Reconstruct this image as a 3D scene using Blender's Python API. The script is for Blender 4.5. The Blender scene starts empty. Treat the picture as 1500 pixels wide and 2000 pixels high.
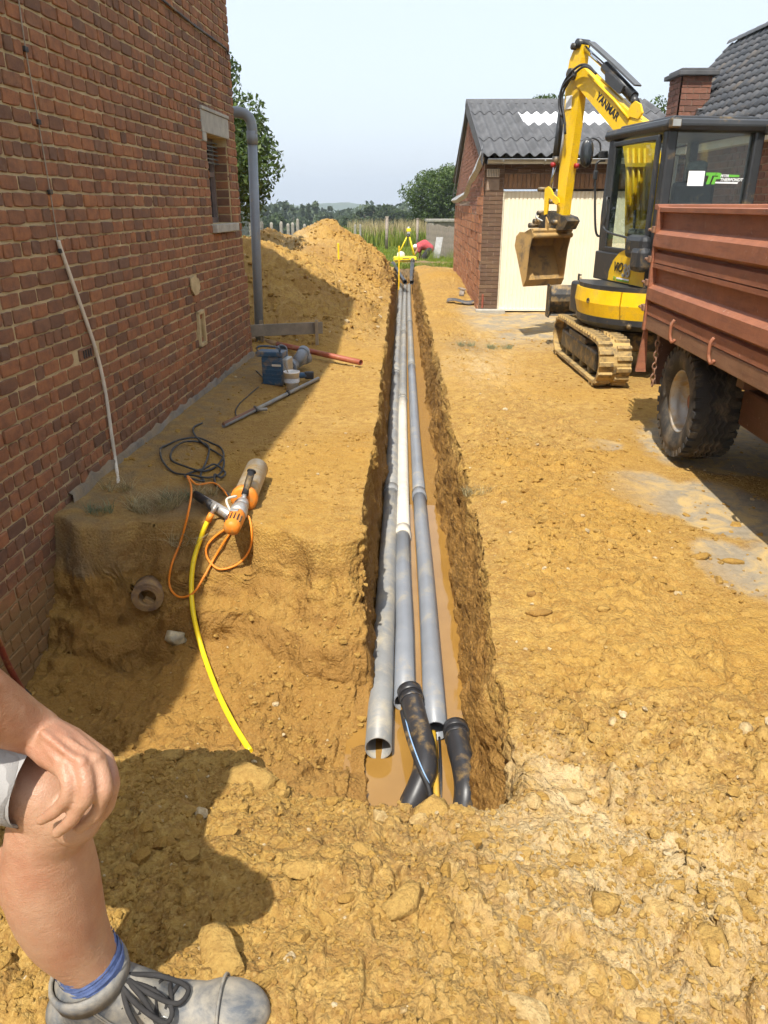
import bpy, bmesh, math, random
import numpy as np
from mathutils import Vector, Matrix
random.seed(7); rng = np.random.default_rng(11)
S = bpy.context.scene; COL = S.collection
R = math.radians
# ------------------------------------------------------------------ camera
FPX, CX, CY = 1450.0, 750.0, 1000.0
H = 1.6; PITCH = R(22.48)
cam = bpy.data.cameras.new('camera'); camo = bpy.data.objects.new('camera', cam); COL.objects.link(camo)
cam.sensor_fit = 'HORIZONTAL'; cam.sensor_width = 36.0; cam.lens = 36.0*FPX/1500.0
cam.clip_start = 0.05; cam.clip_end = 6000
camo.location = (0, 0, H); camo.rotation_euler = (R(90)-PITCH, 0, 0)
S.camera = camo
# ------------------------------------------------------------------ sky, sun, exposure
SHX, SHY = 0.20, 0.55                      # shadow displacement per metre of height
elev = math.atan(1/math.hypot(SHX, SHY))
w = bpy.data.worlds.new('World'); S.world = w; w.use_nodes = True
nt = w.node_tree; nt.nodes.clear()
sky = nt.nodes.new('ShaderNodeTexSky'); sky.sky_type = 'NISHITA'; sky.sun_disc = False
sky.sun_elevation = elev; sky.sun_rotation = math.atan2(-SHX, -SHY)
sky.air_density = 1.0; sky.dust_density = 4.0; sky.ozone_density = 1.0; sky.altitude = 60
bg = nt.nodes.new('ShaderNodeBackground'); bg.inputs['Strength'].default_value = 0.115
wo = nt.nodes.new('ShaderNodeOutputWorld')
vm = nt.nodes.new('ShaderNodeMix'); vm.data_type = 'RGBA'; vm.inputs[0].default_value = .62; vm.inputs[7].default_value = (6.15, 6.75, 7.45, 1)
nt.links.new(sky.outputs[0], vm.inputs[6]); nt.links.new(vm.outputs[2], bg.inputs['Color']); nt.links.new(bg.outputs[0], wo.inputs['Surface'])
sun = bpy.data.lights.new('sun', 'SUN'); sun.energy = 4.2; sun.angle = R(0.6); sun.color = (1.0, 0.95, 0.86)
suno = bpy.data.objects.new('sun', sun); COL.objects.link(suno)
suno.rotation_euler = Vector((SHX, SHY, -1)).to_track_quat('-Z', 'Y').to_euler()
S.view_settings.view_transform = 'Standard'; S.view_settings.look = 'None'
S.view_settings.exposure = 0.74; S.view_settings.gamma = 1.0; S.view_settings.use_curve_mapping = False
S.cycles.max_bounces = 6; S.cycles.diffuse_bounces = 3; S.cycles.glossy_bounces = 3
S.cycles.transmission_bounces = 6; S.cycles.transparent_max_bounces = 12; S.cycles.volume_bounces = 0
S.cycles.use_denoising = True; S.cycles.use_adaptive_sampling = True; S.cycles.adaptive_threshold = .03
# ------------------------------------------------------------------ helpers: rays
_cp, _sp = math.cos(PITCH), math.sin(PITCH)
CAM = Vector((0, 0, H))
def ray(px, row):
    u, v = px-CX, CY-row
    return Vector((u, FPX*_cp+v*_sp, -FPX*_sp+v*_cp))
def at(px, row, Y):
    d = ray(px, row); return CAM + d*(Y/d.y)
def gz(px, row, z=0.0):
    d = ray(px, row); return CAM + d*((z-H)/d.z)
def pl(px, row, P0, n):
    d = ray(px, row); n = Vector(n); return CAM + d*((Vector(P0)-CAM).dot(n)/d.dot(n))
def proj(P):
    P = Vector(P)-CAM; zc = P.y*_cp - P.z*_sp
    return CX+FPX*P.x/zc, CY-FPX*(P.y*_sp+P.z*_cp)/zc, zc
# ------------------------------------------------------------------ helpers: objects
def tag(o, label=None, cat=None, group=None, kind=None):
    if label: o['label'] = label
    if cat: o['category'] = cat
    if group: o['group'] = group
    if kind: o['kind'] = kind
    return o
def empty(name, loc=(0,0,0), rz=0.0, label=None, cat=None, group=None):
    o = bpy.data.objects.new(name, None); COL.objects.link(o); o.location = loc; o.rotation_euler = (0,0,rz)
    o.empty_display_size = .1
    return tag(o, label, cat, group)
def link(name, me, mat=None, parent=None):
    o = bpy.data.objects.new(name, me); COL.objects.link(o)
    if mat is not None and not me.materials: me.materials.append(mat)
    if parent is not None: o.parent = parent
    return o
def npmesh(name, V, F, smooth=True):
    """V (n,3); F (m,k) constant k."""
    V = np.asarray(V, dtype=np.float32); F = np.asarray(F, dtype=np.int32)
    me = bpy.data.meshes.new(name); m, k = F.shape
    me.vertices.add(len(V)); me.vertices.foreach_set('co', V.ravel())
    me.loops.add(m*k); me.loops.foreach_set('vertex_index', F.ravel())
    me.polygons.add(m); me.polygons.foreach_set('loop_start', np.arange(0, m*k, k, dtype=np.int32))
    try: me.polygons.foreach_set('loop_total', np.full(m, k, dtype=np.int32))
    except Exception: pass
    me.polygons.foreach_set('use_smooth', np.full(m, smooth))
    me.update(calc_edges=True); return me
def fattr(me, name, arr):
    a = me.attributes.new(name, 'FLOAT', 'POINT'); a.data.foreach_set('value', np.asarray(arr, dtype=np.float32).ravel())
class MB:
    def __init__(s): s.v = []; s.f = []; s.sm = []
    def add(s, vs, fs, smooth=False):
        b = len(s.v); s.v += [tuple(x) for x in vs]; s.f += [tuple(b+i for i in f) for f in fs]; s.sm += [smooth]*len(fs); return s
    def box(s, c, d, rot=None, bev=0.0):
        hx, hy, hz = d[0]/2, d[1]/2, d[2]/2
        if bev <= 0:
            vs = [(x*hx, y*hy, z*hz) for x in (-1,1) for y in (-1,1) for z in (-1,1)]
            fs = [(0,1,3,2),(4,6,7,5),(0,4,5,1),(2,3,7,6),(0,2,6,4),(1,5,7,3)]
        else:
            b = min(bev, .45*min(d)); bm = bmesh.new(); bmesh.ops.create_cube(bm, size=1)
            for v in bm.verts: v.co = Vector((v.co.x*d[0], v.co.y*d[1], v.co.z*d[2]))
            bmesh.ops.bevel(bm, geom=list(bm.edges), offset=b, segments=2, profile=.5, affect='EDGES')
            bm.verts.index_update(); vs = [tuple(v.co) for v in bm.verts]; fs = [tuple(v.index for v in f.verts) for f in bm.faces]; bm.free()
        M = Matrix(rot).to_3x3() if rot is not None else Matrix.Identity(3)
        c = Vector(c); return s.add([M @ Vector(v)+c for v in vs], fs)
    def bx(s, x0, x1, y0, y1, z0, z1, bev=0.0):
        return s.box(((x0+x1)/2,(y0+y1)/2,(z0+z1)/2), (abs(x1-x0),abs(y1-y0),abs(z1-z0)), None, bev)
    def tube(s, path, r, n=10, cap=True, squash=1.0):
        P = [Vector(p) for p in path]; rr = r if hasattr(r, '__len__') else [r]*len(P)
        vs = []; fs = []; up = None
        for i, p in enumerate(P):
            t = (P[min(i+1,len(P)-1)]-P[max(i-1,0)]).normalized()
            if up is None: up = t.orthogonal().normalized()
            up = (up - t*up.dot(t)); up = up.normalized() if up.length > 1e-6 else t.orthogonal().normalized()
            q = t.cross(up)
            for k in range(n):
                a = 2*math.pi*k/n; vs.append(p + up*(rr[i]*math.cos(a)*squash) + q*(rr[i]*math.sin(a)))
        for i in range(len(P)-1):
            for k in range(n):
                fs.append((i*n+k, i*n+(k+1)%n, (i+1)*n+(k+1)%n, (i+1)*n+k))
        s.add(vs, fs, True)
        if cap:
            b = len(s.v)-len(vs)
            s.f.append(tuple(b+k for k in reversed(range(n)))); s.f.append(tuple(b+(len(P)-1)*n+k for k in range(n))); s.sm += [False, False]
        return s
    def pipe(s, path, ro, ri, n=20):
        """hollow tube"""
        s.tube(path, ro, n, cap=False); a = len(s.v)-len(path)*n
        s.tube(path, ri, n, cap=False); b = len(s.v)-len(path)*n
        # flip inner
        m = (len(path)-1)*n
        for i in range(len(s.f)-m, len(s.f)): s.f[i] = tuple(reversed(s.f[i]))
        e = (len(path)-1)*n
        for k in range(n):
            k2 = (k+1)%n
            s.f.append((a+k2, a+k, b+k, b+k2)); s.f.append((a+e+k, a+e+k2, b+e+k2, b+e+k)); s.sm += [False, False]
        return s
    def cyl(s, p, q, r, n=16, r2=None): return s.tube([p, q], [r, r if r2 is None else r2], n)
    def prism(s, pts, vec, smooth=False):
        """extrude 3-D polygon pts by vec"""
        n = len(pts); vec = Vector(vec); A = [Vector(p) for p in pts]
        vs = A + [a+vec for a in A]
        fs = [tuple(reversed(range(n))), tuple(range(n, 2*n))] + [(i,(i+1)%n,n+(i+1)%n,n+i) for i in range(n)]
        return s.add(vs, fs, smooth)
    def lathe(s, prof, c, axis='Z', n=24, cap=True):
        """prof list of (r,h)"""
        vs = []; fs = []; c = Vector(c)
        if isinstance(axis, str): ax = {'X':Vector((1,0,0)),'Y':Vector((0,1,0)),'Z':Vector((0,0,1))}[axis]
        else: ax = Vector(axis).normalized()
        u = ax.orthogonal().normalized(); q = ax.cross(u)
        for (r, h) in prof:
            for k in range(n):
                a = 2*math.pi*k/n; vs.append(c+ax*h+u*(r*math.cos(a))+q*(r*math.sin(a)))
        for i in range(len(prof)-1):
            for k in range(n): fs.append((i*n+k, i*n+(k+1)%n, (i+1)*n+(k+1)%n, (i+1)*n+k))
        return s.add(vs, fs, True)
    def strip(s, prof, y0, y1, ax=1):
        """open profile of (a,z) swept along axis"""
        n = len(prof); vs = []
        for y in (y0, y1):
            for (a, z) in prof: vs.append((a, y, z) if ax == 1 else (y, a, z))
        return s.add(vs, [(i, i+1, n+i+1, n+i) for i in range(n-1)])
    def build(s, name, mat, parent=None, loc=None):
        me = bpy.data.meshes.new(name)
        vs = s.v if loc is None else [tuple(Vector(v)-Vector(loc)) for v in s.v]
        me.from_pydata(vs, [], s.f); me.polygons.foreach_set('use_smooth', s.sm)
        me.validate(); bm = bmesh.new(); bm.from_mesh(me); bmesh.ops.recalc_face_normals(bm, faces=bm.faces); bm.to_mesh(me); bm.free()
        o = link(name, me, mat, parent)
        if loc is not None and parent is None: o.location = loc
        return o
def smooth_path(pts, n=8):
    P = [Vector(p) for p in pts]; out = []
    for i in range(len(P)-1):
        p0 = P[max(i-1,0)]; p1 = P[i]; p2 = P[i+1]; p3 = P[min(i+2,len(P)-1)]
        for k in range(n):
            t = k/n
            out.append(.5*((2*p1)+(p2-p0)*t+(2*p0-5*p1+4*p2-p3)*t*t+(3*p1-p0-3*p2+p3)*t**3))
    out.append(P[-1]); return out
def copy_tree(o, parent=None):
    c = o.copy(); COL.objects.link(c); c.parent = parent
    for ch in list(o.children): copy_tree(ch, c)
    return c
# ------------------------------------------------------------------ helpers: numpy noise
def _h(ix, iy, iz, seed):
    h = (ix.astype(np.int64)*374761393 + iy.astype(np.int64)*668265263 + iz.astype(np.int64)*2147483647 + seed*1274126177) & 0xffffffff
    h = ((h ^ (h >> 13))*1274126177) & 0xffffffff
    h = ((h ^ (h >> 16))*2246822519) & 0xffffffff
    return (h ^ (h >> 15)) & 0xffffffff
def noise3(x, y, z, seed=0):
    xi, yi, zi = np.floor(x), np.floor(y), np.floor(z); fx, fy, fz = x-xi, y-yi, z-zi
    u = fx*fx*fx*(fx*(fx*6-15)+10); v = fy*fy*fy*(fy*(fy*6-15)+10); t = fz*fz*fz*(fz*(fz*6-15)+10)
    def g(a, b, c):
        h = _h(xi+a, yi+b, zi+c, seed)
        return (((h & 255)/127.5-1)*(fx-a) + (((h >> 8) & 255)/127.5-1)*(fy-b) + (((h >> 16) & 255)/127.5-1)*(fz-c))
    def L(a, b, t): return a+(b-a)*t
    return L(L(L(g(0,0,0),g(1,0,0),u), L(g(0,1,0),g(1,1,0),u), v), L(L(g(0,0,1),g(1,0,1),u), L(g(0,1,1),g(1,1,1),u), v), t)
def fbm(x, y, z, oct=4, seed=0, gain=.5):
    o = 0; a = 1.0
    for i in range(oct):
        o = o + a*noise3(x, y, z, seed+i); x = x*2.03+5.1; y = y*2.03+3.7; z = z*2.03+1.3; a *= gain
    return o
def worley2(x, y, seed=0):
    """F1, F2, random of nearest cell"""
    xi, yi = np.floor(x), np.floor(y); f1 = np.full(x.shape, 9.); f2 = np.full(x.shape, 9.); idr = np.zeros(x.shape); z0 = np.zeros_like(xi)
    for a in (-1,0,1):
        for b in (-1,0,1):
            h = _h(xi+a, yi+b, z0, seed)
            px = xi+a+(h & 1023)/1023.; py = yi+b+((h >> 10) & 1023)/1023.
            d = np.hypot(px-x, py-y); r = ((h >> 20) & 1023)/1023.
            n = d < f1; f2 = np.where(n, f1, np.minimum(f2, d)); idr = np.where(n, r, idr); f1 = np.where(n, d, f1)
    return f1, f2, idr
def sst(a, b, x):
    t = np.clip((x-a)/(b-a), 0, 1); return t*t*(3-2*t)
# ------------------------------------------------------------------ helpers: materials
class NT:
    def __init__(s, name):
        s.m = bpy.data.materials.new(name); s.m.use_nodes = True; s.t = s.m.node_tree; s.t.nodes.clear()
        s.out = s.n('ShaderNodeOutputMaterial'); s.co = s.n('ShaderNodeTexCoord')
    def n(s, k): return s.t.nodes.new(k)
    def l(s, a, b): s.t.links.new(a, b)
    def noise(s, scale, detail=4, rough=.55, vec=None, dist=0.0):
        n = s.n('ShaderNodeTexNoise'); n.inputs['Scale'].default_value = scale; n.inputs['Detail'].default_value = detail
        n.inputs['Roughness'].default_value = rough; n.inputs['Distortion'].default_value = dist
        s.l(vec if vec is not None else s.co.outputs['Object'], n.inputs['Vector']); return n.outputs['Fac']
    def voro(s, scale, feature='F1', out='Distance', vec=None):
        n = s.n('ShaderNodeTexVoronoi'); n.feature = feature; n.inputs['Scale'].default_value = scale
        s.l(vec if vec is not None else s.co.outputs['Object'], n.inputs['Vector']); return n.outputs[out]
    def ramp(s, fac, stops):
        n = s.n('ShaderNodeValToRGB'); e = n.color_ramp.elements
        while len(e) < len(stops): e.new(.5)
        for i, (p, c) in enumerate(stops):
            e[i].position = p; e[i].color = (c, c, c, 1) if not hasattr(c, '__len__') else (*c, 1)
        s.l(fac, n.inputs['Fac']); return n.outputs['Color']
    def mix(s, fac, a, b, mode='MIX'):
        n = s.n('ShaderNodeMix'); n.data_type = 'RGBA'; n.blend_type = mode
        for ii, val, sock in ((0, fac, n.inputs[0]), (1, a, n.inputs[6]), (2, b, n.inputs[7])):
            if hasattr(val, 'is_linked'): s.l(val, sock)
            elif hasattr(val, '__len__'): sock.default_value = (*val, 1)
            elif ii == 0: sock.default_value = val
            else: sock.default_value = (val, val, val, 1)
        return n.outputs[2]
    def math(s, op, a, b=None, c=None):
        n = s.n('ShaderNodeMath'); n.operation = op
        for i, v in enumerate((a, b, c)):
            if v is None: continue
            if hasattr(v, 'is_linked'): s.l(v, n.inputs[i])
            else: n.inputs[i].default_value = v
        return n.outputs[0]
    def attr(s, name):
        n = s.n('ShaderNodeAttribute'); n.attribute_name = name; return n.outputs['Fac']
    def bump(s, h, strength=.3, dist=.01, prev=None):
        n = s.n('ShaderNodeBump'); n.inputs['Strength'].default_value = strength; n.inputs['Distance'].default_value = dist
        s.l(h, n.inputs['Height'])
        if prev is not None: s.l(prev, n.inputs['Normal'])
        return n.outputs['Normal']
    def bsdf(s, col, rough=.7, metal=0.0, normal=None, spec=.5, **kw):
        b = s.n('ShaderNodeBsdfPrincipled')
        for val, k in ((col,'Base Color'),(rough,'Roughness'),(metal,'Metallic'),(spec,'Specular IOR Level')):
            if hasattr(val, 'is_linked'): s.l(val, b.inputs[k])
            elif hasattr(val, '__len__'): b.inputs[k].default_value = (*val, 1)
            else: b.inputs[k].default_value = val
        for k, v in kw.items():
            k = k.replace('_', ' '); b.inputs[k].default_value = v
        if normal is not None: s.l(normal, b.inputs['Normal'])
        s.l(b.outputs[0], s.out.inputs['Surface']); return b
DUST = (.40, .255, .085)
def pm(name, col, rough=.6, metal=0.0, var=.15, scale=12, bump=.1, bscale=90, bdist=.004, dust=0.0, dscale=9, spec=.4, dcol=DUST, scratch=None):
    """painted / worn surface: colour variation, fine relief, patches of dry soil"""
    t = NT(name); n1 = t.noise(scale, 5, .6)
    c0 = tuple(max(0, x*(1-var)) for x in col); c1 = tuple(min(1, x*(1+var)) for x in col)
    c = t.mix(t.ramp(n1, [(.3, 0.0), (.7, 1.0)]), c0, c1)
    rr = t.math('MULTIPLY_ADD', n1, .25, rough-.12)
    if scratch:
        f = t.ramp(t.noise(scale*3.3, 7, .75, dist=.6), [(.60, 0.0), (.68, 1.0)]); c = t.mix(f, c, scratch)
    if dust > 0:
        d = t.noise(dscale, 7, .68, dist=.3); f = t.ramp(d, [(.62-dust*.5, 0.0), (.80-dust*.4, 1.0)])
        f = t.math('MULTIPLY', f, min(1, .45+dust)); c = t.mix(f, c, dcol); rr = t.math('MAXIMUM', rr, t.math('MULTIPLY', f, .9))
    t.bsdf(c, rr, metal, t.bump(t.noise(bscale, 5, .6), bump, bdist), spec)
    return t.m
# ================================================================== GROUND
def soil_nodes(t):
    P = t.n('ShaderNodeNewGeometry').outputs['Position']
    damp = t.attr('damp'); pale = t.attr('pale'); slab = t.attr('slab'); grass = t.attr('grassy'); rich = t.attr('rich')
    n1 = t.noise(1.6, 6, .6, P); n2 = t.noise(14, 6, .65, P); n3 = t.noise(90, 4, .6, P)
    c = t.ramp(n1, [(.28, (.325,.187,.045)), (.5, (.39,.240,.061)), (.72, (.45,.298,.096))])
    c = t.mix(t.ramp(n2, [(.40, .75), (.58, 0.0)]), c, (.235,.120,.032))
    c = t.mix(t.ramp(t.noise(.75, 5, .62, P, .4), [(.47, 0.0), (.66, .60)]), c, (.285,.165,.052))
    cell = t.voro(48, 'F1', 'Color', P); cell2 = t.voro(130, 'F1', 'Color', P)
    c = t.mix(t.ramp(cell, [(.25, .35), (.5, 0.0)]), c, (.22,.115,.030)); c = t.mix(t.ramp(cell2, [(.55, 0.0), (.85, .45)]), c, (.50,.335,.105))
    c = t.mix(t.math('MULTIPLY', rich, .45), c, (.375,.203,.030))
    c = t.mix(t.ramp(n3, [(.56, 0.0), (.72, .55)]), c, (.48,.335,.125))
    pv = t.math('MULTIPLY', pale, t.ramp(t.noise(9, 6, .7, P), [(.35, 0.0), (.65, 1.0)]))
    c = t.mix(t.math('MULTIPLY', pv, .80), c, (.54,.43,.25))
    c = t.mix(t.ramp(t.noise(260, 2, .5, P), [(.33, .35), (.47, 0.0)]), c, (.30,.17,.045))
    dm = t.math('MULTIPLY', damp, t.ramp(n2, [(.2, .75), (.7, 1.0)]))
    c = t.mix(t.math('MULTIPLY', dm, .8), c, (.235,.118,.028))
    g = t.math('MULTIPLY', grass, t.ramp(n2, [(.3, .6), (.6, 1.0)]))
    c = t.mix(g, c, (.16,.12,.075))
    # bare slab showing through thin sand
    cs = t.mix(t.ramp(t.noise(22, 6, .7, P), [(.35, 0.0), (.7, 1.0)]), (.215,.178,.125), (.30,.25,.175))
    cs = t.mix(t.ramp(t.noise(5, 7, .7, P, .6), [(.46, 0.0), (.62, .85)]), cs, (.47,.325,.13))
    c = t.mix(slab, c, cs)
    v = t.voro(70, 'F1', 'Distance', P); v2 = t.voro(190, 'F1', 'Distance', P)
    keep = t.math('SUBTRACT', 1.0, t.math('MULTIPLY', slab, .8))
    h = t.math('ADD', t.math('MULTIPLY', t.noise(38, 8, .70, P, .1), 1.0), t.math('MULTIPLY', v, -.55))
    h = t.math('ADD', h, t.math('MULTIPLY', v2, -.22))
    h = t.math('MULTIPLY', h, keep)
    nrm = t.bump(h, .70, .018)
    rg = t.math('MULTIPLY_ADD', damp, -.22, .95)
    t.bsdf(c, rg, 0, nrm, .25)
t = NT('soil'); soil_nodes(t); M_SOIL = t.m

WDIR = Vector((math.sin(R(4.0)), math.cos(R(4.0)), 0)); WN = Vector((math.cos(R(4.0)), -math.sin(R(4.0)), 0))
HC = gz(489, 705, 0.0)                                       # far corner of the brick house at ground level
def wallx(y): return HC.x - (HC.y-y)*math.tan(R(4.0))
TX0, TXS, THW = .112, .021, .268
def trench_c(y): return TX0+TXS*y
TR_Y0, TR_Y1 = 1.56, 23.6
def mound(x, y):
    m = np.zeros_like(x)
    for (cx, cy, h, rx, ry) in ((-2.0,11.6,1.22,1.95,2.5),(-3.3,12.6,1.5,2.3,3.0),(-2.3,14.6,1.05,2.2,2.8),(-1.38,18.4,1.36,1.9,4.0),(-2.7,18.6,1.15,2.0,3.2),(-1.2,10.2,.38,1.2,1.5),(-.9,15.0,.34,1.3,4.0)):
        d = np.sqrt(((x-cx)/rx)**2+((y-cy)/ry)**2+.035); m = np.maximum(m, h*np.clip(1.10-d, 0, None))
    return m
_ty = np.linspace(-6, 30, 2400); _tx = np.linspace(-12, 12, 1600); _o = np.zeros_like(_ty); _ox = np.zeros_like(_tx)
T_BANK = noise3(_o+.2, _ty*1.3, _o, 9); T_EW = .018*noise3(_o+1.7, _ty*2.6, _o, 31)+.035*noise3(_o+9.7, _ty*.9, _o, 33)+.012*noise3(_o+3.3, _ty*7, _o, 35)
T_EWR = .026*noise3(_o+5.1, _ty*2.1, _o, 37)+.040*noise3(_o+2.9, _ty*.8, _o, 39)+.016*noise3(_o+6.6, _ty*6, _o, 40)
T_YT = .10*np.sin(_tx*5.0)+.15*sst(-1.05, -1.5, _tx)+.16*noise3(_tx*2.2, _ox, _ox+4, 21)+.09*noise3(_tx*7, _ox, _ox+2, 22); T_FR = .06*noise3(_tx*3, _ox, _ox, 8)
def gbase(x, y, fine=True):
    N3 = noise3 if fine else (lambda a, b, c, s: 0.0*a)
    x = np.asarray(x, float); y = np.asarray(y, float) + np.zeros_like(x)
    wob = .05*N3(x*1.1, y*1.1, x*0+.3, 3)+.02*N3(x*3, y*3, x*0+.7, 5)
    z = wob*.6
    # foreground spoil the photographer stands on
    fl = np.clip((1.95-y)/1.05, 0, 1.0); fr = np.clip((2.1-y)/1.5, 0, 1)
    k = sst(-.1, .7, x)
    z = z + (.34*fl**1.1)*(1-k) + (.20*fr)*k
    z = z - .05*np.exp(-((x-.25)/.6)**2-((y-1.70)/.25)**2)*1.0 + .05*np.exp(-((x+.62)/.25)**2-((y-1.78)/.14)**2)
    # banks beside the trench and the hump right of it
    c = trench_c(y); dx = x-c
    z = z + .05*np.exp(-((dx-.55)/.25)**2)*sst(2.2, 4, y)*(.7+.6*np.interp(y, _ty, T_BANK))
    z = z - .03*sst(.9, 1.7, dx)
    z = z + .16*np.exp(-((dx-.9)/.5)**2-((y-17.5)/2.6)**2)
    far = sst(19.5, 24.5, y); z = z - .12*far
    hs = x-wallx(np.minimum(y, 8.4))
    z = z + .05*np.exp(-(hs/.35)**2)*(y < 9)
    z = z + mound(x, y)*(1-sst(-.55, -.22, dx)*1.0)
    if np.size(x) > 9000:
        for (hx, hy, hr, hd) in ((0.606,2.187,0.022,0.09),(0.639,2.122,0.02,0.08),(0.576,1.934,0.016,0.05),(0.739,1.177,0.02,0.05),(0.51,3.452,0.03,0.06),(0.47,4.111,0.035,0.07),(0.588,1.842,0.014,0.05),(0.485,1.255,0.012,0.05),(-0.538,3.794,0.02,0.03),(-0.17,3.794,0.03,0.06),(-0.181,5.023,0.035,0.06),(0.409,1.819,0.02,0.06),(-0.126,1.325,0.02,0.06),(0.068,1.483,0.018,0.06),(-0.343,1.501,0.018,0.05),(0.758,1.401,0.02,0.05)): z = z - hd*np.exp(-(((x-hx)/hr)**2+((y-hy)/(hr*.8))**2)**1.5)
    # pit at the foot of the house
    tp = sst(0, 1, (x+1.9)/1.8)
    yt = 3.62 + np.interp(x, _tx, T_YT); yb = 3.12 - .55*np.clip((x+1.0)/.9, 0, 1)
    f = np.clip((yt-y)/(yt-yb)+.16*N3(x*2.3, y*2.3, x*0+6, 151)*sst(0, .15, yt-y), 0, 1.0)
    fb = np.interp(f, [0, .07, .26, .40, .50, .60, 1], [0, .26, .58, .64, .86, .90, 1.0])
    front = np.clip((y-1.80+.20*sst(-.5, -.1, x)-np.interp(x, _tx, T_FR))/.34, 0, 1)
    D = .61 + .07*np.clip((x+1.1)/.9, 0, 1) + .12*sst(-1.0, -1.5, x)
    inp = 1-sst(c-THW+.06, c-THW+.14, x)
    pit = D*np.minimum(fb, sst(0, 1, front))*np.clip(inp+.0, 0, 1)
    # bench with the broken clay pipe, left
    pit = pit*(1+.22*N3(x*2.6, y*2.6, x*0+3, 161)+.10*N3(x*6, y*6, x*0+1, 163)) + .14*np.exp(-((x+1.38)/.22)**2-((y-3.45)/.16)**2)
    # trench
    ew = np.interp(y, _ty, T_EW)
    ewr = np.interp(y, _ty, T_EWR)-.065*(1-sst(2.0, 3.6, y))
    L = sst(-THW-.035+ew, -THW+.035+ew, dx); Rr = 1-sst(THW-.045+ewr, THW+.055+ewr, dx)
    floor = -.80+.030*np.clip(y-2.2, 0, 4.2)
    ends = sst(TR_Y0, TR_Y0+.34, y)*(1-sst(TR_Y1-.15, TR_Y1+.15, y))
    tr = (z-floor)*L*Rr*ends
    return z - np.maximum(pit, tr) if True else z
def ground():
    ys = [-4.0]
    def step(y):
        if y < .4: return .2
        if y < 1.75: return .0065
        if y < 3.9: return .0088
        if y < 8: return .010+.0045*(y-3)
        if y < 14: return .045
        return .075
    while ys[-1] < 25.5: ys.append(ys[-1]+step(ys[-1]))
    ys = np.array(ys); N = 735; X = np.zeros((len(ys), N))
    for i, y in enumerate(ys):
        yy = max(y, .4)
        xl = max(-.60*(yy+1.35), float(wallx(min(y, 8.4)))-.16) if y < 8.3 else -np.interp(y, [8.3, 9.3, 25], [1.75, 3.6, 7.2])
        xr = min(.60*(yy+1.05), 4.7) if y < 13 else np.interp(y, [13, 15, 21, 25], [4.7, 2.6, 3.2, 5.5])
        xf = np.linspace(xl, xr, 1500); zf = gbase(xf, np.full_like(xf, y), False)
        ds = np.hypot(np.diff(xf), np.diff(zf)); wgt = 1.0+1.0*np.exp(-((xf[1:]-trench_c(y))/.7)**2)
        cum = np.concatenate([[0], np.cumsum(ds*wgt)]); X[i] = np.interp(np.linspace(0, cum[-1], N), cum, xf)
    # coarse skirts left and right
    sk = np.array([.15, .6, 1.6, 3.5, 7.0])
    X = np.concatenate([X[:, :1]-sk[::-1], X, X[:, -1:]+sk], axis=1)
    Y = np.repeat(ys[:, None], X.shape[1], axis=1); Z = gbase(X, Y)
    P = np.stack([X, Y, Z], -1)
    du = np.gradient(P, axis=1); dv = np.gradient(P, axis=0); n = np.cross(du, dv); n /= np.linalg.norm(n, axis=-1, keepdims=True)+1e-9
    steep = 1-np.clip(n[..., 2], 0, 1)
    c = trench_c(Y); dx = X-c
    inside = (np.abs(dx) < THW+.05)*(Y > TR_Y0+.3)*(Y < TR_Y1)
    floorm = inside*(Z < -.55)*(steep < .3)
    fore = 1-sst(1.7, 2.6, Y)
    bank_r = sst(.25, .6, dx)*(1-sst(1.0, 1.9, dx))
    md = np.clip(mound(X, Y)*4, 0, 1)*(Y > 8.4)*(1-sst(-.5, -.2, dx))
    inpit = sst(.08, .25, -(Z-.0))*(X < c-THW)*(Y < 3.9)*(Y > 1.6)
    # thin sand over slab on the right
    sl = sst(1.22, 1.75, X-.05*(Y-3)+.22*noise3(X*1.2, Y*1.2, X*0, 71))
    e = fbm(X*.9, Y*.9, X*0+.5, 5, 75)
    patch = np.zeros_like(X)
    for (px_, py_, ax_, ay_) in ((1.62,4.28,.30,.42),(1.98,4.0,.35,.5),(1.70,3.25,.22,.36),(2.1,3.1,.5,.5),(2.6,5.3,.8,.8),(1.55,5.2,.22,.2)):
        patch = np.maximum(patch, np.exp(-((X-px_)/ax_)**2-((Y-py_)/ay_)**2))
    fc = sst(9.0, 10.2, Y+.5*e)*sst(1.05, 1.6, X+.25*e)*(Y < 13.2)
    e2 = fbm(X*7, Y*7, X*0+.9, 4, 79)
    slab = np.clip(sst(.33, .52, patch+.22*e+.10*e2)*sl + fc*sst(-.35, .1, .5+e+.3*e2-.3), 0, 1)
    slab *= (Y > 2)
    # displacement
    wl_ = inside*(steep > .45)
    a = fbm(X*2.5, Y*2.5, Z*2.5, 5, 41)
    b = fbm(X*11, Y*11, Z*11, 4, 43)
    amp_a = .016+.030*fore+.10*md+.050*inpit+.020*bank_r+.035*wl_; amp_b = .006+.015*fore+.035*md+.030*inpit+.016*bank_r+.016*wl_
    wx = X+.03*noise3(X*14, Y*14, Z*14, 51); wy = Y+.03*noise3(X*14+7, Y*14, Z*14, 52); wz = Z
    sx = wx+.55*wz*(np.abs(n[..., 0]) > .5); sy = wy+.7*wz*(np.abs(n[..., 0]) <= .5)
    sy2 = np.where(np.abs(n[..., 0]) > .5, wy, sy)
    sx2 = np.where(np.abs(n[..., 0]) > .5, wz, wx)
    cl = np.zeros_like(X)
    cm = np.clip(1.25*fore+.9*md+.8*bank_r+.75*inpit+.12, 0, 1.1)*(1-floorm)*(1-.85*wl_)
    dens = np.clip(.5+1.3*fbm(X*1.7, Y*1.7, Z, 3, 55), 0, 1)
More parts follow.
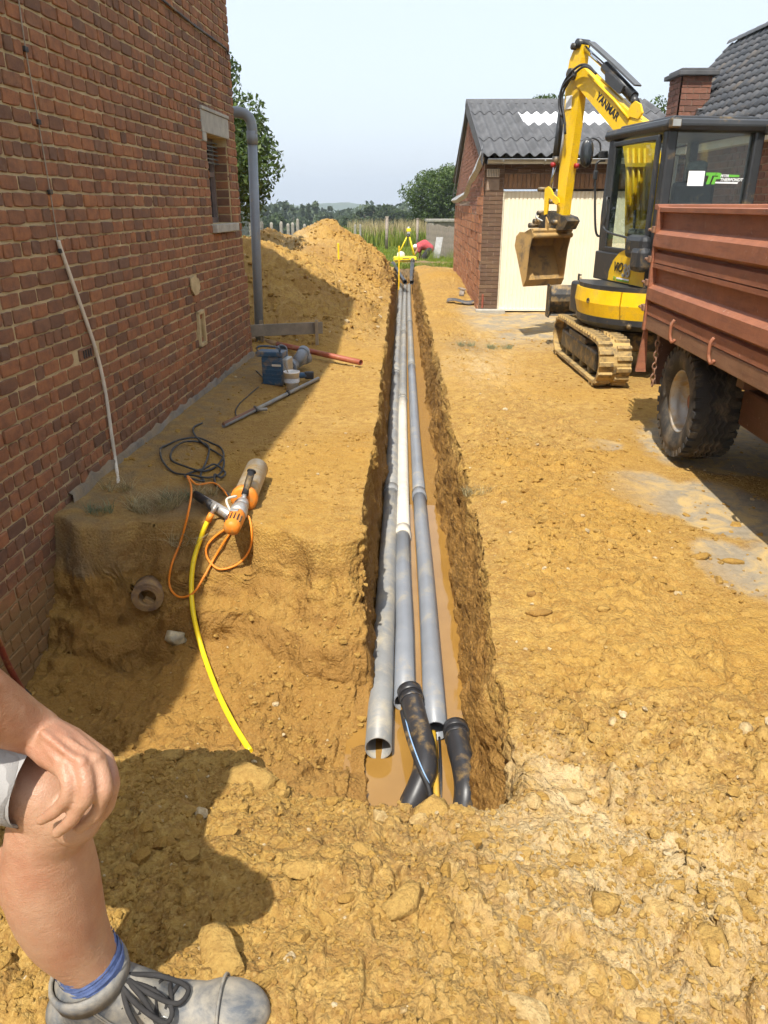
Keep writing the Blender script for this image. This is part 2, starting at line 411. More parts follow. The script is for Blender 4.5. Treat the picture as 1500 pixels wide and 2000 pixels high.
    for (sc, am, sd, cover) in ((6.0, .032, 61, .38), (14, .021, 62, .50), (33, .011, 63, .65), (75, .0052, 64, .7)):
        f1, f2, idr = worley2(sx2*sc, sy2*sc, sd)
        up = sst(1-cover, 1.0, idr)*sst(.01, .15, f2-f1)*(1-.30*f1)
        crack = -.32*(1-sst(0, .09, f2-f1))
        cl += am*(up+crack*.5)*cm*(.30+.70*dens if sc < 20 else .6+.4*dens)
    wallm = (steep > .45)*inside
    st = fbm(X*3, Y*13, Z*3.0, 5, 91)*.022*wallm + np.where(wallm, .02*np.clip(noise3(X*2, Y*4.5, Z*6, 95), -.2, 1), 0)
    st = st + .009*fbm(X*22, Y*5, Z*2.2, 3, 97)*inpit*sst(.25, .5, steep)
    flat = 1-.80*slab-.0*sl
    wob3 = .35*noise3(X*6, Y*6, Z*6, 141)
    bil = np.abs(noise3(X*8+wob3, Y*8-wob3, Z*8, 143))*.044 + np.abs(noise3(X*19+wob3, Y*19, Z*19, 145))*.030 + np.abs(noise3(X*44, Y*44+wob3, Z*44, 147))*.012
    bam = np.clip(.28+.75*fore+1.5*md+.95*inpit*(1-.5*sst(-1.15, -.85, X))+.55*bank_r+.70*wl_, 0, 1.6)*(1-floorm)*(.45+.55*dens)
    dmp = a*amp_a + b*amp_b*.6 + cl + (bil-.022)*bam
    # tyre and track ruts, thinner sand right
    hard = sl*(1-fore)
    dmp = dmp*(1-.60*hard)*flat*(1-.93*floorm) + st
    dmp = np.where(slab > .5, dmp*.25-.004, dmp)
    out = P + n*dmp[..., None]
    # keep soil out of the house wall
    V = out.reshape(-1, 3); r, cN = X.shape
    idx = np.arange(r*cN).reshape(r, cN); F = np.stack([idx[:-1,:-1], idx[:-1,1:], idx[1:,1:], idx[1:,:-1]], -1).reshape(-1, 4)
    me = npmesh('ground', V, F, True)
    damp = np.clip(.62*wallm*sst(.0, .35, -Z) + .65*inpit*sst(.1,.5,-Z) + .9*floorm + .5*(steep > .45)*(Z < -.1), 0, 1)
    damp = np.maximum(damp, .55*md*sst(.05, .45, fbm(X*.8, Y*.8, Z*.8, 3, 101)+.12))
    pale = np.clip(np.exp(-((X-.62)/.42)**2-((Y-1.28)/.42)**2)*1.3 + 1.2*np.exp(-((X-.42)/.2)**2-((Y-1.72)/.16)**2)
                   + .9*np.exp(-((X+2.0)/.55)**2-((Y-17.2)/1.8)**2)*(Z > .3) + .8*np.exp(-((X-1.0)/.35)**2-((Y-7.9)/1.0)**2) + .5*np.exp(-((X-1.35)/.3)**2-((Y-9.5)/1.2)**2), 0, 1)
    hs = X-(HC.x-(HC.y-Y)*math.tan(R(4.0)))
    grassy = sst(.62, .10, 0*X+hs+.22*e)*(Y < 8.6)*(Y > 3.5)*.75*(Z > -.25)*np.clip(.75+1.2*e2, .25, 1)
    grassy = np.maximum(grassy, .9*np.exp(-((X+1.18)/.36)**2-((Y-4.0)/.30)**2)*(Z > -.25))
    grassy = np.maximum(grassy, .55*np.exp(-((X-1.02)/.30)**2-((Y-9.0)/.6)**2))
    grassy = np.maximum(grassy, sst(22.4, 23.2, Y+.6*e)*(Z > -.5)*.8)
    rich = np.clip(sst(-.1, .5, fbm(X*.55, Y*.55, Z*.2, 3, 111)) + .6*bank_r*(Y < 5)*(Y > 2.2) + .3*sst(2.4, 3, Y)*(dx < -.2)*(Y < 9), 0, 1)
    for k, v in (('damp', damp), ('pale', pale), ('slab', slab), ('grassy', grassy), ('rich', rich)): fattr(me, k, v)
    o = link('ground', me, M_SOIL); tag(o, 'ochre sandy soil of the dug up yard with the trench cut into it', kind='structure')
    return dict(X=X, Y=Y, P=out, n=n, fore=fore, md=md, floorm=floorm, slab=slab, bank=bank_r, inpit=inpit, steep=steep, inside=inside, hs=hs, pale=pale)
G = ground()
def gh(x, y):
    """rough ground height incl. displacement: nearest grid vertex"""
    d = (G['P'][..., 0]-x)**2+(G['P'][..., 1]-y)**2; i = np.unravel_index(np.argmin(d), d.shape); return float(G['P'][i][2])
from mathutils.bvhtree import BVHTree
_sub = G['P'][::2, ::2]; _r, _c = _sub.shape[:2]; _i = np.arange(_r*_c).reshape(_r, _c)
BVH = BVHTree.FromPolygons(_sub.reshape(-1, 3).tolist(), np.stack([_i[:-1,:-1], _i[:-1,1:], _i[1:,1:], _i[1:,:-1]], -1).reshape(-1, 4).tolist())
def hit(px, row, up=0.0):
    d = ray(px, row).normalized(); p, nn, i, dist = BVH.ray_cast(CAM, d)
    if p is None: return gz(px, row, 0)
    return p + Vector((0, 0, up)) - d*up*.4
# ---------------------------------------------------------------- loose crumbs, clods
t = NT('clod'); 
P_ = t.n('ShaderNodeNewGeometry').outputs['Position']; rn = t.attr('rnd')
c = t.ramp(rn, [(.0, (.26,.142,.040)), (.45, (.37,.222,.053)), (.8, (.44,.29,.095)), (1.0, (.55,.46,.30))])
c = t.mix(t.ramp(t.noise(60, 5, .7, P_), [(.35, .6), (.6, 0.0)]), c, (.24,.13,.036))
h_ = t.math('ADD', t.noise(70, 7, .7, P_), t.math('MULTIPLY', t.voro(150, vec=P_), -.3))
t.bsdf(c, .95, 0, t.bump(h_, .8, .012), .2); M_CLOD = t.m
def ico(sub):
    bm = bmesh.new(); bmesh.ops.create_icosphere(bm, subdivisions=sub, radius=1); v = np.array([x.co[:] for x in bm.verts]); bm.verts.index_update()
    f = np.array([[a.index for a in p.verts] for p in bm.faces]); bm.free(); return v, f
ICO1, ICO2, ICO3 = ico(1), ico(2), ico(3)
def lump(V, seed, rough=.35, sq=.65):
    s = seed*3.17; n = noise3(V[:,0]*1.3+s, V[:,1]*1.3+s*.7, V[:,2]*1.3-s, seed)*rough*1.5+noise3(V[:,0]*3.1+s, V[:,1]*3.1, V[:,2]*3.1, seed+5)*rough*.7
    # angular: quantised facets
    r = 1+n; W = V*r[:, None]
    for k in range(9):
        q = np.random.default_rng(seed*7+k).normal(size=3); q /= np.linalg.norm(q); lim = .42+.30*np.random.default_rng(seed*9+k).random()
        d = W@q; W = W-np.where(d > lim, d-lim, 0)[:, None]*q*.93
    W[:, 2] *= sq; return W
def scatter(name, pts, sizes, rnds, base, label, nv=9, rough=.35):
    V0, F0 = base; var = [lump(V0, 100+k, rough, .6+.25*rng.random()) for k in range(nv)]
    m = len(pts); nV = len(V0); out = np.zeros((m, nV, 3)); rot = rng.random(m)*6.283; k = rng.integers(0, nv, m)
    allv = np.stack(var)[k]; ca, sa = np.cos(rot)[:, None], np.sin(rot)[:, None]
    st = .75+.6*rng.random((m, 1))
    out[..., 0] = (allv[..., 0]*ca*st-allv[..., 1]*sa)*sizes[:, None]; out[..., 1] = (allv[..., 0]*sa*st+allv[..., 1]*ca)*sizes[:, None]; out[..., 2] = allv[..., 2]*sizes[:, None]
    out += pts[:, None, :]; F = (F0[None]+(np.arange(m)*nV)[:, None, None]).reshape(-1, 3)
    me = npmesh(name, out.reshape(-1, 3), F, False); fattr(me, 'rnd', np.repeat(rnds, nV))
    o = link(name, me, M_CLOD); tag(o, label, 'soil', kind='stuff'); return o
def pick(mask, n):
    w_ = mask.ravel().astype(float); cell = np.ones_like(w_)
    Pq = G['P']; 
    ax = np.abs(np.gradient(Pq[..., 0], axis=1))+1e-4; ay = np.abs(np.gradient(Pq[..., 1], axis=0))+1e-4
    w_ = w_*np.minimum((ax*ay).ravel(), .004); w_ /= w_.sum(); return rng.choice(len(w_), n, p=w_)
PALE = G['pale'].ravel(); PF = G['P'].reshape(-1, 3); NF = G['n'].reshape(-1, 3)
vis = (G['X'] > -.62*(np.maximum(G['Y'], .3)+1.3))*(G['X'] < .62*(np.maximum(G['Y'], .3)+1.3))
flatm = (G['steep'] < .5)*(1-G['floorm'])*vis
dn = np.clip(.55+1.6*fbm(G['X']*1.3, G['Y']*1.3, G['X']*0, 3, 131), 0.02, 1)
def sc_(mask, n, lo, hi, pw, base, name, label, sink=.25, whiten=.018):
    i = pick(mask, n); s = lo+(hi-lo)*rng.random(n)**pw; p = PF[i]+NF[i]*(s*(.5-sink)*.6)[:, None]
    r = np.clip(rng.normal(.47, .14, n)+.22*PALE[i], 0, .88); r[rng.random(n) < whiten] = .97
    return scatter(name, p, s, r, base, label)
YY = G['Y']
sc_(flatm*(YY > .5)*(YY < 2.1)*dn, 23000, .0022, .0090, 1.9, ICO1, 'soil_crumbs', 'fine soil crumbs strewn over the spoil in the foreground', .2)
sc_(flatm*(YY > .5)*(YY < 2.1)*dn, 1500, .008, .027, 2.6, ICO2, 'soil_clods', 'loose soil clods lying over the spoil in the foreground', .35)
sc_(flatm*(YY > 2.0)*(YY < 5.5)*(G['X'] > -.9)*dn*(1-.8*G['slab']), 6000, .003, .017, 3.0, ICO1, 'bank_crumbs', 'small soil crumbs along both trench banks', .2)
sc_(flatm*(YY > 2.0)*(YY < 5.0)*(G['bank']+.1)*dn, 260, .014, .034, 2.6, ICO2, 'bank_clods', 'loose clods on the right trench bank', .4)
sc_(flatm*(YY > 4.5)*(YY < 10.0)*(1-.7*G['slab'])*dn, 3400, .005, .026, 3.4, ICO1, 'yard_crumbs', 'crumbs of soil and grit across the yard', .2, .035)
sc_((G['md'] > .08)*vis*dn, 5200, .010, .060, 3.0, ICO1, 'mound_clods', 'clods and lumps covering the spoil heap behind the house', .25, .012)
sc_((G['inpit'] > .3)*(YY < 3.9)*dn, 1500, .004, .026, 2.6, ICO1, 'pit_crumbs', 'crumbs lying in the pit beside the house wall', .2)
# single big lumps that can be picked out
def boulder(px, row, size, seed, label, z=None, rz=0.0, mat=None, name='soil_lump', cat='soil lump', sub=ICO3, sq=.6, st=(1,1), rough=.4, sink=.35, rnd=.5, group=None):
    p = hit(px, row)
    V = lump(sub[0], seed, rough, sq); n2 = noise3(V[:,0]*7, V[:,1]*7, V[:,2]*7, seed+2)*.09; V = V*(1+n2)[:, None]; V[:, 0] *= st[0]; V[:, 1] *= st[1]
    me = npmesh(name, V*size, sub[1], True); fattr(me, 'rnd', np.full(len(V), rnd)); o = link(name, me, mat or M_CLOD)
    o.location = (p.x, p.y, p.z+size*sq*(.5-sink)); o.rotation_euler = (0, 0, rz); tag(o, label, cat, group); return o
LG = 'big lumps of soil on the foreground spoil'
for a in ((835,1590,.075,201,'broad ochre soil lump just below the near end of the trench',.2,(1.25,.8)),
          (430,1868,.066,202,'large flat soil slab lying to the right of the boot lace',.5,(1.0,1.15)),
          (480,1520,.085,203,'long soil lump on the crest left of the trench mouth',-.2,(1.5,.8)),
          (1118,1556,.045,204,'pale whitish rounded lump right of the black elbow pipe',.3,(1.2,1.0)),
          (1045,1570,.036,205,'small pale lump below the trench mouth right corner',.9,(1.0,1.0)),
          (1180,1773,.040,206,'round ochre lump in the middle of the right foreground spoil',.1,(1.2,1.0)),
          (790,1770,.055,207,'cracked ochre lump right of the shadow edge in the foreground',.8,(1.2,.9)),
          (1392,1845,.042,208,'flat broad clod near the lower right corner',1.4,(1.2,1.0)),
          (1440,1735,.055,209,'grey-brown clod at the right edge of the foreground',.4,(1.2,.9)),
          (1030,1980,.055,210,'pale flat slab of soil at the bottom edge of the picture',.9,(.8,1.1)),
          (740,1600,.035,211,'greyish pale lump left of the broad trench mouth lump',.9,(1.2,.8)),
          (330,1480,.05,212,'brown lump on the shaded crest above the hand shadow',.2,(1.4,.8)),
          (600,1700,.045,213,'ochre lump on the spoil between boot shadow and trench mouth',.2,(1.3,.8)),
          (900,1720,.03,214,'little ochre clod in the middle of the foreground spoil',1.2,(1.3,.9))):
    boulder(a[0], a[1], a[2]*.9, a[3], a[4], rz=a[5], st=a[6], group=LG, rnd=.86 if 'pale' in a[4] else .66, sink=.42)
RG = 'stones and rubble on the right bank'
for a in ((1052,1200,.055,221,'flat brown stone on the right trench bank',.2,(1.5,.6),.15),(1365,1090,.06,222,'flat mud cake on the slab at right, left of its pair',.1,(1.3,.7),.4),(1428,1098,.06,223,'flat mud cake on the slab at right, right of its pair',-.2,(1.3,.6),.4),
          (1040,1160,.028,224,'small reddish brick chip on the right bank',.5,(1.2,.8),.02),(1180,1190,.035,225,'roundish soil clod midway on the right bank',.5,(1.2,1),.6),(1325,1160,.03,226,'pale pebble beside a yellow one on the right bank',.7,(1.3,.9),.95),
          (1455,1425,.04,227,'pale yellow stone at the right edge of the bank',.2,(1,1),.9),(1492,1440,.05,228,'beige boulder cut by the right picture edge',.2,(1,1.2),.7),(1200,1410,.03,229,'beige angular stone low on the right bank',.2,(1,1.2),.9),
          (1165,1425,.035,230,'brownish angular stone low on the right bank',.8,(1,1.2),.6),(987,800,.045,231,'white lump of plaster right of the trench',.8,(.8,1.2),1.0),(1015,818,.045,232,'dark slate scrap beside the white plaster lump',.2,(1.4,.6),.0)):
    boulder(a[0], a[1], a[2]*.85, a[3], a[4], rz=a[5], st=a[6], rnd=a[7], group=RG, sub=ICO2, rough=.3)
t = NT('flint'); c = t.ramp(t.noise(14, 6, .65), [(.35, (.62,.56,.42)), (.5, (.5,.42,.25)), (.62, (.30,.28,.22)), (.7, (.45,.36,.18))])
t.bsdf(c, .55, 0, t.bump(t.noise(30, 6, .6), .5, .02), .5); M_FLINT = t.m
boulder(338, 1250, .075, 241, 'pale yellow flint stone in the sunlit pit wall beside the hose', mat=M_FLINT, name='flint_stone', cat='stone', st=(.95,.6), sq=.85, rough=.55, sink=.3)
# ---------------------------------------------------------------- muddy water
t = NT('muddy_water'); c = t.mix(t.ramp(t.noise(3, 4, .5), [(.35, 0.0), (.65, 1.0)]), (.255,.135,.030), (.30,.165,.040))
t.bsdf(c, .04, 0, t.bump(t.noise(14, 3, .5), .02, .01), .7); M_WATER = t.m
m = MB(); vs = []; NY = 30
for i in range(NY+1):
    y = 1.7+(6.9-1.7)*i/NY; vs += [(trench_c(y)-.345, y, -.695), (trench_c(y)+.40, y, -.695)]
m.add(vs, [(2*i, 2*i+1, 2*i+3, 2*i+2) for i in range(NY)], True)
tag(m.build('water', M_WATER), 'muddy orange water standing in the bottom of the trench', kind='structure')
# ================================================================== FIELD, HILLS, HAZE
t = NT('field_grass'); Pg = t.n('ShaderNodeNewGeometry').outputs['Position']
c = t.ramp(t.noise(.25, 6, .6, Pg), [(.3, (.085,.13,.018)), (.55, (.12,.165,.025)), (.75, (.20,.19,.05))])
sep = t.n('ShaderNodeSeparateXYZ'); t.l(Pg, sep.inputs[0])
far_ = t.ramp(t.math('MULTIPLY', sep.outputs['Y'], .005), [(.21, 0.0), (.30, 1.0)])
c2 = t.ramp(t.noise(.03, 5, .6, Pg), [(.35, (.30,.26,.11)), (.5, (.16,.19,.05)), (.65, (.24,.23,.09))])
c = t.mix(far_, c, c2)
t.bsdf(c, .95, 0, t.bump(t.noise(6, 6, .7, Pg), .8, .2), .1); M_FIELD = t.m
def fz(x, y):
    r = np.hypot(x, y)
    z = -.17-.034*np.clip(y-24, 0, 6)-.004*np.clip(y-30, 0, 40)-12*sst(55, 190, r)-8*sst(190, 700, r)
    return z - 1.6*((x > -11)*(x < 11)*(y > -3.6)*(y < 24.0))
rad = np.concatenate([np.linspace(0, 30, 61), np.geomspace(31, 3500, 60)]); th = np.linspace(0, 2*np.pi, 181)
RR, TT = np.meshgrid(rad, th, indexing='ij'); X_ = RR*np.sin(TT); Y_ = RR*np.cos(TT); Z_ = fz(X_, Y_)
r_, c_ = X_.shape; idx = np.arange(r_*c_).reshape(r_, c_)
F_ = np.stack([idx[:-1,:-1], idx[1:,:-1], idx[1:,1:], idx[:-1,1:]], -1).reshape(-1, 4)[:, ::-1]
tag(link('field', npmesh('field', np.stack([X_, Y_, Z_], -1).reshape(-1, 3), F_, False), M_FIELD), 'green and straw coloured fields reaching the horizon', kind='structure')
# hills
t = NT('wooded_hill'); c = t.ramp(t.noise(.02, 6, .65), [(.35, (.05,.085,.025)), (.6, (.09,.12,.04)), (.75, (.16,.17,.07))])
t.bsdf(c, .95, 0, t.bump(t.noise(.12, 6, .7), 1.0, 6), .1); M_HILL = t.m
def hill(name, x0, x1, y, top, depth, seed, label):
    xs = np.linspace(x0, x1, 160); ds = np.linspace(-1, 1, 16); XX, DD = np.meshgrid(xs, ds, indexing='ij')
    pr = top+11*noise3(XX/150+seed, XX*0, XX*0, seed)+3.0*noise3(XX/40, XX*0, XX*0, seed+1)+1.2*noise3(XX/12, DD*3, XX*0, seed+2)
    Z = -22+(pr+22)*np.clip(1-DD**2, 0, 1)**.8+1.2*noise3(XX/7, DD*9, XX*0, seed+3)*(1-DD**2); Y = y+DD*depth
    a, b = XX.shape; i = np.arange(a*b).reshape(a, b); F = np.stack([i[:-1,:-1], i[1:,:-1], i[1:,1:], i[:-1,1:]], -1).reshape(-1, 4)
    o = link(name, npmesh(name, np.stack([XX, Y, Z], -1).reshape(-1, 3), F, True), M_HILL); tag(o, label, kind='structure'); return o
hill('hill', -700, 900, 1250, .5, 160, 3, 'far wooded hill ridge fading into blue haze')
hill('hill', -500, 700, 800, -6.5, 90, 9, 'nearer wooded hill ridge under the far one')
def haze():
    m = MB(); m.bx(-1300, 1300, -60, 1480, -45, 45); t = NT('haze'); t.t.nodes.remove(t.co)
    v = t.n('ShaderNodeVolumePrincipled'); v.inputs['Color'].default_value = (.80,.89,1.0,1); v.inputs['Density'].default_value = .00070; v.inputs['Anisotropy'].default_value = .25
    t.l(v.outputs[0], t.out.inputs['Volume']); t.m.volume_intersection_method = 'FAST' if hasattr(t.m, 'volume_intersection_method') else None
    return tag(m.build('haze', t.m), 'thin pale summer haze over the fields', 'haze', kind='stuff')
try: HZ = haze()
except Exception as e:
    print('haze', e)
# ================================================================== TREES AND PLANTS
def leaf_mat(name, c0, c1, c2, trans=.25):
    t = NT(name); rn = t.attr('rnd'); c = t.ramp(rn, [(.0, c0), (.5, c1), (1.0, c2)])
    b = t.bsdf(c, .55, 0, None, .3); tr = t.n('ShaderNodeBsdfTranslucent'); t.l(t.mix(1.0, c, (1.0,1.1,.5), 'MULTIPLY'), tr.inputs['Color'])
    mx = t.n('ShaderNodeMixShader'); mx.inputs[0].default_value = trans; t.l(b.outputs[0], mx.inputs[1]); t.l(tr.outputs[0], mx.inputs[2]); t.l(mx.outputs[0], t.out.inputs['Surface']); return t.m
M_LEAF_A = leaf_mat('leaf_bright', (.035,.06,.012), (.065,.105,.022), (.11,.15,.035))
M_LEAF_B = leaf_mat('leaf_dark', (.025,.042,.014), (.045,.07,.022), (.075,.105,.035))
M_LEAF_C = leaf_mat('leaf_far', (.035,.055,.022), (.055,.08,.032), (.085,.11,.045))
M_BARK = pm('bark', (.11,.085,.06), .9, var=.3, scale=8, bump=.6, bscale=25, bdist=.03)
def leaves(name, clumps, n, size, mat, parent, seed):
    """clumps: list of (centre, radius xyz); leaf-sized triangles pairs"""
    g = np.random.default_rng(seed); C = np.array([c for c, r in clumps]); Rr = np.array([r for c, r in clumps])
    vol = Rr.prod(1)**(2/3); k = g.choice(len(C), n, p=vol/vol.sum())
    d = g.normal(size=(n, 3)); d /= np.linalg.norm(d, axis=1, keepdims=True); rad_ = (.55+.5*g.random(n)**.6)[:, None]
    p = C[k]+d*Rr[k]*rad_*(1+.25*noise3(d[:,0]*3+k, d[:,1]*3, d[:,2]*3, seed))[:, None]
    nn = d+g.normal(size=(n, 3))*.7; nn /= np.linalg.norm(nn, axis=1, keepdims=True)
    a = np.cross(nn, g.normal(size=(n, 3))); a /= np.linalg.norm(a, axis=1, keepdims=True); b = np.cross(nn, a)
    s = size*(.6+.8*g.random(n))[:, None]
    V = np.stack([p-a*s*.9, p+b*s*.45, p+a*s*.9, p-b*s*.45], 1).reshape(-1, 3); F = np.arange(4*n).reshape(n, 4)
    me = npmesh(name, V, F, False); fattr(me, 'rnd', np.repeat(np.clip(g.normal(.45, .22, n)+.1*(k % 5-2)/2, 0, 1), 4)); return link(name, me, mat, parent)
def tree(name, x, y, z0, h, crown, n, size, mat, label, seed, trunk_r=.12, group=None, cat='tree', cz=.62, ncl=26, shape='round'):
    g = np.random.default_rng(seed); o = empty(name, (x, y, z0), 0, label, cat, group); cl = []
    m = MB(); m.tube(smooth_path([(0,0,-.3),(.03*h,0,.25*h),(-.02*h,.02*h,.5*h),(0,0,.82*h)], 4), [trunk_r*(1-.8*i/12) for i in range(13)], 8)
    for i in range(ncl):
        a = g.random()*6.283
        if shape == 'round': zz = cz*h+(g.random()-.5)*.62*h; q = math.sqrt(max(0.05, 1-((zz-cz*h)/(.40*h))**2)); rr = crown*q*(.3+.62*g.random()**.5); rc = crown*(.22+.20*g.random())
        elif shape == 'column': zz = h*(.12+.84*g.random()); q = 1-abs(zz/h-.4)*1.1; rr = crown*q*.6*g.random(); rc = crown*(.30+.2*g.random())*max(.35, q)
        else: zz = h*(.1+.85*g.random()); q = 1-.75*zz/h; rr = crown*q*.8*g.random(); rc = crown*(.25+.15*g.random())
        c = (rr*math.cos(a), rr*math.sin(a), zz); cl.append((c, (rc, rc, rc*(.8 if shape == 'round' else 1.3))))
        if i < 10 and n > 2500: m.tube(smooth_path([(0,0,zz*.55), (c[0]*.5, c[1]*.5, zz*.8), c], 3), [trunk_r*.35*(1-.8*k/6) for k in range(7)], 5)
    m.build('trunk', M_BARK, o); leaves('crown', cl, n, size, mat, o, seed); return o
# tree behind the brick house
p = at(440, 400, 15.5)
tree('birch_tree', -4.0, 15.8, -.1, 4.45, 1.72, 34000, .055, M_LEAF_A, 'leafy green tree rising behind the brick house', 5, .11, cz=.60, ncl=46)
# willow by the garage
p = at(858, 440, 46.0); tree('willow_tree', p.x+.15, 46, -.45, 4.1, 1.95, 22000, .075, M_LEAF_A, 'big bushy tree left of the garage gable', 6, .16, cz=.58, ncl=44)
# tree tops showing over the garage and chimney
for (px_, row_, Y_2, h_2, cr, sd, lb) in ((1075, 172, 24.0, 5.45, .9, 7, 'tree top peeping over the garage ridge'), (1305, 196, 22.0, 5.3, .9, 8, 'sparse twiggy tree top left of the chimney')):
    q = at(px_, row_, Y_2); tree('garden_tree', q.x, Y_2, -.2, q.z+.05, cr*.75, 3000, .045, M_LEAF_A, lb, sd, .05, cz=.72, ncl=24, cat='tree')
# treeline beyond the fields: each tree its own
TG = 'trees along the far edge of the fields'
lo = [  # px, top row, distance, half width px, shape, description
 (515,400,150,16,'cone','dark spruce at the left end of the far tree row'),(538,404,150,13,'cone','spruce second from the left end of the far tree row'),(556,398,152,13,'cone','pointed spruce third from the left in the far row'),
 (572,397,150,10,'column','slim pointed spruce above the light green bush'),(589,396,150,10,'column','tallest slim spruce in the far row'),(602,397,149,10,'column','slim spruce right of the tallest one'),
 (617,398,150,11,'cone','spruce above the left shoulder of the spoil heap'),(630,404,148,14,'round','round dark tree right of the slim spruces'),(646,401,151,10,'column','narrow spruce behind the peak of the spoil heap'),
 (660,410,147,16,'round','low round tree right of the spoil heap peak'),(680,413,150,16,'round','low tree where the far row drops toward the gap'),(697,416,152,13,'round','lowest tree of the far row beside the gap'),
 (712,404,110,16,'round','left tree of the dark clump in mid distance'),(730,398,108,17,'round','second tree of the dark clump in mid distance'),(750,395,108,18,'round','tallest tree of the dark clump in mid distance'),(768,397,107,16,'round','right tree of the dark clump in mid distance'),(786,408,104,14,'round','low tree on the right slope of the dark clump'),
 (527,418,100,22,'round','bright bushy tree standing before the spruces'),(608,424,120,20,'round','low scrub tree in front of the slim spruces'),(572,424,118,20,'round','low scrub tree in front of the pointed spruce'),(650,425,118,22,'round','low scrub tree right of the slim spruces'),(690,428,100,20,'round','scrub tree at the left foot of the dark clump')]
for i, (px_, row_, Y_2, hw_, shp, lb) in enumerate(lo):
    top = at(px_, row_, Y_2); z0 = float(fz(np.array(top.x), np.array(Y_2))); rad_ = hw_*Y_2*.924/FPX*1.25
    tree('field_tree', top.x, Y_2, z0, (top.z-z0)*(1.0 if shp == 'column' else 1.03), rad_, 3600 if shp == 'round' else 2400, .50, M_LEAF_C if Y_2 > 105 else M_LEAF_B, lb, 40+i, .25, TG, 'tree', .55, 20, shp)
# far wood closing the gaps: one mass
g = np.random.default_rng(9); cl = []
for i in range(260):
    x = -95+g.random()*150; cl.append(((x, 185+g.random()*40, -8.5+g.random()*7.6), (4.5, 4, 3.4)))
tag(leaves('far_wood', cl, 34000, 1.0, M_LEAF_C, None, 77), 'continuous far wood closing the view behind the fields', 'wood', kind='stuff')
# grass blades
def blades(name, pts, h, wd, mat, label, seed, lean=.35, kind='stuff', parent=None):
    g = np.random.default_rng(seed); n = len(pts); a = g.random(n)*6.283; hh = h*(.5+g.random(n)); ln = lean*hh*(.3+g.random(n)); b = g.random(n)*6.283
    dx_, dy_ = np.cos(a)*wd, np.sin(a)*wd; P0 = np.asarray(pts); mid = P0+np.stack([np.cos(b)*ln*.35, np.sin(b)*ln*.35, hh*.6], -1); tip = P0+np.stack([np.cos(b)*ln, np.sin(b)*ln, hh], -1)
    w3 = np.stack([dx_, dy_, dx_*0], -1); V = np.stack([P0-w3, P0+w3, mid+w3*.7, mid-w3*.7, tip], 1).reshape(-1, 3); k = (np.arange(n)*5)[:, None]
    F = np.concatenate([k+np.array([[0,1,2]]), k+np.array([[0,2,3]]), k+np.array([[3,2,4]])], 0)
    me = npmesh(name, V, F, False); fattr(me, 'rnd', np.repeat(g.random(n), 5)); o = link(name, me, mat, parent)
    if parent is None: tag(o, label, 'grass', kind=kind)
    return o
M_GRASS = leaf_mat('grass_blade', (.10,.15,.018), (.17,.235,.025), (.30,.31,.06), .35)
M_DRY = leaf_mat('dry_grass', (.20,.17,.09), (.36,.29,.15), (.50,.42,.24), .2)
M_WEED = leaf_mat('weed', (.10,.13,.07), (.17,.20,.12), (.26,.28,.17), .2)
n = 34000; x = rng.uniform(-2.5, 4.5, n); y = 22.9+20*rng.random(n)**1.5; 
blades('meadow_grass', np.stack([x, y, np.where(y < 24, -.12, fz(x, y))-.02], -1), .11, .010, M_GRASS, 'bright green meadow grass behind the trench end', 3)
n = 6500; x = rng.uniform(-1.9, 9, n); y = 41+4*rng.random(n); blades('tall_weeds', np.stack([x, y, fz(x, y)], -1), .95, .022, M_DRY, 'tall straw coloured weeds along the far meadow edge', 4, .15)
n = 6000; x = rng.uniform(-2.5, 9, n); y = 40+5*rng.random(n); blades('tall_green_weeds', np.stack([x, y, fz(x, y)], -1), .70, .03, M_GRASS, 'green weeds growing among the straw at the meadow edge', 14, .2)
def tuft(px_, row_, r, n, h, mat, label, seed, z=0, name='grass_tuft', lean=.9):
    p = hit(px_, row_)
    g = np.random.default_rng(seed); a = g.random(n)*6.283; q = r*np.sqrt(g.random(n)); pts = np.stack([q*np.cos(a), q*np.sin(a)*.8, np.full(n, -.005)], -1)
    o = blades(name, pts, h, .0016, mat, None, seed, lean); o.location = p; tag(o, label, 'plant', 'tufts of grass and weeds'); o['kind'] = 'thing'
    return o
GT = 'tufts of grass and weeds'
tuft(195, 1000, .07, 130, .055, M_WEED, 'grey green weed tuft near the house wall above the pit', 1, name='weed_tuft')
tuft(300, 990, .14, 420, .07, M_DRY, 'dry grass mat left of the core drill', 2, lean=1.6)
tuft(345, 975, .09, 160, .05, M_WEED, 'grey green weeds beside the drill handle', 3, name='weed_tuft', lean=1.2)
tuft(360, 1060, .08, 120, .09, M_DRY, 'straw wisps hanging over the pit edge by the orange cable', 4, lean=1.8)
tuft(230, 955, .09, 140, .05, M_DRY, 'dry grass at the foot of the white conduit', 5, lean=1.5)
tuft(405, 965, .06, 100, .05, M_DRY, 'dry grass below the coiled black cable', 6, lean=1.5)
tuft(975, 680, .16, 300, .05, M_WEED, 'low weed patch on the sand before the garage', 7, name='weed_tuft', lean=1.2)
tuft(910, 675, .10, 160, .045, M_WEED, 'small weed patch beside the trench before the garage', 8, name='weed_tuft', lean=1.2)
tuft(930, 965, .08, 150, .05, M_DRY, 'dry weed tuft on the right trench edge', 9, lean=1.2)
tuft(864, 508, .45, 400, .30, M_GRASS, 'green nettles at the foot of the plank fence', 10, name='weed_clump', lean=.5)
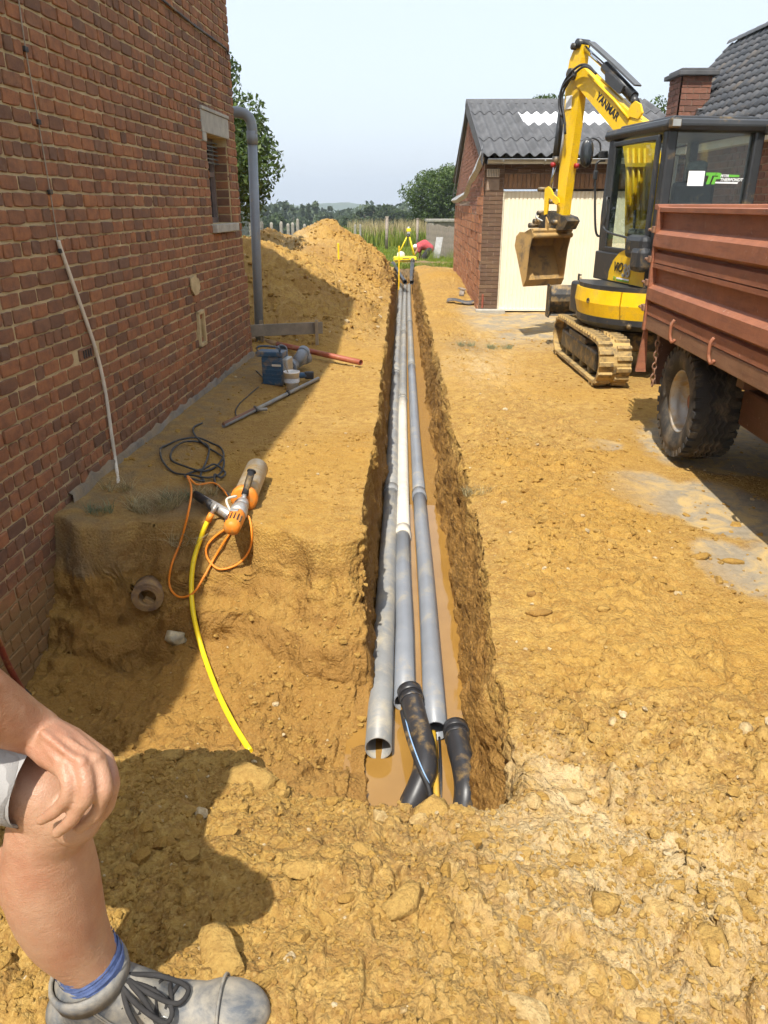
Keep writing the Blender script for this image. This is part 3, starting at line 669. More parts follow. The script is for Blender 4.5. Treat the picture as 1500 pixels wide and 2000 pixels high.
# ================================================================== FENCES
M_CONC = pm('concrete_post', (.24,.225,.19), .9, var=.25, scale=9, bump=.4, bscale=60, bdist=.01)
M_OLDWOOD = pm('weathered_wood', (.24,.20,.16), .9, var=.35, scale=6, bump=.5, bscale=40, bdist=.01)
M_WIRE = pm('wire', (.12,.14,.13), .6, .3)
posts = [(492,470,24,432),(513,474,25,436),(532,474,26,438),(551,474,26.5,436),(564,472,27,440),(573,470,27.3,438),(583,472,27.6,431),(596,470,28.5,441),(608,468,29.5,442),(620,466,31,443),(694,470,36,441),(704,470,40,440)]
GP = 'old concrete fence posts along the field'
names_p = ['leftmost fence post beside the grey downpipe','fence post second from the downpipe','fence post third from the downpipe','fence post fourth from the downpipe','left one of the three close set fence posts','middle one of the three close set fence posts','tallest fence post of the row','fence post just right of the tallest one','fence post behind the left flank of the heap','fence post half hidden by the pale heap flank','fence post right of the heap peak','farthest fence post right of the heap']
for (px_, rb, Y_2, rt), lb in zip(posts, names_p):
    b = at(px_, rb, Y_2); tp_ = at(px_, rt, Y_2); hgt = tp_.z+.35
    o = empty('fence_post', (b.x, Y_2, -.35), random.uniform(-.2,.2), 'grey concrete '+lb, 'post', GP)
    m = MB(); m.box((0,0,hgt/2), (.10,.10,hgt), None, .012); m.build('shaft', M_CONC, o); m = MB(); m.lathe([(.055,0),(.045,.04),(.0,.07)], (0,0,hgt), n=8); m.build('cap', M_CONC, o)
def wire_fence(A, B, h, label, nx=60, nz=9, r=.003):
    m = MB(); A = Vector(A); B = Vector(B)
    for k in range(nz): z = h*k/(nz-1); m.tube([A+Vector((0,0,z)), B+Vector((0,0,z))], r, 4, False)
    for k in range(nx): q = A.lerp(B, k/(nx-1)); m.tube([q, q+Vector((0,0,h))], r, 4, False)
    o = m.build('wire_fence', M_WIRE); tag(o, label, 'fence'); return o
wire_fence(at(455, 440, 21.5)*1+Vector((0,0,-1.1)), (at(512, 440, 25).x, 25.1, -.3), 1.5, 'dark green wire mesh fence behind the brick house corner', 46, 16, .005)
wire_fence((at(513,440,25).x, 25.1, -.3), (at(620,440,31).x, 31.1, -.4), 1.2, 'thin wire strands strung between the concrete posts', 30, 5)
m = MB(); a_, b_ = at(519, 447, 25.3), at(537, 470, 26); m.tube([a_, b_], .035, 6); tag(m.build('brace_pole', M_OLDWOOD, None, tuple(b_)), 'dark slanting brace pole against the concrete fence posts', 'pole')
p = at(755, 470, 38); m = MB(); m.cyl((0,0,-.3), (.02,0,1.25), .075, 8); m.box((.02,0,1.25),(.17,.12,.10)); o = m.build('wooden_post', M_OLDWOOD); o.location = (p.x, 38, -.2); tag(o, 'weathered wooden post standing in the meadow', 'post', 'wooden posts in the meadow')
p = at(815, 470, 38); m = MB(); m.cyl((0,0,-.3), (.0,0,1.15), .06, 8); m.cyl((0,0,1.15),(0,0,1.2),.066,8); o = m.build('wooden_post', M_OLDWOOD); o.location = (p.x, 38, -.2); tag(o, 'thin dark post in the meadow behind the tripod', 'post', 'wooden posts in the meadow')
# plank fence behind the garage
o = empty('plank_fence', (0,0,0), 0, 'grey weathered plank fence left of the garage back corner', 'fence')
A = Vector((at(832, 500, 33.2).x, 33.2, -.42)); B = Vector((at(886, 500, 30.6).x, 30.6, -.40)); o.location = A; L_ = (B-A); nb = 15
for k in range(nb):
    q = L_*((k+.5)/nb); hh = (1.28 if k < 9 else 1.22)+random.uniform(-.05,.05); m = MB(); ang = math.atan2(L_.y, L_.x)
    m.box((0,0,0), (L_.length/nb*.93, .025, hh), None, 0); b = m.build('plank', M_OLDWOOD, o); b.location = (q.x, q.y, hh/2); b.rotation_euler = (random.uniform(-.02,.02), random.uniform(-.015,.015), ang+random.uniform(-.03,.03))
for zz in (.3, 1.0):
    m = MB(); m.box((L_.x/2+.03, L_.y/2+.03, zz), (L_.length, .05, .08), Matrix.Rotation(math.atan2(L_.y, L_.x), 3, 'Z')); m.build('rail', M_OLDWOOD, o)
q = at(862, 455, 36.0); o = empty('garden_shed', (q.x, 36.0, -.45), 0, 'small grey shed with flat roof behind the plank fence', 'shed')
m = MB(); m.bx(-.6,1.0,-.5,1.0,0,1.36); m.build('wall', M_OLDWOOD, o); m = MB(); m.bx(-.72,1.1,-.62,1.1,1.362,1.45); m.build('roof', M_CONC, o)
for k in (-.6, -.42): m = MB(); m.bx(k-.05,k+.05,-.58,-.51,0,1.34); m.build('corner_post', M_CONC, o)
M_GREYMET = pm('galvanised', (.42,.42,.40), .5, .7, var=.2, scale=8, bump=.05)
M_OLDSHEET = pm('old_sheet', (.26,.255,.24), .8, var=.25, scale=8, bump=.1)
q0, q1 = at(851, 512, 30.2), at(859, 463, 30.9); o = empty('corrugated_sheet', (q0.x, 30.2, q0.z), 0, 'narrow grey corrugated sheet leaning on the plank fence', 'sheet')
m = MB(); pts_ = []; d_ = q1-q0
for k in range(13): pts_.append((-.13+.26*k/12, .012*math.sin(k*math.pi/1.5)))
vs = [(a, b, 0) for a, b in pts_]+[(a+d_.x, b+d_.y, d_.z) for a, b in pts_]; m.add(vs, [(i, i+1, 14+i, 13+i) for i in range(12)], True); s_ = m.build('sheet', M_OLDSHEET, o)
s_.modifiers.new('s', 'SOLIDIFY').thickness = .006
# ================================================================== BRICK HOUSE (left)
def brick_mat(name, cols, dirt_z=None, mott=.5):
    t = NT(name); oi = t.n('ShaderNodeObjectInfo'); r = t.math('FRACT', t.math('ADD', oi.outputs['Random'], t.attr('rnd')))
    add = t.n('ShaderNodeVectorMath'); add.operation = 'ADD'; cmb = t.n('ShaderNodeCombineXYZ'); t.l(t.math('MULTIPLY', r, 37.0), cmb.inputs[0]); t.l(t.math('MULTIPLY', r, 91.0), cmb.inputs[1])
    P = t.n('ShaderNodeNewGeometry').outputs['Position']; t.l(P, add.inputs[0]); t.l(cmb.outputs[0], add.inputs[1]); V = add.outputs[0]
    c = t.ramp(r, [(i/(len(cols)-1), cc) for i, cc in enumerate(cols)])
    c = t.mix(t.math('MULTIPLY', t.ramp(t.noise(16, 6, .7, V), [(.38, 1.0), (.62, 0.0)]), mott), c, (.10,.055,.042))
    c = t.mix(t.ramp(t.noise(40, 5, .7, V), [(.60, 0.0), (.75, .45)]), c, (.34,.16,.085))
    c = t.mix(t.ramp(t.noise(7, 6, .7, P), [(.60, 0.0), (.78, .35)]), c, (.32,.25,.18))
    if dirt_z is not None:
        sp = t.n('ShaderNodeSeparateXYZ'); t.l(P, sp.inputs[0])
        f = t.math('SUBTRACT', t.math('ADD', dirt_z, t.math('MULTIPLY', t.noise(5, 5, .6, P), .45)), sp.outputs['Z'])
        f = t.ramp(t.math('MULTIPLY_ADD', f, 3.2, 0.0), [(.35, 0.0), (1.0, .78)]); c = t.mix(f, c, (.27,.165,.065))
    t.bsdf(c, .88, 0, t.bump(t.noise(60, 7, .7, V), .7, .008), .25); return t.m
M_BRICK = brick_mat('old_brick', [(.17,.092,.055), (.255,.118,.060), (.32,.138,.064), (.36,.150,.066), (.27,.128,.066), (.185,.105,.066), (.41,.170,.068)], -.22)
t = NT('mortar'); P = t.n('ShaderNodeNewGeometry').outputs['Position']; c = t.ramp(t.noise(9, 6, .65, P), [(.3, (.40,.30,.16)), (.55, (.54,.42,.235)), (.75, (.60,.48,.29))])
sp = t.n('ShaderNodeSeparateXYZ'); t.l(P, sp.inputs[0]); f = t.ramp(t.math('MULTIPLY_ADD', sp.outputs['Z'], -2.0, .1), [(.2, 0.0), (.8, .8)]); c = t.mix(f, c, (.26,.17,.075))
t.bsdf(c, .95, 0, t.bump(t.noise(70, 7, .7, P), .9, .008), .2); M_MORTAR = t.m
def brick_mesh(L, Hh, D, seed, jit=.0017, n=3):
    """a brick whose outer face (local +X) has worn, uneven edges; local y = length, z = height"""
    g = np.random.default_rng(seed); m = MB(); b = .0035; ring = []
    ys = np.linspace(-L/2, L/2, n+1); pts = [(y, -Hh/2) for y in ys]+[(L/2, 0)]+[(y, Hh/2) for y in ys[::-1]]+[(-L/2, 0)]
    k = len(pts); vs = []
    J = g.normal(0, jit, (k, 2)); I = g.normal(0, jit*.5, (k, 2))
    for (x, ins, jj) in ((-D, 0, 0), (-b, 0, 1), (0, b, 1)):
        for i, (y, z) in enumerate(pts):
            yy = y-math.copysign(ins, y) if abs(y) > L/2-1e-6 else y; zz = z-math.copysign(ins, z) if abs(z) > Hh/2-1e-6 else z
            corner = abs(y) > L/2-1e-6 and abs(z) > Hh/2-1e-6
            cc = .004 if (corner and jj) else 0
            vs.append((x+(g.normal(0, .0008) if x == 0 else 0), yy+jj*J[i][0]-math.copysign(cc, y), zz+jj*J[i][1]-math.copysign(cc, z)*.7))
    fs = [tuple(range(2*k, 3*k))]
    for a in (0, 1):
        for i in range(k): fs.append((a*k+i, a*k+(i+1)%k, (a+1)*k+(i+1)%k, (a+1)*k+i))
    return vs, fs
def mesh_from(vs, fs, name, mat):
    me = bpy.data.meshes.new(name); me.from_pydata(vs, [], fs); me.validate()
    bm = bmesh.new(); bm.from_mesh(me); bmesh.ops.recalc_face_normals(bm, faces=bm.faces); bm.to_mesh(me); bm.free(); me.materials.append(mat); return me
house = empty('brick_house', HC, -R(4.0), 'red brown brick house with small window along the left side', 'house')
HM = Matrix.Translation(HC) @ Matrix.Rotation(-R(4.0), 4, 'Z'); HI = HM.inverted()
def wl(px_, row_, off=0.0):
    """pixel -> house-local point on the side wall plane (x=off)"""
    return HI @ pl(px_, row_, HC+WN*off, WN)
# window opening in local (y,z)
wa = wl(404, 275); wb = wl(437, 432); W_Y0, W_Y1 = wa.y-.02, wl(446, 300).y-.03; W_Z0, W_Z1 = wl(425, 437).z, wl(410, 262).z
COURSE, BH, BL, JT = .0755, .0645, .162, .010
cells = []   # (y0,y1,z, proud)
ZTOP = 4.2
for k in range(-10, int(ZTOP/COURSE)):
    z = (k+.5)*COURSE
    hd = (k % 2 == 0 and z < .45) or (k % 6 == 0 and z >= .45)
    Lb = .078 if hd else BL
    y = (.10 if z < .93 else 0.0)-((k % 2)*.5*(BL+JT) if not hd else .05) ; first = True
    y0 = .10 if z < .93 else 0.0
    while y0 > -5.9:
        Ls = Lb if not first else (Lb*(.5 if k % 2 else 1.0)+random.uniform(-.01,.01)); first = False
        if not hd and random.random() < .16: Ls = .078
        Ls += random.uniform(-.006,.006)
        a, b = y0-Ls, y0; y0 = a-JT
        zc = z
        if z > W_Z0-BH/2 and z < W_Z1+BH/2:
            if b > W_Y0 and a < W_Y1:
                if a < W_Y0-.03: cells.append((a, W_Y0-.004, zc))
                if b > W_Y1+.03: cells.append((W_Y1+.004, b, zc))
                continue
        cells.append((a, b, zc))
def inframe(y, z):
    u, v, zc = proj(HM @ Vector((0, y, z))); return (-30 < u < 500 and -30 < v < 1330 and zc > 0), (FPX/zc)**2
hole1, hole2 = wl(378, 556), wl(393, 640); airb = wl(168, 690)
score = []
for i, (a, b, z) in enumerate(cells):
    ok, s_ = inframe((a+b)/2, z); score.append((s_*(b-a)*abs(1) if ok and z > -.55 else 0, i))
score.sort(reverse=True); solo = set(i for s_, i in score[:295] if s_ > 0)
bank = {}
restV, restF, restR = [], [], []; nb = 0
for i, (a, b, z) in enumerate(cells):
    yc = (a+b)/2; L_ = b-a
    if abs(yc-hole1.y) < .07 and abs(z-hole1.z) < .09: continue
    if abs(yc-hole2.y) < .09 and abs(z-hole2.z) < .10: continue
    if abs(yc-airb.y) < .10 and abs(z-airb.z) < .04: continue
    off = max(-.006, random.gauss(.0, .0022)); dz = random.gauss(0, .0012); rz = random.gauss(0, .004)
    key = (round(L_*50)/50, random.randrange(5))
    if key not in bank: bank[key] = brick_mesh(key[0], BH, .05, 500+len(bank)*3)
    vs, fs = bank[key]
    if i in solo:
        if len(bank[key]) < 3 and ('m', key) not in bank: bank[('m', key)] = mesh_from(vs, fs, 'brick', M_BRICK)
        o = link('brick', bank[('m', key)], None, house); o.location = (off+.006, yc, z+dz); o.rotation_euler = (rz, 0, 0)
    else:
        base = len(restV); c_, s_ = math.cos(rz), math.sin(rz)
        restV += [(x+off+.006, yc+y*c_-zz*s_, z+dz+y*s_+zz*c_) for (x, y, zz) in vs]; restF += [tuple(base+q for q in f) for f in fs]; restR += [random.random()]*len(vs)
me = mesh_from(restV, restF, 'brickwork', M_BRICK)
if len(me.vertices) == len(restR): fattr(me, 'rnd', restR)
tag(link('brickwork', me, None, house), kind='stuff')
# core of the wall (mortar) with the window opening left free, rest of the house
HTOP = 5.3
m = MB()
for (y0, y1, z0, z1) in ((-8.2, W_Y0, -1.1, ZTOP-.16), (-6.0, W_Y0, ZTOP-.16, ZTOP+.01), (W_Y1, 0.0, -1.1, ZTOP+.01), (W_Y0, W_Y1, -1.1, W_Z0), (W_Y0, W_Y1, W_Z1, ZTOP+.01)): m.bx(-.30, -.004, y0, y1, z0, z1)
m.bx(-.30, -.004, 0.0, .085, -1.1, .93)
m.build('mortar_core', M_MORTAR, house)
m = MB(); m.prism([(-.30,0,ZTOP+.012),(-.30,-8.2,ZTOP-.15),(-.30,-8.2,4.15),(-.30,-7.0,HTOP),(-.30,0,HTOP)], (.304,0,0)); m.bx(-5.8, -.31, -.30, 0, -1.1, HTOP); m.bx(-5.8, -.31, -8.2, -7.9, -1.1, 4.1); m.bx(-6.1, -5.81, -7.0, 0, -1.1, HTOP); m.build('upper_wall', M_BRICK, house)  # unseen top, sloped at the near end to shape the house's cast shadow
m = MB(); m.prism([(.04,-7.0,HTOP),(.04,.12,HTOP),(-3.05,.12,HTOP+2.2),(-3.05,-5.5,HTOP+2.2)], (0,0,.10)); m.prism([(-6.22,-7.0,HTOP),(-6.22,.12,HTOP),(-3.06,.12,HTOP+2.2),(-3.06,-5.5,HTOP+2.2)], (0,0,.10))
M_SLATE = pm('dark_tile', (.075,.075,.08), .7, var=.25, bump=.3); m.build('roof', M_SLATE, house)
# window: frame deep in the reveal, bars, sill, concrete surround
M_PLAST = pm('cement', (.36,.34,.29), .9, var=.2, scale=10, bump=.5, bscale=60, bdist=.008)
M_WFRAME = pm('window_paint', (.20,.15,.13), .5, var=.2, scale=14)
t = NT('window_glass'); t.bsdf((.03,.035,.04), .06, 0, None, .6); M_GLASS = t.m
win = empty('window', (0,0,0)); win.parent = house
m = MB(); e = .05
for (y0, y1, z0, z1) in ((W_Y0, W_Y1, W_Z0, W_Z0+e), (W_Y0, W_Y1, W_Z1-e, W_Z1), (W_Y0, W_Y0+e, W_Z0+e, W_Z1-e), (W_Y1-e, W_Y1, W_Z0+e, W_Z1-e), (W_Y0+e, W_Y1-e, W_Z0+.55*(W_Z1-W_Z0), W_Z0+.55*(W_Z1-W_Z0)+.04)): m.bx(-.20, -.14, y0, y1, z0, z1)
m.build('frame', M_WFRAME, win)
m = MB(); m.bx(-.18, -.172, W_Y0+e, W_Y1-e, W_Z0+e, W_Z1-e); m.build('pane', M_GLASS, win)
m = MB()
for k in range(6): z = W_Z0+.70*(W_Z1-W_Z0)+k*.035; m.bx(-.10, -.092, W_Y0, W_Y1, z, z+.010)
m.build('grille', M_WIRE, win)
m = MB(); m.bx(-.16, .055, W_Y0-.05, W_Y1+.05, W_Z0-.075, W_Z0-.002, .008); m.build('sill', M_PLAST, house)
m = MB(); m.bx(-.12, .016, W_Y0-.13, W_Y1+.05, W_Z1, W_Z1+.17, .006); m.bx(-.02, .018, W_Y0-.13, W_Y0-.03, W_Z1-.07, W_Z1-.002, .005); m.bx(.0,.026, W_Y0-.13, W_Y1+.05, W_Z1+.172, W_Z1+.20, .004); m.build('lintel', M_PLAST, house)
# reveal bricks both sides of the opening
for (yy, sgn) in ((W_Y1, 1), (W_Y0, -1)):
    z = W_Z0+BH/2+.004
    while z < W_Z1-.03:
        o = link('reveal_brick', bank[('m', key)] if ('m', key) in bank else me, M_BRICK, house) if False else None
        m = MB(); m.box((-.075, yy+sgn*.006, z), (.12, .03, BH), None, .005); m.build('reveal_brick', M_BRICK, house); z += COURSE
# plinth render along the foot of the wall, ragged
m = MB(); ys_ = np.linspace(-4.35, .1, 90); top = .10+.055*noise3(ys_*3, ys_*0, ys_*0, 5)+.05*noise3(ys_*9, ys_*0, ys_*0, 6)-.10*sst(-2.2, -4.2, ys_)*0
vs = []
for y, tz in zip(ys_, top): vs += [(.030+.008*math.sin(y*13), y, -.12), (.026+.006*math.sin(y*7), y, tz-.012), (.008, y, tz)]
m.add(vs, [q for i in range(89) for q in ((3*i, 3*i+3, 3*i+4, 3*i+1), (3*i+1, 3*i+4, 3*i+5, 3*i+2))], True)
M_PLINTH = pm('plinth_cement', (.17,.145,.115), .95, var=.35, scale=7, bump=.8, bscale=35, bdist=.012, dust=.35, dscale=5, dcol=(.27,.19,.10)); m.build('plinth', M_PLINTH, house)
# repair patch, vent frame, air brick
m = MB(); pts_ = [wl(a, b, .012) for a, b in ((370,545),(378,539),(386,545),(389,560),(386,574),(379,577),(373,566))]; m.prism(pts_, (.012,0,0)); m.build('mortar_patch', M_MORTAR, house)
m = MB(); m.box(wl(382, 583, -.02), (.05,.10,.09)); m.build('broken_brick', M_BRICK, house)
m = MB(); q = wl(391, 641); 
for (dy, dz, sy, sz) in ((-.075,0,.03,.30),(.075,0,.03,.30),(0,.135,.18,.03),(0,-.135,.18,.03)): m.box((.012, q.y+dy, q.z+dz), (.03, sy, sz), None, .004)
m.build('vent_frame', M_MORTAR, house)
M_HOLLOW_SHADE = pm('hollow_shade', (.03,.028,.026), .9, bump=.1); m = MB(); m.box((-.03, q.y, q.z), (.03,.12,.24)); m.build('vent_hole_shade', M_HOLLOW_SHADE, house)  # near-black colour stands in for the shade inside holes and slots
ab = empty('air_brick', (0,0,0)); ab.parent = house; m = MB(); m.box((-.008, airb.y, airb.z), (.03,.185,BH), None, .004); m.build('slab', M_BRICK, ab)
for k in range(4): m = MB(); m.box((.009, airb.y-.045+k*.03, airb.z), (.006,.012,.045)); m.build('slot_shade', M_HOLLOW_SHADE, ab)  # dark bars paint the shade inside the slots
# cables clipped to the wall
M_BLACK = pm('black_rubber', (.022,.022,.024), .55, var=.2, bump=.15, dust=.2)
M_WHITEC = pm('white_plastic', (.62,.56,.46), .5, var=.1, scale=9, dust=.18)
M_GREYC = pm('old_cable', (.30,.25,.19), .7, var=.2)
def wall_wire(name, pix, r, mat, label, cat, off=.014, n=6, clips=(), world_tail=()):
    pts_ = [HM @ wl(a, b, off) for a, b in pix]+[Vector(q) for q in world_tail]; P = smooth_path(pts_, n); base = pts_[-1]
    o = empty(name, base, 0, label, cat); m = MB(); m.tube([p-base for p in P], r, 8); m.build('run', mat, o)
    for (a, b) in clips: q = HM @ wl(a, b, off); m = MB(); m.box(q-base, (.016,.034,.024), Matrix.Rotation(-R(4), 3, 'Z'), .003); m.build('clip', M_BLACK, o)
    return o
wall_wire('thin_cable', [(34,-20),(50,95),(75,238),(98,375),(113,470)], .0032, M_GREYC, 'thin pale cable clipped down the brick wall', 'cable', .012, 6, ((50,96),(75,238),(98,375)))
tail = gz(224, 945, .03)
wall_wire('white_conduit', [(114,470),(120,490),(150,575),(186,680),(205,760),(218,850),(226,905)], .0115, M_WHITEC, 'white plastic conduit curving down the brick wall to the ground', 'conduit', .02, 6, ((118,490),), [tail+Vector((.02,0,.0)), tail+Vector((-.01,-.03,-.05))])
m = MB()
wall_wire('black_wall_cable', [(300,-14),(340,18),(380,50),(415,75),(440,94),(446,106)], .009, M_BLACK, 'black cable slung along the top of the brick wall', 'cable', .02, 6, ((340,18),(380,50),(415,75)))
# dirty red hose leaning at the very left in the pit
q = [at(-8,1240,2.55), at(12,1290,2.62), at(30,1325,2.66), at(46,1352,2.70)]; b = q[-1]; o = empty('red_hose', b, 0, 'dirty dark red hose end hanging in the pit at the left edge', 'hose')
M_REDH = pm('red_hose', (.20,.035,.02), .6, var=.3, dust=.3); m = MB(); m.tube([p-b for p in smooth_path(q, 5)], .013, 8); m.build('hose', M_REDH, o); m = MB(); m.cyl((q[-1]-b)-Vector((.004,0,-.006)), (q[-1]-b)+Vector((.012,.01,-.03)), .017, 8); m.build('fitting', M_BLACK, o)
m = MB(); q = wl(88, 1296, .0); m.box((.004, q.y, q.z), (.02,.10,.09)); m.build('foundation_hole_shade', M_HOLLOW_SHADE, house)  # solid dark block, paints the shade of a hole in the footing
# grey plastic downpipe behind the far corner
M_PVC = pm('grey_pvc', (.21,.235,.265), .42, var=.10, scale=6, bump=.05, dust=.12)
M_PVCD = pm('grey_pvc_used', (.25,.255,.26), .45, var=.16, scale=5, bump=.08, dust=.38, dscale=7, dcol=(.38,.33,.25))
YP = 8.95; foot = at(505, 633, YP); o = empty('downpipe', foot, 0, 'grey plastic downpipe with elbow standing behind the house corner', 'pipe')
tp_ = at(492, 262, YP); el = [at(440, 222, YP), at(462, 219, YP), at(480, 224, YP), at(490, 238, YP), at(493, 262, YP)]
m = MB(); m.tube([Vector((0,0,-.25)), tp_-foot], .052, 20); m.build('pipe', M_PVC, o)
m = MB(); m.tube([p-foot for p in smooth_path(el, 5)], .055, 20); m.build('elbow', M_PVC, o)
m = MB(); m.tube([tp_-foot+Vector((0,0,-.10)), tp_-foot+Vector((0,0,.03))], .0585, 20); m.build('socket', M_PVC, o)
# plank set on edge
a_, b_ = at(487, 643, 8.75), at(630, 643, 9.0); o = empty('timber_board', (a_+b_)/2, 0, 'grey timber board set on edge at the foot of the heap', 'board'); d_ = b_-a_
M_BOARD = pm('grey_board', (.22,.185,.14), .9, var=.25, scale=7, bump=.4, bscale=50); m = MB(); m.box((0,0,0), (d_.length,.03,.135), Matrix.Rotation(math.atan2(d_.y, d_.x), 3, 'Z'), .004); m.build('board', M_BOARD, o)
M_STAKE = pm('stake_wood', (.30,.24,.16), .9); m = MB(); m.box((-.3,.03,-.05),(.035,.035,.3)); m.build('peg', M_STAKE, o); m = MB(); m.box((.35,.05,-.05),(.035,.035,.3)); m.build('peg', M_STAKE, o)
# ================================================================== GARAGE
GC = gz(934, 607, 0.0); GR = R(2.1)
gar = empty('garage', GC, -GR, 'low garage with corrugated roof and cream door', 'garage')
GM = Matrix.Translation(GC) @ Matrix.Rotation(-GR, 4, 'Z'); GI = GM.inverted(); GN = GM.to_3x3() @ Vector((0,-1,0)); GS = GM.to_3x3() @ Vector((-1,0,0))
def gf(px_, row_, off=0.0): return GI @ pl(px_, row_, GC+GN*off, GN)       # front plane
def gs(px_, row_, off=0.0): return GI @ pl(px_, row_, GC+GS*off, GS)       # gable plane
GW, GD, GE, GRZ = 3.0, 8.2, 2.17, 3.42
M_TERRA = brick_mat('hollow_block', [(.37,.155,.072), (.44,.20,.098), (.33,.14,.07), (.49,.25,.13)], None, .30)
M_DARKBRICK = brick_mat('dark_facing_brick', [(.11,.07,.045), (.15,.095,.06), (.19,.125,.075), (.13,.08,.055)], None, .4)
M_GMORT = pm('grey_mortar', (.27,.20,.145), .95, var=.2, bump=.4)
RIDGE_Y = GD/2
d0 = gf(984, 372); DX0, DX1, DZ1 = d0.x, d0.x+2.25, d0.z
# gable wall core
m = MB(); prof = [(0, -.3), (GD, -.3), (GD, GE-.35), (RIDGE_Y, GRZ-.12), (.02, GE)]
m.prism([(0, y, z) for y, z in prof], (.19, 0, 0)); m.prism([(GW, y, z) for y, z in prof], (-.19, 0, 0)); m.bx(.2, GW-.2, GD-.19, GD-.01, -.3, GE-.4); m.build('gable_wall', M_GMORT, gar)
def blockwork(name, rect_fn, y0, y1, z0, z1, L, Hh, J, mat, place, parent, prob=0, jit=.004, depth=.02):
    V, F, Rn = [], [], []; k = 0; z = z0
    while z < z1:
        y = y0-(k % 2)*L/2
        while y < y1:
            a, b = max(y, y0), min(y+L-J, y1)
            if b-a > .02 and rect_fn((a+b)/2, z+Hh/2):
                base = len(V); o_ = random.gauss(0, jit*.5); q = []
                for dd in (-depth, 0):
                    for (u, v) in ((a, z), (b, z), (b, z+Hh-J), (a, z+Hh-J)): q.append(place(u+random.gauss(0, jit*.4)*(dd == 0), v+random.gauss(0, jit*.4)*(dd == 0), dd+o_))
                V += q; F += [tuple(base+i for i in f) for f in ((4,5,6,7),(0,1,5,4),(1,2,6,5),(2,3,7,6),(3,0,4,7))]; Rn += [random.random()]*8
            y += L
        z += Hh; k += 1
    me = mesh_from(V, F, name, mat)
    if len(me.vertices) == len(Rn): fattr(me, 'rnd', Rn)
    return tag(link(name, me, None, parent), kind='stuff')
def in_gable(y, z): return z < np.interp(y, [0, RIDGE_Y, GD], [GE-.08, GRZ-.22, GE-.45])
fl0, fl1 = gs(941, 322), gs(884, 392)                     # the ragged flashing line
def below_flash(y, z): return z < np.interp(y, [0, .8, 1.6, 3.2, GD], [GE-.1, GE-.45, GE-.75, 1.66, 1.62])
pg = lambda u, v, d: (-.012-d*1.0, u, v)
blockwork('hollow_blocks', lambda y, z: in_gable(y, z) and below_flash(y, z), .03, GD, -.2, GRZ, .29, .138, .013, M_TERRA, lambda u, v, d: (-.010-d, u, v), gar, jit=.008)
M_GBRICK = brick_mat('gable_brick', [(.27,.125,.08), (.33,.155,.10), (.23,.11,.073)], None, .4)
blockwork('upper_gable_brickwork', lambda y, z: in_gable(y, z) and not below_flash(y, z), .03, GD, .9, GRZ, .21, .07, .009, M_GBRICK, lambda u, v, d: (-.006-d, u, v), gar, jit=.003)
# lead flashing strip
M_LEAD = pm('lead_flashing', (.42,.42,.42), .55, .3, var=.25, scale=10, bump=.4, bscale=25, bdist=.02)
fp = [(943,300),(938,318),(932,330),(924,345),(918,352),(914,368),(908,380),(900,386),(892,391),(884,392)]
m = MB(); vs = []
for i, (a, b) in enumerate(fp):
    q = gs(a, b, .05); wdt = .13 if i < 3 else .05+.02*(i % 3); vs += [(-.055, q.y, q.z+wdt), (-.075-.02*(i % 2), q.y, q.z), (-.02, q.y, q.z-.06)]
m.add(vs, [f for i in range(len(fp)-1) for f in ((3*i, 3*i+1, 3*i+4, 3*i+3), (3*i+1, 3*i+2, 3*i+5, 3*i+4))]); m.build('flashing', M_LEAD, gar)
# front: pier, lintel, door
m = MB(); m.bx(.005, DX0-.005, .0, .20, -.2, GE); m.bx(DX0, GW-.0, .01, .20, DZ1+.02, GE); m.bx(DX1, GW, .0, .20, -.2, DZ1+.02); m.build('front_wall', M_GMORT, gar)
pf = lambda u, v, d: (u, -.008-d, v)
blockwork('front_brickwork', lambda x, z: True, .0, DX0-.01, -.02, GE-.02, .20, .0625, .009, M_DARKBRICK, pf, gar, jit=.003)
blockwork('lintel_soldiers', lambda x, z: True, DX0, GW, DZ1+.03, DZ1+.225, .068, .21, .010, brick_mat('soldier_brick', [(.26,.15,.08), (.31,.185,.10), (.23,.13,.07)], None, .3), pf, gar, jit=.002)
blockwork('frieze_brickwork', lambda x, z: True, DX0, GW, DZ1+.25, GE-.03, .20, .0625, .009, M_DARKBRICK, pf, gar, jit=.003)
M_CREAM = pm('cream_door', (.80,.735,.56), .55, var=.05, scale=4, bump=.04, dust=.05)
door = empty('garage_door', (0,0,0)); door.parent = gar; m = MB(); prof = []; x = DX0+.012; kk = 0
while x < DX1-.02:
    prof += [(x, .045), (x+.040, .045), (x+.046, .056), (x+.056, .056), (x+.062, .045)]; x += .0625
vs = [(a, b, .03) for a, b in prof]+[(a, b, DZ1-.01) for a, b in prof]; n_ = len(prof); m.add(vs, [(i, i+1, n_+i+1, n_+i) for i in range(n_-1)]); m.build('door_panel', M_CREAM, door)
m = MB(); m.bx(DX0-.0, DX1, .02, .05, .0, .03); m.bx(DX0, DX0+.010, .0, .05, .03, DZ1); m.build('door_frame', M_CREAM, door)
m = MB(); q = gf(1131, 541); m.box((q.x, .03, q.z), (.025,.03,.10), None, .006); m.box((q.x+.012, .015, q.z+.03), (.06,.02,.02), None, .004); m.build('door_handle', M_BLACK, door)
m = MB(); q = gf(963, 338); m.box((q.x, -.022, q.z), (.19,.02,.115), None, .003); m.build('vent_plate', M_WHITEC, gar)
for k in range(7): m = MB(); m.box((q.x-.075+k*.025, -.034, q.z), (.006,.006,.10)); m.build('vent_slot', M_HOLLOW_SHADE, gar)  # dark bars on the plate, painted shade of the vent openings
m = MB(); q = gf(963, 360); m.box((q.x, -.010, q.z), (.19,.006,.16)); m.build('blank_patch', M_GMORT, gar)
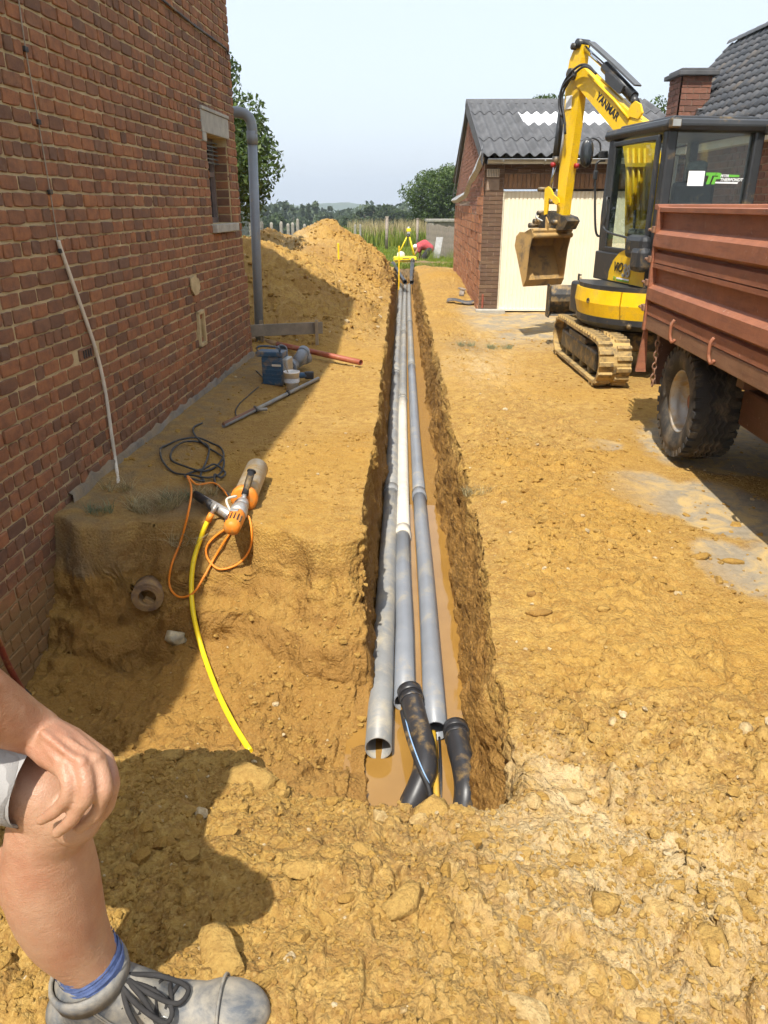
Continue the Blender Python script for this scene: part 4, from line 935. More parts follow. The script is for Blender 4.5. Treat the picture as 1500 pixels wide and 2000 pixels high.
# gutter
m = MB(); pr = [(-.10+.0-.055+.065*math.cos(a), GE+.055+.065*math.sin(a)) for a in np.linspace(math.pi, 2*math.pi, 9)]; vs = []
for x in (.02, GW+.1): vs += [(x, a-.02, b) for a, b in pr]
m.add(vs, [(i, i+1, 10+i, 9+i) for i in range(8)], True); m.add([(.02, a-.02, b) for a, b in pr], [tuple(range(9))]); m.tube([(.02,-.24,GE+.057),(GW+.1,-.24,GE+.057)], .010, 6); M_ZINC = pm('zinc', (.36,.37,.38), .38, .85, var=.15, scale=6, bump=.03); g_ = m.build('gutter', M_ZINC, gar)
for k in range(5): m = MB(); m.tube([(.25+k*.62, a-.02, b-.006) for a, b in pr], .009, 5); m.build('gutter_bracket', M_ZINC, g_)
# corrugated roof sheets, one by one
M_ETERNIT = pm('fibre_cement', (.085,.086,.09), .85, var=.35, scale=3.5, bump=.35, bscale=40, bdist=.008, scratch=(.17,.17,.16))
M_SKYL = pm('skylight_sheet', (.86,.87,.88), .45, var=.04, bump=.03)
ev = Vector((0, -.20, GE+.09)); rg = Vector((0, RIDGE_Y, GRZ+.02)); sl = rg-ev; NC = 4; WP = .172; SW = 5*WP
nrm_ = sl.cross(Vector((1,0,0))).normalized(); nrm_ = nrm_ if nrm_.z > 0 else -nrm_
def sheet_mesh(width, length, name, mat, back=False):
    nw = int(round(width/WP*8)); vs = []; d = sl.normalized() if not back else Vector((0, sl.y, -sl.z)).normalized(); nn = nrm_ if not back else Vector((0, -nrm_.y, nrm_.z))
    for j in (0, 1):
        for i in range(nw+1):
            x = width*i/nw; vs.append(Vector((x,0,0))+d*(length*j)+nn*(.026*math.cos(2*math.pi*x/WP)))
    m = MB(); m.add(vs, [(i, i+1, nw+2+i, nw+1+i) for i in range(nw)], True)
    for s_ in (0,):
        vv = [v-nn*.008 for v in vs[:nw+1]]; m.add([tuple(v) for v in vs[:nw+1]]+[tuple(v) for v in vv], [(i, i+1, nw+2+i, nw+1+i) for i in range(nw)], True)
    me = bpy.data.meshes.new(name); me.from_pydata([tuple(v) for v in m.v], [], m.f); me.polygons.foreach_set('use_smooth', m.sm); me.materials.append(mat); return me
LC = sl.length/NC; me_g = sheet_mesh(SW+.02, LC+.10, 'roof_sheet', M_ETERNIT); me_w = sheet_mesh(SW+.02, LC+.10, 'roof_sheet', M_SKYL); me_b = sheet_mesh(GW+.35, sl.length*1.12, 'back_roof', M_ETERNIT, True)
for j in range(NC):
    for i in range(4):
        white = (j == 2 and i in (1, 2)); o = link('skylight_sheet' if white else 'roof_sheet', me_w if white else me_g, None, gar)
        o.location = Vector((-.06+i*SW-(0 if i else .0), 0, 0))+ev+sl*(j/NC)-sl.normalized()*.10*(j > 0)+nrm_*(.030-.010*j*0+.012*(j % 2)+random.uniform(0,.004)); 
        if white: o['label'] = 'white translucent corrugated sheet'
o = link('back_roof', me_b, None, gar); o.location = Vector((-.06, RIDGE_Y, GRZ+.03))
m = MB(); m.prism([(-.08, RIDGE_Y-.20, GRZ+.0), (-.08, RIDGE_Y, GRZ+.10), (-.08, RIDGE_Y+.20, GRZ+.0), (-.08, RIDGE_Y+.20, GRZ-.03), (-.08, RIDGE_Y, GRZ+.06), (-.08, RIDGE_Y-.20, GRZ-.03)], (GW+.4, 0, 0)); m.build('ridge_cap', M_ETERNIT, gar)
# verge boards (slate edging) on the gable
m = MB(); a, b = ev+Vector((-.07,0,.03)), rg+Vector((-.07,0,.06)); m.prism([a+Vector((0,-.05,-.14)), a+Vector((0,-.05,.02)), b+Vector((0,0,.02)), b+Vector((0,0,-.24)), a+Vector((0,2.2,.42))], (.015,0,0)); m.build('verge_board', M_SLATE, gar)
m = MB(); c2_ = Vector((-.07, GD+.12, GE-.38)); m.prism([b+Vector((0,0,.02)), c2_+Vector((0,0,.0)), c2_+Vector((0,0,-.10)), b+Vector((0,0,-.10))], (.015,0,0)); m.build('verge_board', M_SLATE, gar)
# white sill stone and red stain block at the pier foot
m = MB(); m.bx(-.05, .42, -.16, -.02, -.05, .035, .01); m.build('footing_stone', M_PLAST, gar)
m = MB(); q = gf(942, 588); m.box((q.x, -.03, q.z), (.03,.03,.22), None, .004); m.build('rusty_peg', pm('rusty_peg', (.25,.07,.04), .8), gar)
# torn tarp and plank scraps at the pier foot
M_TARP = pm('dark_tarp', (.08,.08,.085), .7, var=.3, dust=.2)
q = gz(905, 592, .03); m = MB(); vs = []
for i in range(9):
    u = i/8; vs += [(-.30+.62*u, -.05+.06*math.sin(u*9), .015+.03*math.sin(u*7)), (-.28+.62*u, .02+.03*math.sin(u*6), .05+.035*math.sin(u*5+1)), (-.26+.60*u, .10, .02+.02*math.sin(u*11))]
m.add(vs, [f for i in range(8) for f in ((3*i,3*i+3,3*i+4,3*i+1),(3*i+1,3*i+4,3*i+5,3*i+2))], True); o = m.build('tarp_scrap', M_TARP); o.location = q; o.modifiers.new('s','SOLIDIFY').thickness = .006; tag(o, 'crumpled dark plastic scrap at the garage corner', 'scrap')
q = gz(902, 575, .03); m = MB(); m.box((0,0,.03), (.09,.75,.03), Matrix.Rotation(-.12, 3, 'Z'), .004); m.box((.03,.3,.07), (.07,.3,.03), Matrix.Rotation(.2, 3, 'Z'), .004); o = m.build('plank_scrap', M_OLDWOOD); o.location = q; tag(o, 'short grey plank scrap lying along the garage wall', 'plank')
# ================================================================== HOUSE ON THE RIGHT
s0 = .914
rh = empty('tiled_house', (4.48, 13.7, 0), 0, 'brick house with dark tiled roof at the right edge', 'house')
EX, EZ, RX, RZ_ = -.19, 2.46, 1.10, 3.97       # eave and ridge, local
YN = -7.6
m = MB(); m.bx(0, .25, YN, 0, -.2, 2.55); m.bx(.25, 2.2, -.25, 0, -.2, 2.55); m.prism([(.0,-.25,2.55),(2.2,-.25,2.55),(RX,-.25,RZ_-.1)], (0,.25,0)); m.bx(2.2, 2.45, YN, 0, -.2, 2.55); m.build('wall', M_GMORT, rh)
M_RBRICK = brick_mat('red_facing_brick', [(.18,.085,.06), (.23,.105,.07), (.27,.125,.08), (.15,.08,.06)], None, .45)
cnt = 0; V, F, Rn = [], [], []; RM = {}
for k in range(30):
    z = .2+k*.082; y = -6.6-(k % 2)*.11
    while y < -.02:
        a, b = y, min(y+.205, -.01); y += .216
        if b-a < .05: continue
        u, v, zc_ = proj((4.48, 13.7+(a+b)/2, z))
        key = ('r', round((b-a)*40))
        if key not in bank: bank[key] = mesh_from(*brick_mesh(round((b-a)*40)/40, .072, .03, 900+len(bank)), 'brick', M_RBRICK)
        if 1425 < u < 1520 and 230 < v < 420 and cnt < 200:
            o = link('brick', bank[key], None, rh); o.location = (-.008, (a+b)/2, z); o.rotation_euler = (0, 0, math.pi); cnt += 1
        else:
            base = len(V); q = [(-.008 if i > 3 else .02, yy, zz) for i, (yy, zz) in enumerate([(a,z-.036),(b,z-.036),(b,z+.036),(a,z+.036)]*2)]; V += q
            F += [tuple(base+i for i in f) for f in ((4,5,6,7),(0,1,5,4),(1,2,6,5),(2,3,7,6),(3,0,4,7))]; Rn += [random.random()]*8
me = mesh_from(V, F, 'brickwork', M_RBRICK); fattr(me, 'rnd', Rn) if len(me.vertices) == len(Rn) else None; tag(link('brickwork', me, None, rh), kind='stuff')
# roof tiles
t = NT('roof_tile'); oi = t.n('ShaderNodeObjectInfo'); r = t.math('FRACT', t.math('ADD', oi.outputs['Random'], t.attr('rnd'))); P = t.n('ShaderNodeNewGeometry').outputs['Position']
c = t.ramp(r, [(0, (.058,.062,.07)), (.5, (.082,.086,.094)), (.9, (.10,.10,.105)), (1.0, (.14,.115,.09))]); c = t.mix(t.ramp(t.noise(6, 6, .7, P), [(.55, 0.0), (.75, .6)]), c, (.20,.16,.12))
t.bsdf(c, .62, 0, t.bump(t.noise(60, 5, .6, P), .3, .006), .4); M_TILE = t.m
sd = Vector((RX-EX, 0, RZ_-EZ)); SLN = sd.length; sdn = sd.normalized(); tn = Vector((-sdn.z, 0, sdn.x)); NT_, TWD = 13, .205; tl = SLN/NT_
def tile_geo():
    prof = [(0,.028),(.020,.034),(.045,.020),(.075,.004),(.11,.0),(.14,.004),(.165,.020),(.185,.030),(.205,.026)]; vs = []
    for j, (s_, lift) in enumerate(((-.03, .022), (tl+.0, .004))):
        for (y, h) in prof: vs.append(tuple(sdn*s_+tn*(h+lift)+Vector((0,-y,0))))
    n_ = len(prof); fs = [(i, i+1, n_+i+1, n_+i) for i in range(n_-1)]
    vs += [tuple(Vector(v)-tn*.018) for v in vs[:n_]]; fs += [(i, 2*n_+i, 2*n_+i+1, i+1) for i in range(n_-1)]
    return vs, fs
tv, tf = tile_geo(); me_t = bpy.data.meshes.new('roof_tile'); me_t.from_pydata(tv, [], tf); me_t.polygons.foreach_set('use_smooth', [True]*len(tf)); me_t.materials.append(M_TILE)
V, F, Rn = [], [], []; cnt = 0
for j in range(NT_):
    for i in range(int(7.6/TWD)):
        p = Vector((EX, .12-i*TWD, EZ))+sdn*(j*tl); u, v, zc_ = proj(p+Vector((4.48, 13.7, 0)))
        if u < 1530 and v < 260 and cnt < 298: o = link('roof_tile', me_t, None, rh); o.location = p; cnt += 1
        else: base = len(V); V += [tuple(Vector(q)+p) for q in tv]; F += [tuple(base+q for q in f) for f in tf]; Rn += [random.random()]*len(tv)
me = bpy.data.meshes.new('more_roof_tiles'); me.from_pydata(V, [], F); me.polygons.foreach_set('use_smooth', [True]*len(F)); me.materials.append(M_TILE); fattr(me, 'rnd', Rn); tag(link('more_roof_tiles', me, None, rh), kind='stuff')
m = MB(); 
m.prism([(EX,.1,EZ-.03),(RX,.1,RZ_-.03),(RX,YN,RZ_-.03),(EX,YN,EZ-.03)], (.02,0,-.03)); m.prism([(2.4+.2,.1,EZ-.03),(RX+.02,.1,RZ_-.03),(RX+.02,YN,RZ_-.03),(2.4+.2,YN,EZ-.03)], (-.01,0,-.03)); m.build('roof_deck', M_SLATE, rh)
for i in range(24):
    m = MB(); pr = [(RX+.10*math.cos(a), RZ_+.0+.085*math.sin(a)) for a in np.linspace(0, math.pi, 8)]; y0 = .14-i*.31; vs = []
    for yy, s_ in ((y0, 1.0), (y0-.33, .90)): vs += [(RX+(a-RX)*s_, yy, RZ_+(b-RZ_)*s_) for a, b in pr]
    m.add(vs, [(k, k+1, 9+k, 8+k) for k in range(7)], True); m.build('ridge_tile', M_TILE, rh)
m = MB(); pr = [(EX-.03+.055*math.cos(a), EZ-.02+.055*math.sin(a)) for a in np.linspace(math.pi, 2*math.pi, 8)]; vs = []
for yy in (.05, YN): vs += [(a, yy, b) for a, b in pr]
m.add(vs, [(k, k+1, 9+k, 8+k) for k in range(7)], True); m.tube([(EX-.085,.05,EZ-.02),(EX-.085,YN,EZ-.02)], .009, 6); m.build('gutter', M_ZINC, rh)
m = MB(); m.bx(-.16,-.01,YN,.0,2.28,2.37); m.build('soffit', M_WHITEC, rh)
# chimney
ca, cb = at(1322, 225, 12.3), at(1381, 225, 12.3); ctop = at(1350, 148, 12.3).z; ch = empty('chimney', (0,0,0)); ch.parent = rh; L0 = Vector((4.48, 13.7, 0))
x0, x1, y0, y1 = ca.x-4.48, cb.x-4.48, 12.3-13.7, 12.3-13.7+.5
m = MB(); m.bx(x0+.01, x1-.01, y0+.01, y1-.01, 2.3, ctop); m.build('stack', M_GMORT, ch)
V, F, Rn = [], [], []; z = 2.32; k = 0
while z < ctop-.01:
    for (fx, a0, a1, side) in ((0, x0, x1, 'f'), (1, y0, y1, 'l')):
        u = a0-(k % 2)*.10
        while u < a1:
            a, b = max(u, a0), min(u+.19, a1); u += .20
            if b-a < .02: continue
            base = len(V)
            for dd in (.02, 0):
                for (s_, zz) in ((a, z), (b, z), (b, min(z+.068, ctop)), (a, min(z+.068, ctop))): V.append((s_, y0+dd, zz) if side == 'f' else (x0+dd, s_, zz))
            F += [tuple(base+i for i in f) for f in ((4,5,6,7),(0,1,5,4),(1,2,6,5),(2,3,7,6),(3,0,4,7))]; Rn += [random.random()]*8
    z += .078; k += 1
me = mesh_from(V, F, 'chimney_bricks', M_RBRICK); fattr(me, 'rnd', Rn) if len(me.vertices) == len(Rn) else None; tag(link('chimney_bricks', me, None, ch), kind='stuff')
m = MB(); m.bx(x0-.07, x1+.07, y0-.07, y1+.07, ctop, ctop+.06, .01); m.bx(x0-.02, x1+.02, y0-.02, y1+.02, ctop+.06, ctop+.10, .01); m.build('chimney_cap', M_CONC if False else M_ETERNIT, ch)
q = at(1369, 222, 12.2)-L0; m = MB(); m.box(q, (.13,.10,.13), None, .01); m.box(q+Vector((0,-.03,.05)), (.16,.12,.012)); m.build('metal_vent', M_ZINC, rh)
# ================================================================== PIPES IN THE TRENCH
def pipe_thing(name, pts, r, label, joints=(), mats=None, cat='pipe', group=None, wall=.004, n=24, sections=None, mat=None):
    """long straight sewer pipe made of sections with sockets; pts world centre line"""
    base = Vector(pts[0]); o = empty(name, base, 0, label, cat, group); P = [Vector(p)-base for p in pts]
    tot = [0]
    for a, b in zip(P, P[1:]): tot.append(tot[-1]+(b-a).length)
    def pos(s):
        for i in range(len(P)-1):
            if s <= tot[i+1] or i == len(P)-2: return P[i].lerp(P[i+1], (s-tot[i])/(tot[i+1]-tot[i]))
    cuts = [0]+[j for j in joints]+[tot[-1]]
    for i in range(len(cuts)-1):
        a, b = cuts[i], cuts[i+1]; k = max(2, int((b-a)/.6)); path = [pos(a+(b-a)*q/k) for q in range(k+1)]
        m = MB(); m.pipe(path, r, r-wall, n); mt = (sections[i] if sections else mat) or M_PVCD; m.build('pipe_section', mt, o)
        if i > 0: m = MB(); m.pipe([pos(a-.13), pos(a+.005)], r+.0065, r-.002, n); m.build('socket', mt, o)
    return o
PG = 'grey sewer pipes laid along the trench'
M_PVC_A = pm('pvc_dusty_grey', (.205,.208,.205), .45, var=.15, scale=4, bump=.06, dust=.30, dscale=6, dcol=(.42,.36,.25))  # neutral grey plastic under patches of tan dust
M_PVC_B = pm('pvc_cream', (.58,.54,.46), .55, var=.10, scale=6, bump=.1, dust=.20, dscale=8, dcol=(.48,.40,.27))
M_PVC_C = pm('pvc_blue_grey', (.20,.215,.24), .40, var=.10, scale=5, bump=.05, dust=.20, dscale=5, dcol=(.40,.33,.20))
ZP = -.655
def tp(px_, row_, z=ZP): return gz(px_, row_, z)
pl1 = [tp(739, 1462, -.64), tp(757, 1100), tp(763, 1000), tp(770, 800), tp(776, 680), tp(781, 600), tp(783, 556)]
pl2 = [tp(790, 1372, -.65), tp(791, 1250), tp(786, 1100), tp(787, 1000), tp(786, 800), tp(788, 680), tp(790, 600), tp(791.5, 553)]
pl3 = [tp(851, 1428, -.64), tp(837, 1200), tp(828, 1080), tp(821, 1000), tp(811, 850), tp(803, 700), tp(799, 600), tp(799, 553)]
pipe_thing('sewer_pipe', pl1, .0605, 'thick grey sewer pipe along the left trench wall', (3.3, 8.0), group=PG, sections=[M_PVC_A, M_PVC_A, M_PVC_A])
pipe_thing('sewer_pipe', pl2, .0525, 'middle sewer pipe with a cream coloured length among grey ones', (2.1, 6.2, 11.5), group=PG, sections=[M_PVC_C, M_PVC_B, M_PVC_A, M_PVC_A])
pipe_thing('sewer_pipe', pl3, .0535, 'right hand blue grey sewer pipe beside the open water', (3.1, 8.5, 13.0), group=PG, sections=[M_PVC_C, M_PVC_C, M_PVC_A, M_PVC_A])
# black drain bends at the near end
M_BLKP = pm('black_drain_pipe', (.030,.030,.033), .38, var=.2, scale=8, bump=.06, dust=.16, dscale=11)
def bend(name, pix, r, label, rim=.008):
    pts = [gz(a, b, z) for a, b, z in pix]; base = pts[0]; o = empty(name, base, 0, label, 'pipe', 'black drain bends'); P = [p-base for p in smooth_path(pts, 6)]
    m = MB(); m.pipe(P, r, r-.005, 24); m.build('bend', M_BLKP, o)
    d_ = (P[1]-P[0]).normalized(); m = MB(); m.pipe([P[0]-d_*.010, P[0]+d_*.035], r+rim, r-.004, 24); m.build('socket_rim', M_BLKP, o); m = MB(); m.pipe([P[0]+d_*.045, P[0]+d_*.075], r+rim*.5, r-.004, 24); m.build('seal_ring', M_BLKP, o); return o
bend('drain_bend', [(800,1352,-.57),(812,1400,-.58),(826,1450,-.60),(830,1500,-.63),(815,1545,-.68),(795,1585,-.74)], .052, 'black curved drain pipe rising over the middle grey pipe end')
bend('drain_bend', [(890,1425,-.62),(896,1460,-.61),(906,1500,-.63),(911,1545,-.66),(905,1600,-.74)], .052, 'black curved drain pipe against the right trench wall')
def cable(name, pts, r, mat, label, cat='cable', n=6, part='run', res=8):
    base = Vector(pts[-1]); o = empty(name, base, 0, label, cat); m = MB(); m.tube([p-base for p in smooth_path(pts, res)], r, n); m.build(part, mat, o); return o
o = cable('striped_cable', [gz(786,1390,-.60), gz(795,1430,-.58), gz(808,1470,-.57), gz(822,1505,-.58), gz(836,1535,-.62), gz(842,1560,-.66)], .0125, M_BLACK, 'black water hose with blue stripe beside the black bend', 'hose', 8)
M_BLUE = pm('blue_stripe', (.25,.40,.62), .5, var=.1); m = MB(); b_ = o.location; m.tube([p+Vector((.004,-.006,.011))-b_ for p in smooth_path([gz(787,1390,-.60), gz(796,1430,-.58), gz(809,1470,-.57), gz(823,1505,-.58), gz(836,1532,-.62)], 8)], .0035, 5); m.build('stripe', M_BLUE, o)
M_YEL = pm('yellow_plastic', (.78,.58,.03), .5, var=.10, scale=10, bump=.05, dust=.22)
M_YELD = pm('dirty_yellow', (.50,.30,.02), .55, var=.2, scale=12, dust=.35)
o = cable('gas_pipe', [gz(846,1430,-.67), gz(849,1480,-.67), gz(852,1540,-.68), gz(853,1580,-.70)], .014, M_YELD, 'dirty yellow plastic pipe between the two black bends', 'pipe', 10)
m = MB(); m.tube([Vector(p)-o.location for p in (gz(858,1440,-.68), gz(861,1500,-.68), gz(862,1560,-.70))], .006, 6); m.build('dark_cable', M_BLACK, o)
# far end: black risers and stakes
a_ = at(778, 540, 23.0); b_ = at(790, 548, 21.2)
for (pix, lb) in (([(768,514,23.4),(777,530,22.6),(786,544,21.6),(791,551,21.0)], 'black plastic pipe leaning left at the far trench end'), ([(804,552,21.0),(804,535,21.8),(805,520,22.5),(806,508,22.9)], 'upright black plastic pipe at the far trench end')):
    pts = [at(*q) for q in pix]; base = pts[0]; o = empty('riser_pipe', base, 0, lb, 'pipe', 'black risers at the far trench end'); m = MB(); m.pipe([p-base for p in smooth_path(pts, 4)], .055, .048, 16); m.build('tube', M_BLKP, o); m = MB(); m.pipe([pts[-1]-base+(pts[-2]-pts[-1]).normalized()*.16, pts[-1]-base], .064, .05, 16); m.build('collar', M_BLKP, o)
M_STK = pm('yellow_stake', (.80,.52,.01), .5, var=.06)
for (px_, rb, rt, Y_2, lb) in ((779, 551, 480, 21.0, 'yellow survey stake standing at the far end of the trench'), (662, 533, 475, 16.0, 'yellow stake on the heap, the right one of the pair'), (645, 502, 467, 17.0, 'yellow stake on the heap, the left one of the pair')):
    b = at(px_, rb, Y_2); tt = at(px_, rt, Y_2); o = empty('survey_stake', b, 0, lb, 'stake', 'yellow survey stakes'); m = MB(); m.box((0,0,(tt.z-b.z)/2-.1), (.034,.022,tt.z-b.z+.2), None, .003); m.build('lath', M_STK, o); m = MB(); m.box((0,0,tt.z-b.z-.03), (.040,.028,.05), None, .003); m.build('tip', M_STK, o)
# ================================================================== TRIPOD LEVEL, CASE
bz = -.37; hd = at(798, 454, 29.6); o = empty('laser_level', (hd.x, 29.6, bz), 0, 'yellow surveying level on a tall tripod behind the trench end', 'tripod'); hz_ = hd.z-bz
M_YB = pm('yellow_bright', (.90,.63,.01), .45, var=.05)
for (dx_, dy_) in ((-.44, .05), (.26, -.30), (.22, .30)):
    g_ = MB(); g_.tube([(dx_*.10, dy_*.10, hz_-.12), (dx_*.85, dy_*.85, .22)], [.022, .030], 6); lg = g_.build('leg', M_YB, o); g_ = MB(); g_.tube([(dx_*.80, dy_*.80, .26), (dx_, dy_, 0)], .014, 6); g_.build('foot', M_BLACK, lg)
m = MB(); m.lathe([(.0,0),(.075,0),(.075,.03),(.05,.05),(.05,.08),(0,.08)], (0,0,hz_-.15), n=14); m.build('head_plate', M_BLACK, o)
m = MB(); m.box((0,0,hz_-.02), (.12,.12,.10), None, .02); m.build('instrument_base', M_GREYMET, o); m = MB(); m.box((0,0,hz_+.085), (.15,.14,.12), None, .02); m.build('instrument', M_YB, o); m = MB(); m.lathe([(.05,0),(.05,.05),(.02,.06),(0,.06)], (0,0,hz_+.14), n=12); m.build('prism_cap', M_GREYMET, o)
p = at(789, 515, 25.5); o = empty('yellow_case', (p.x+.03, 25.5, -.20), .1, 'bright yellow plastic tool case lying in the grass by the tripod', 'case')
m = MB(); m.box((0,0,.13), (.72,.40,.24), None, .04); m.build('shell', M_YB, o); m = MB(); m.box((0,-.21,.13), (.74,.02,.03), None, .005); m.build('seam', M_BLACK, o); m = MB(); m.tube(smooth_path([(-.1,-.22,.2),(-.08,-.28,.2),(.08,-.28,.2),(.1,-.22,.2)], 4), .015, 6); m.build('handle', M_BLACK, o)
m = MB(); m.lathe([(.13,0),(.135,.03),(.12,.10),(.08,.15),(.0,.17)], (0,0,0), n=16); o2 = m.build('white_helmet', M_WHITEC); o2.location = (p.x-.10, 25.52, .04); tag(o2, 'white hard hat resting on the yellow case', 'helmet'); 
# ================================================================== TOOLS BY THE HOUSE
M_CABLE = pm('dark_grey_cable', (.045,.048,.05), .6, var=.2, dust=.15)
def gpt(px_, row_, up=.008):
    return hit(px_, row_, up)
coil = [(500,725),(515,745),(490,770),(468,790),(460,806),(466,822)]
cable('thin_power_cable', [gpt(a, b) for a, b in coil], .005, M_CABLE, 'thin dark cable running from the blue tool along the wall', 'cable')
ck = [(395,828),(378,840),(382,858),(405,875),(425,890),(438,905),(432,925),(410,938),(375,936),(340,925),(318,905),(314,885),(325,872),(350,864),(385,862),(415,868),(432,880),(437,900),(420,915),(395,925),(360,918),(335,900),(338,882),(362,870),(392,866),(408,878),(405,905),(392,930),(398,945),(365,940),(366,928),(400,920),(420,915),(440,925),(432,938),(420,935),(422,950),(440,965),(447,975)]
cable('cable_coil', [gpt(a, b, .008+.010*(i % 3)) for i, (a, b) in enumerate(ck)], .0068, M_CABLE, 'dark rubber cable lying in loose coils by the wall', 'cable', 7, 'run', 6)
# core drill
dp = gpt(462, 1012, 0); o = empty('core_drill', dp, 0, 'orange and grey core drill with fat diamond bit on the pit edge', 'drill')
M_ORANGE = pm('orange_tool', (.72,.22,.02), .5, var=.12, scale=20, bump=.1, dust=.28, dscale=25); M_ALU = pm('cast_aluminium', (.46,.45,.43), .45, .7, var=.2, scale=20, bump=.15, dust=.25, dscale=20); M_BIT = pm('diamond_bit', (.42,.37,.29), .55, .4, var=.2, scale=12, bump=.1, dust=.45, dscale=9)
def dl(px_, row_, up): return gz(px_, row_, dp.z+up)-dp
ax0 = dl(458, 1018, .055); ax1 = dl(500, 920, .085); dv_ = (ax1-ax0).normalized()
m = MB(); m.pipe([ax0+dv_*.30, ax0+dv_*.305, ax1+dv_*.04], .068, .060, 28); m.lathe([(0,.0),(.066,.0)], ax0+dv_*.302, dv_, 28); m.build('core_bit', M_BIT, o)
m = MB(); m.lathe([(0,.275),(.060,.275),(.075,.285),(.077,.315),(.069,.32)], ax0, dv_, 28); m.build('bit_flange', M_ORANGE, o)
m = MB(); m.lathe([(0,.17),(.036,.17),(.042,.20),(.036,.24),(.026,.25),(.026,.28),(0,.28)], ax0, dv_, 18); m.build('gearbox', M_ALU, o)
m = MB(); m.lathe([(0,-.10),(.030,-.098),(.043,-.08),(.047,-.02),(.047,.05),(.043,.078),(0,.08)], ax0, dv_, 20); mh = m.build('motor_housing', M_ORANGE, o)
for k in range(6):
    a = -1.0+k*.40; side = dv_.cross(Vector((0,0,1))).normalized(); upv = side.cross(dv_); q = ax0+dv_*(-.012)+(side*math.sin(a)+upv*math.cos(a))*.0475; m = MB(); m.tube([q-dv_*.045, q+dv_*.02], .004, 5); m.build('vent_slot', M_BLACK, mh)
m = MB(); m.lathe([(0,.075),(.049,.075),(.050,.13),(.043,.17),(0,.175)], ax0, dv_, 18); m.build('motor_collar', M_ALU, o)
hb = ax0+dv_*.21; ht = dl(491, 922, .20); m = MB(); m.tube([hb, hb.lerp(ht, .35)], .014, 10); m.build('handle_stem', M_ALU, o); m = MB(); m.tube([hb.lerp(ht, .3), ht], [.019, .021], 12); m.tube([ht, ht+(ht-hb).normalized()*.008], .026, 12); m.build('side_grip', M_BLACK, o)
h2 = dl(385, 968, .05); m = MB(); m.tube([ax0+dv_*.03, h2], [.030, .022], 10); m.build('rear_grip', M_ALU, o); m = MB(); m.tube([h2.lerp(ax0, .45), h2+ (h2-ax0).normalized()*.02], [.026, .024], 10); m.build('grip_sleeve', M_BLACK, o)
m = MB(); m.tube(smooth_path([ax0+dv_*.06+Vector((-.03,0,.03)), ax0+dv_*.12+Vector((-.06,0,.07)), ax0+dv_*.19+Vector((-.02,0,.06))], 5), .007, 6); m.build('switch_cable', M_WHITEC, o)
m = MB(); m.box(ax0+dv_*.05+Vector((-.005,-.012,.047)), (.045,.03,.006), dv_.to_track_quat('Y','Z').to_matrix(), .002); m.build('rating_plate', M_GREYMET, o)
M_ORC = pm('orange_cable', (.78,.24,.02), .5, var=.08)
def pit_pt(px_, row_, Y_): return at(px_, row_, Y_)
oc = [gpt(a_, b_, u_) for a_, b_, u_ in ((447,975,.02),(420,950,.02),(385,952,.02),(368,945,.05),(376,975,.07),(372,1010,.06),(355,1060,.02),(336,1110,.02),(332,1150,.02),(350,1172,.02),(378,1168,.03),(400,1135,.03),(420,1095,.02),(445,1055,.02),(466,1030,.02),(485,1018,.03),(492,1045,.02),(488,1080,.02),(465,1108,.02),(430,1118,.02),(408,1100,.02),(404,1080,.03),(420,1055,.02),(450,1035,.02),(478,1022,.02))]
def lift(pts, up):
    out = []
    for p in pts:
        out.append(Vector((p.x, p.y, max(p.z, gh(p.x, p.y)+up))))
    return out
cable('orange_cable', lift(oc, .008), .0062, M_ORC, 'orange power cable looping from the core drill over the pit edge', 'cable', 8, 'run', 8)
# yellow water hose
M_HOSE = pm('yellow_hose', (.86,.66,.02), .42, var=.06, scale=20, bump=.03, dust=.10, dscale=40, dcol=(.12,.07,.02))
yh = [gpt(a_, b_, u_) for a_, b_, u_ in ((410,1022,.03),(401,1040,.03),(389,1070,.025),(378,1110,.025),(375,1160,.03),(379,1210,.03),(392,1265,.03),(410,1320,.03),(432,1375,.03),(458,1425,.025))]
yh.append(yh[-1]+Vector((.10,-.16,-.02)))
yh = lift(yh, .012); base = yh[-1]; o = empty('water_hose', base, 0, 'bright yellow water hose hanging from the drill into the pit', 'hose'); m = MB(); m.tube([p-base for p in smooth_path(yh, 6)], .0135, 10); m.build('hose', M_HOSE, o)
d_ = (yh[0]-yh[1]).normalized(); m = MB(); m.tube([yh[0]-base-d_*.02, yh[0]-base+d_*.03], .017, 12); m.build('coupling', M_ORANGE, o); m = MB(); m.tube([yh[0]-base+d_*.03, yh[0]-base+d_*.085], [.012, .008], 12); m.build('nozzle', M_ALU, o)
# broken clay pipe in the pit wall
q = hit(290, 1160); q = q+(CAM-q).normalized()*.015; o = empty('clay_pipe', q, 0, 'broken clay drain pipe sticking out of the pit wall', 'pipe'); M_CLAY = pm('fired_clay', (.20,.13,.08), .8, var=.3, scale=12, bump=.5, bscale=40, bdist=.01, dust=.4)
ax_ = Vector((.12,-.9,.02)).normalized(); m = MB(); m.pipe([-ax_*.25, -ax_*.02, ax_*.05], .070, .048, 22); m.build('barrel', M_CLAY, o); m = MB(); m.pipe([-ax_*.06, ax_*.045], .084, .066, 22); m.build('collar', M_CLAY, o)
m = MB(); m.box((.01,-.02,-.035), (.07,.03,.025), Matrix.Rotation(.6, 3, 'Y'), .004); m.build('shard', M_CLAY, o); m = MB(); m.lathe([(0,0),(.050,0)], -ax_*.12, ax_, 20); m.build('bore_shade', M_HOLLOW_SHADE, o)  # dark disc paints the shade deep in the bore
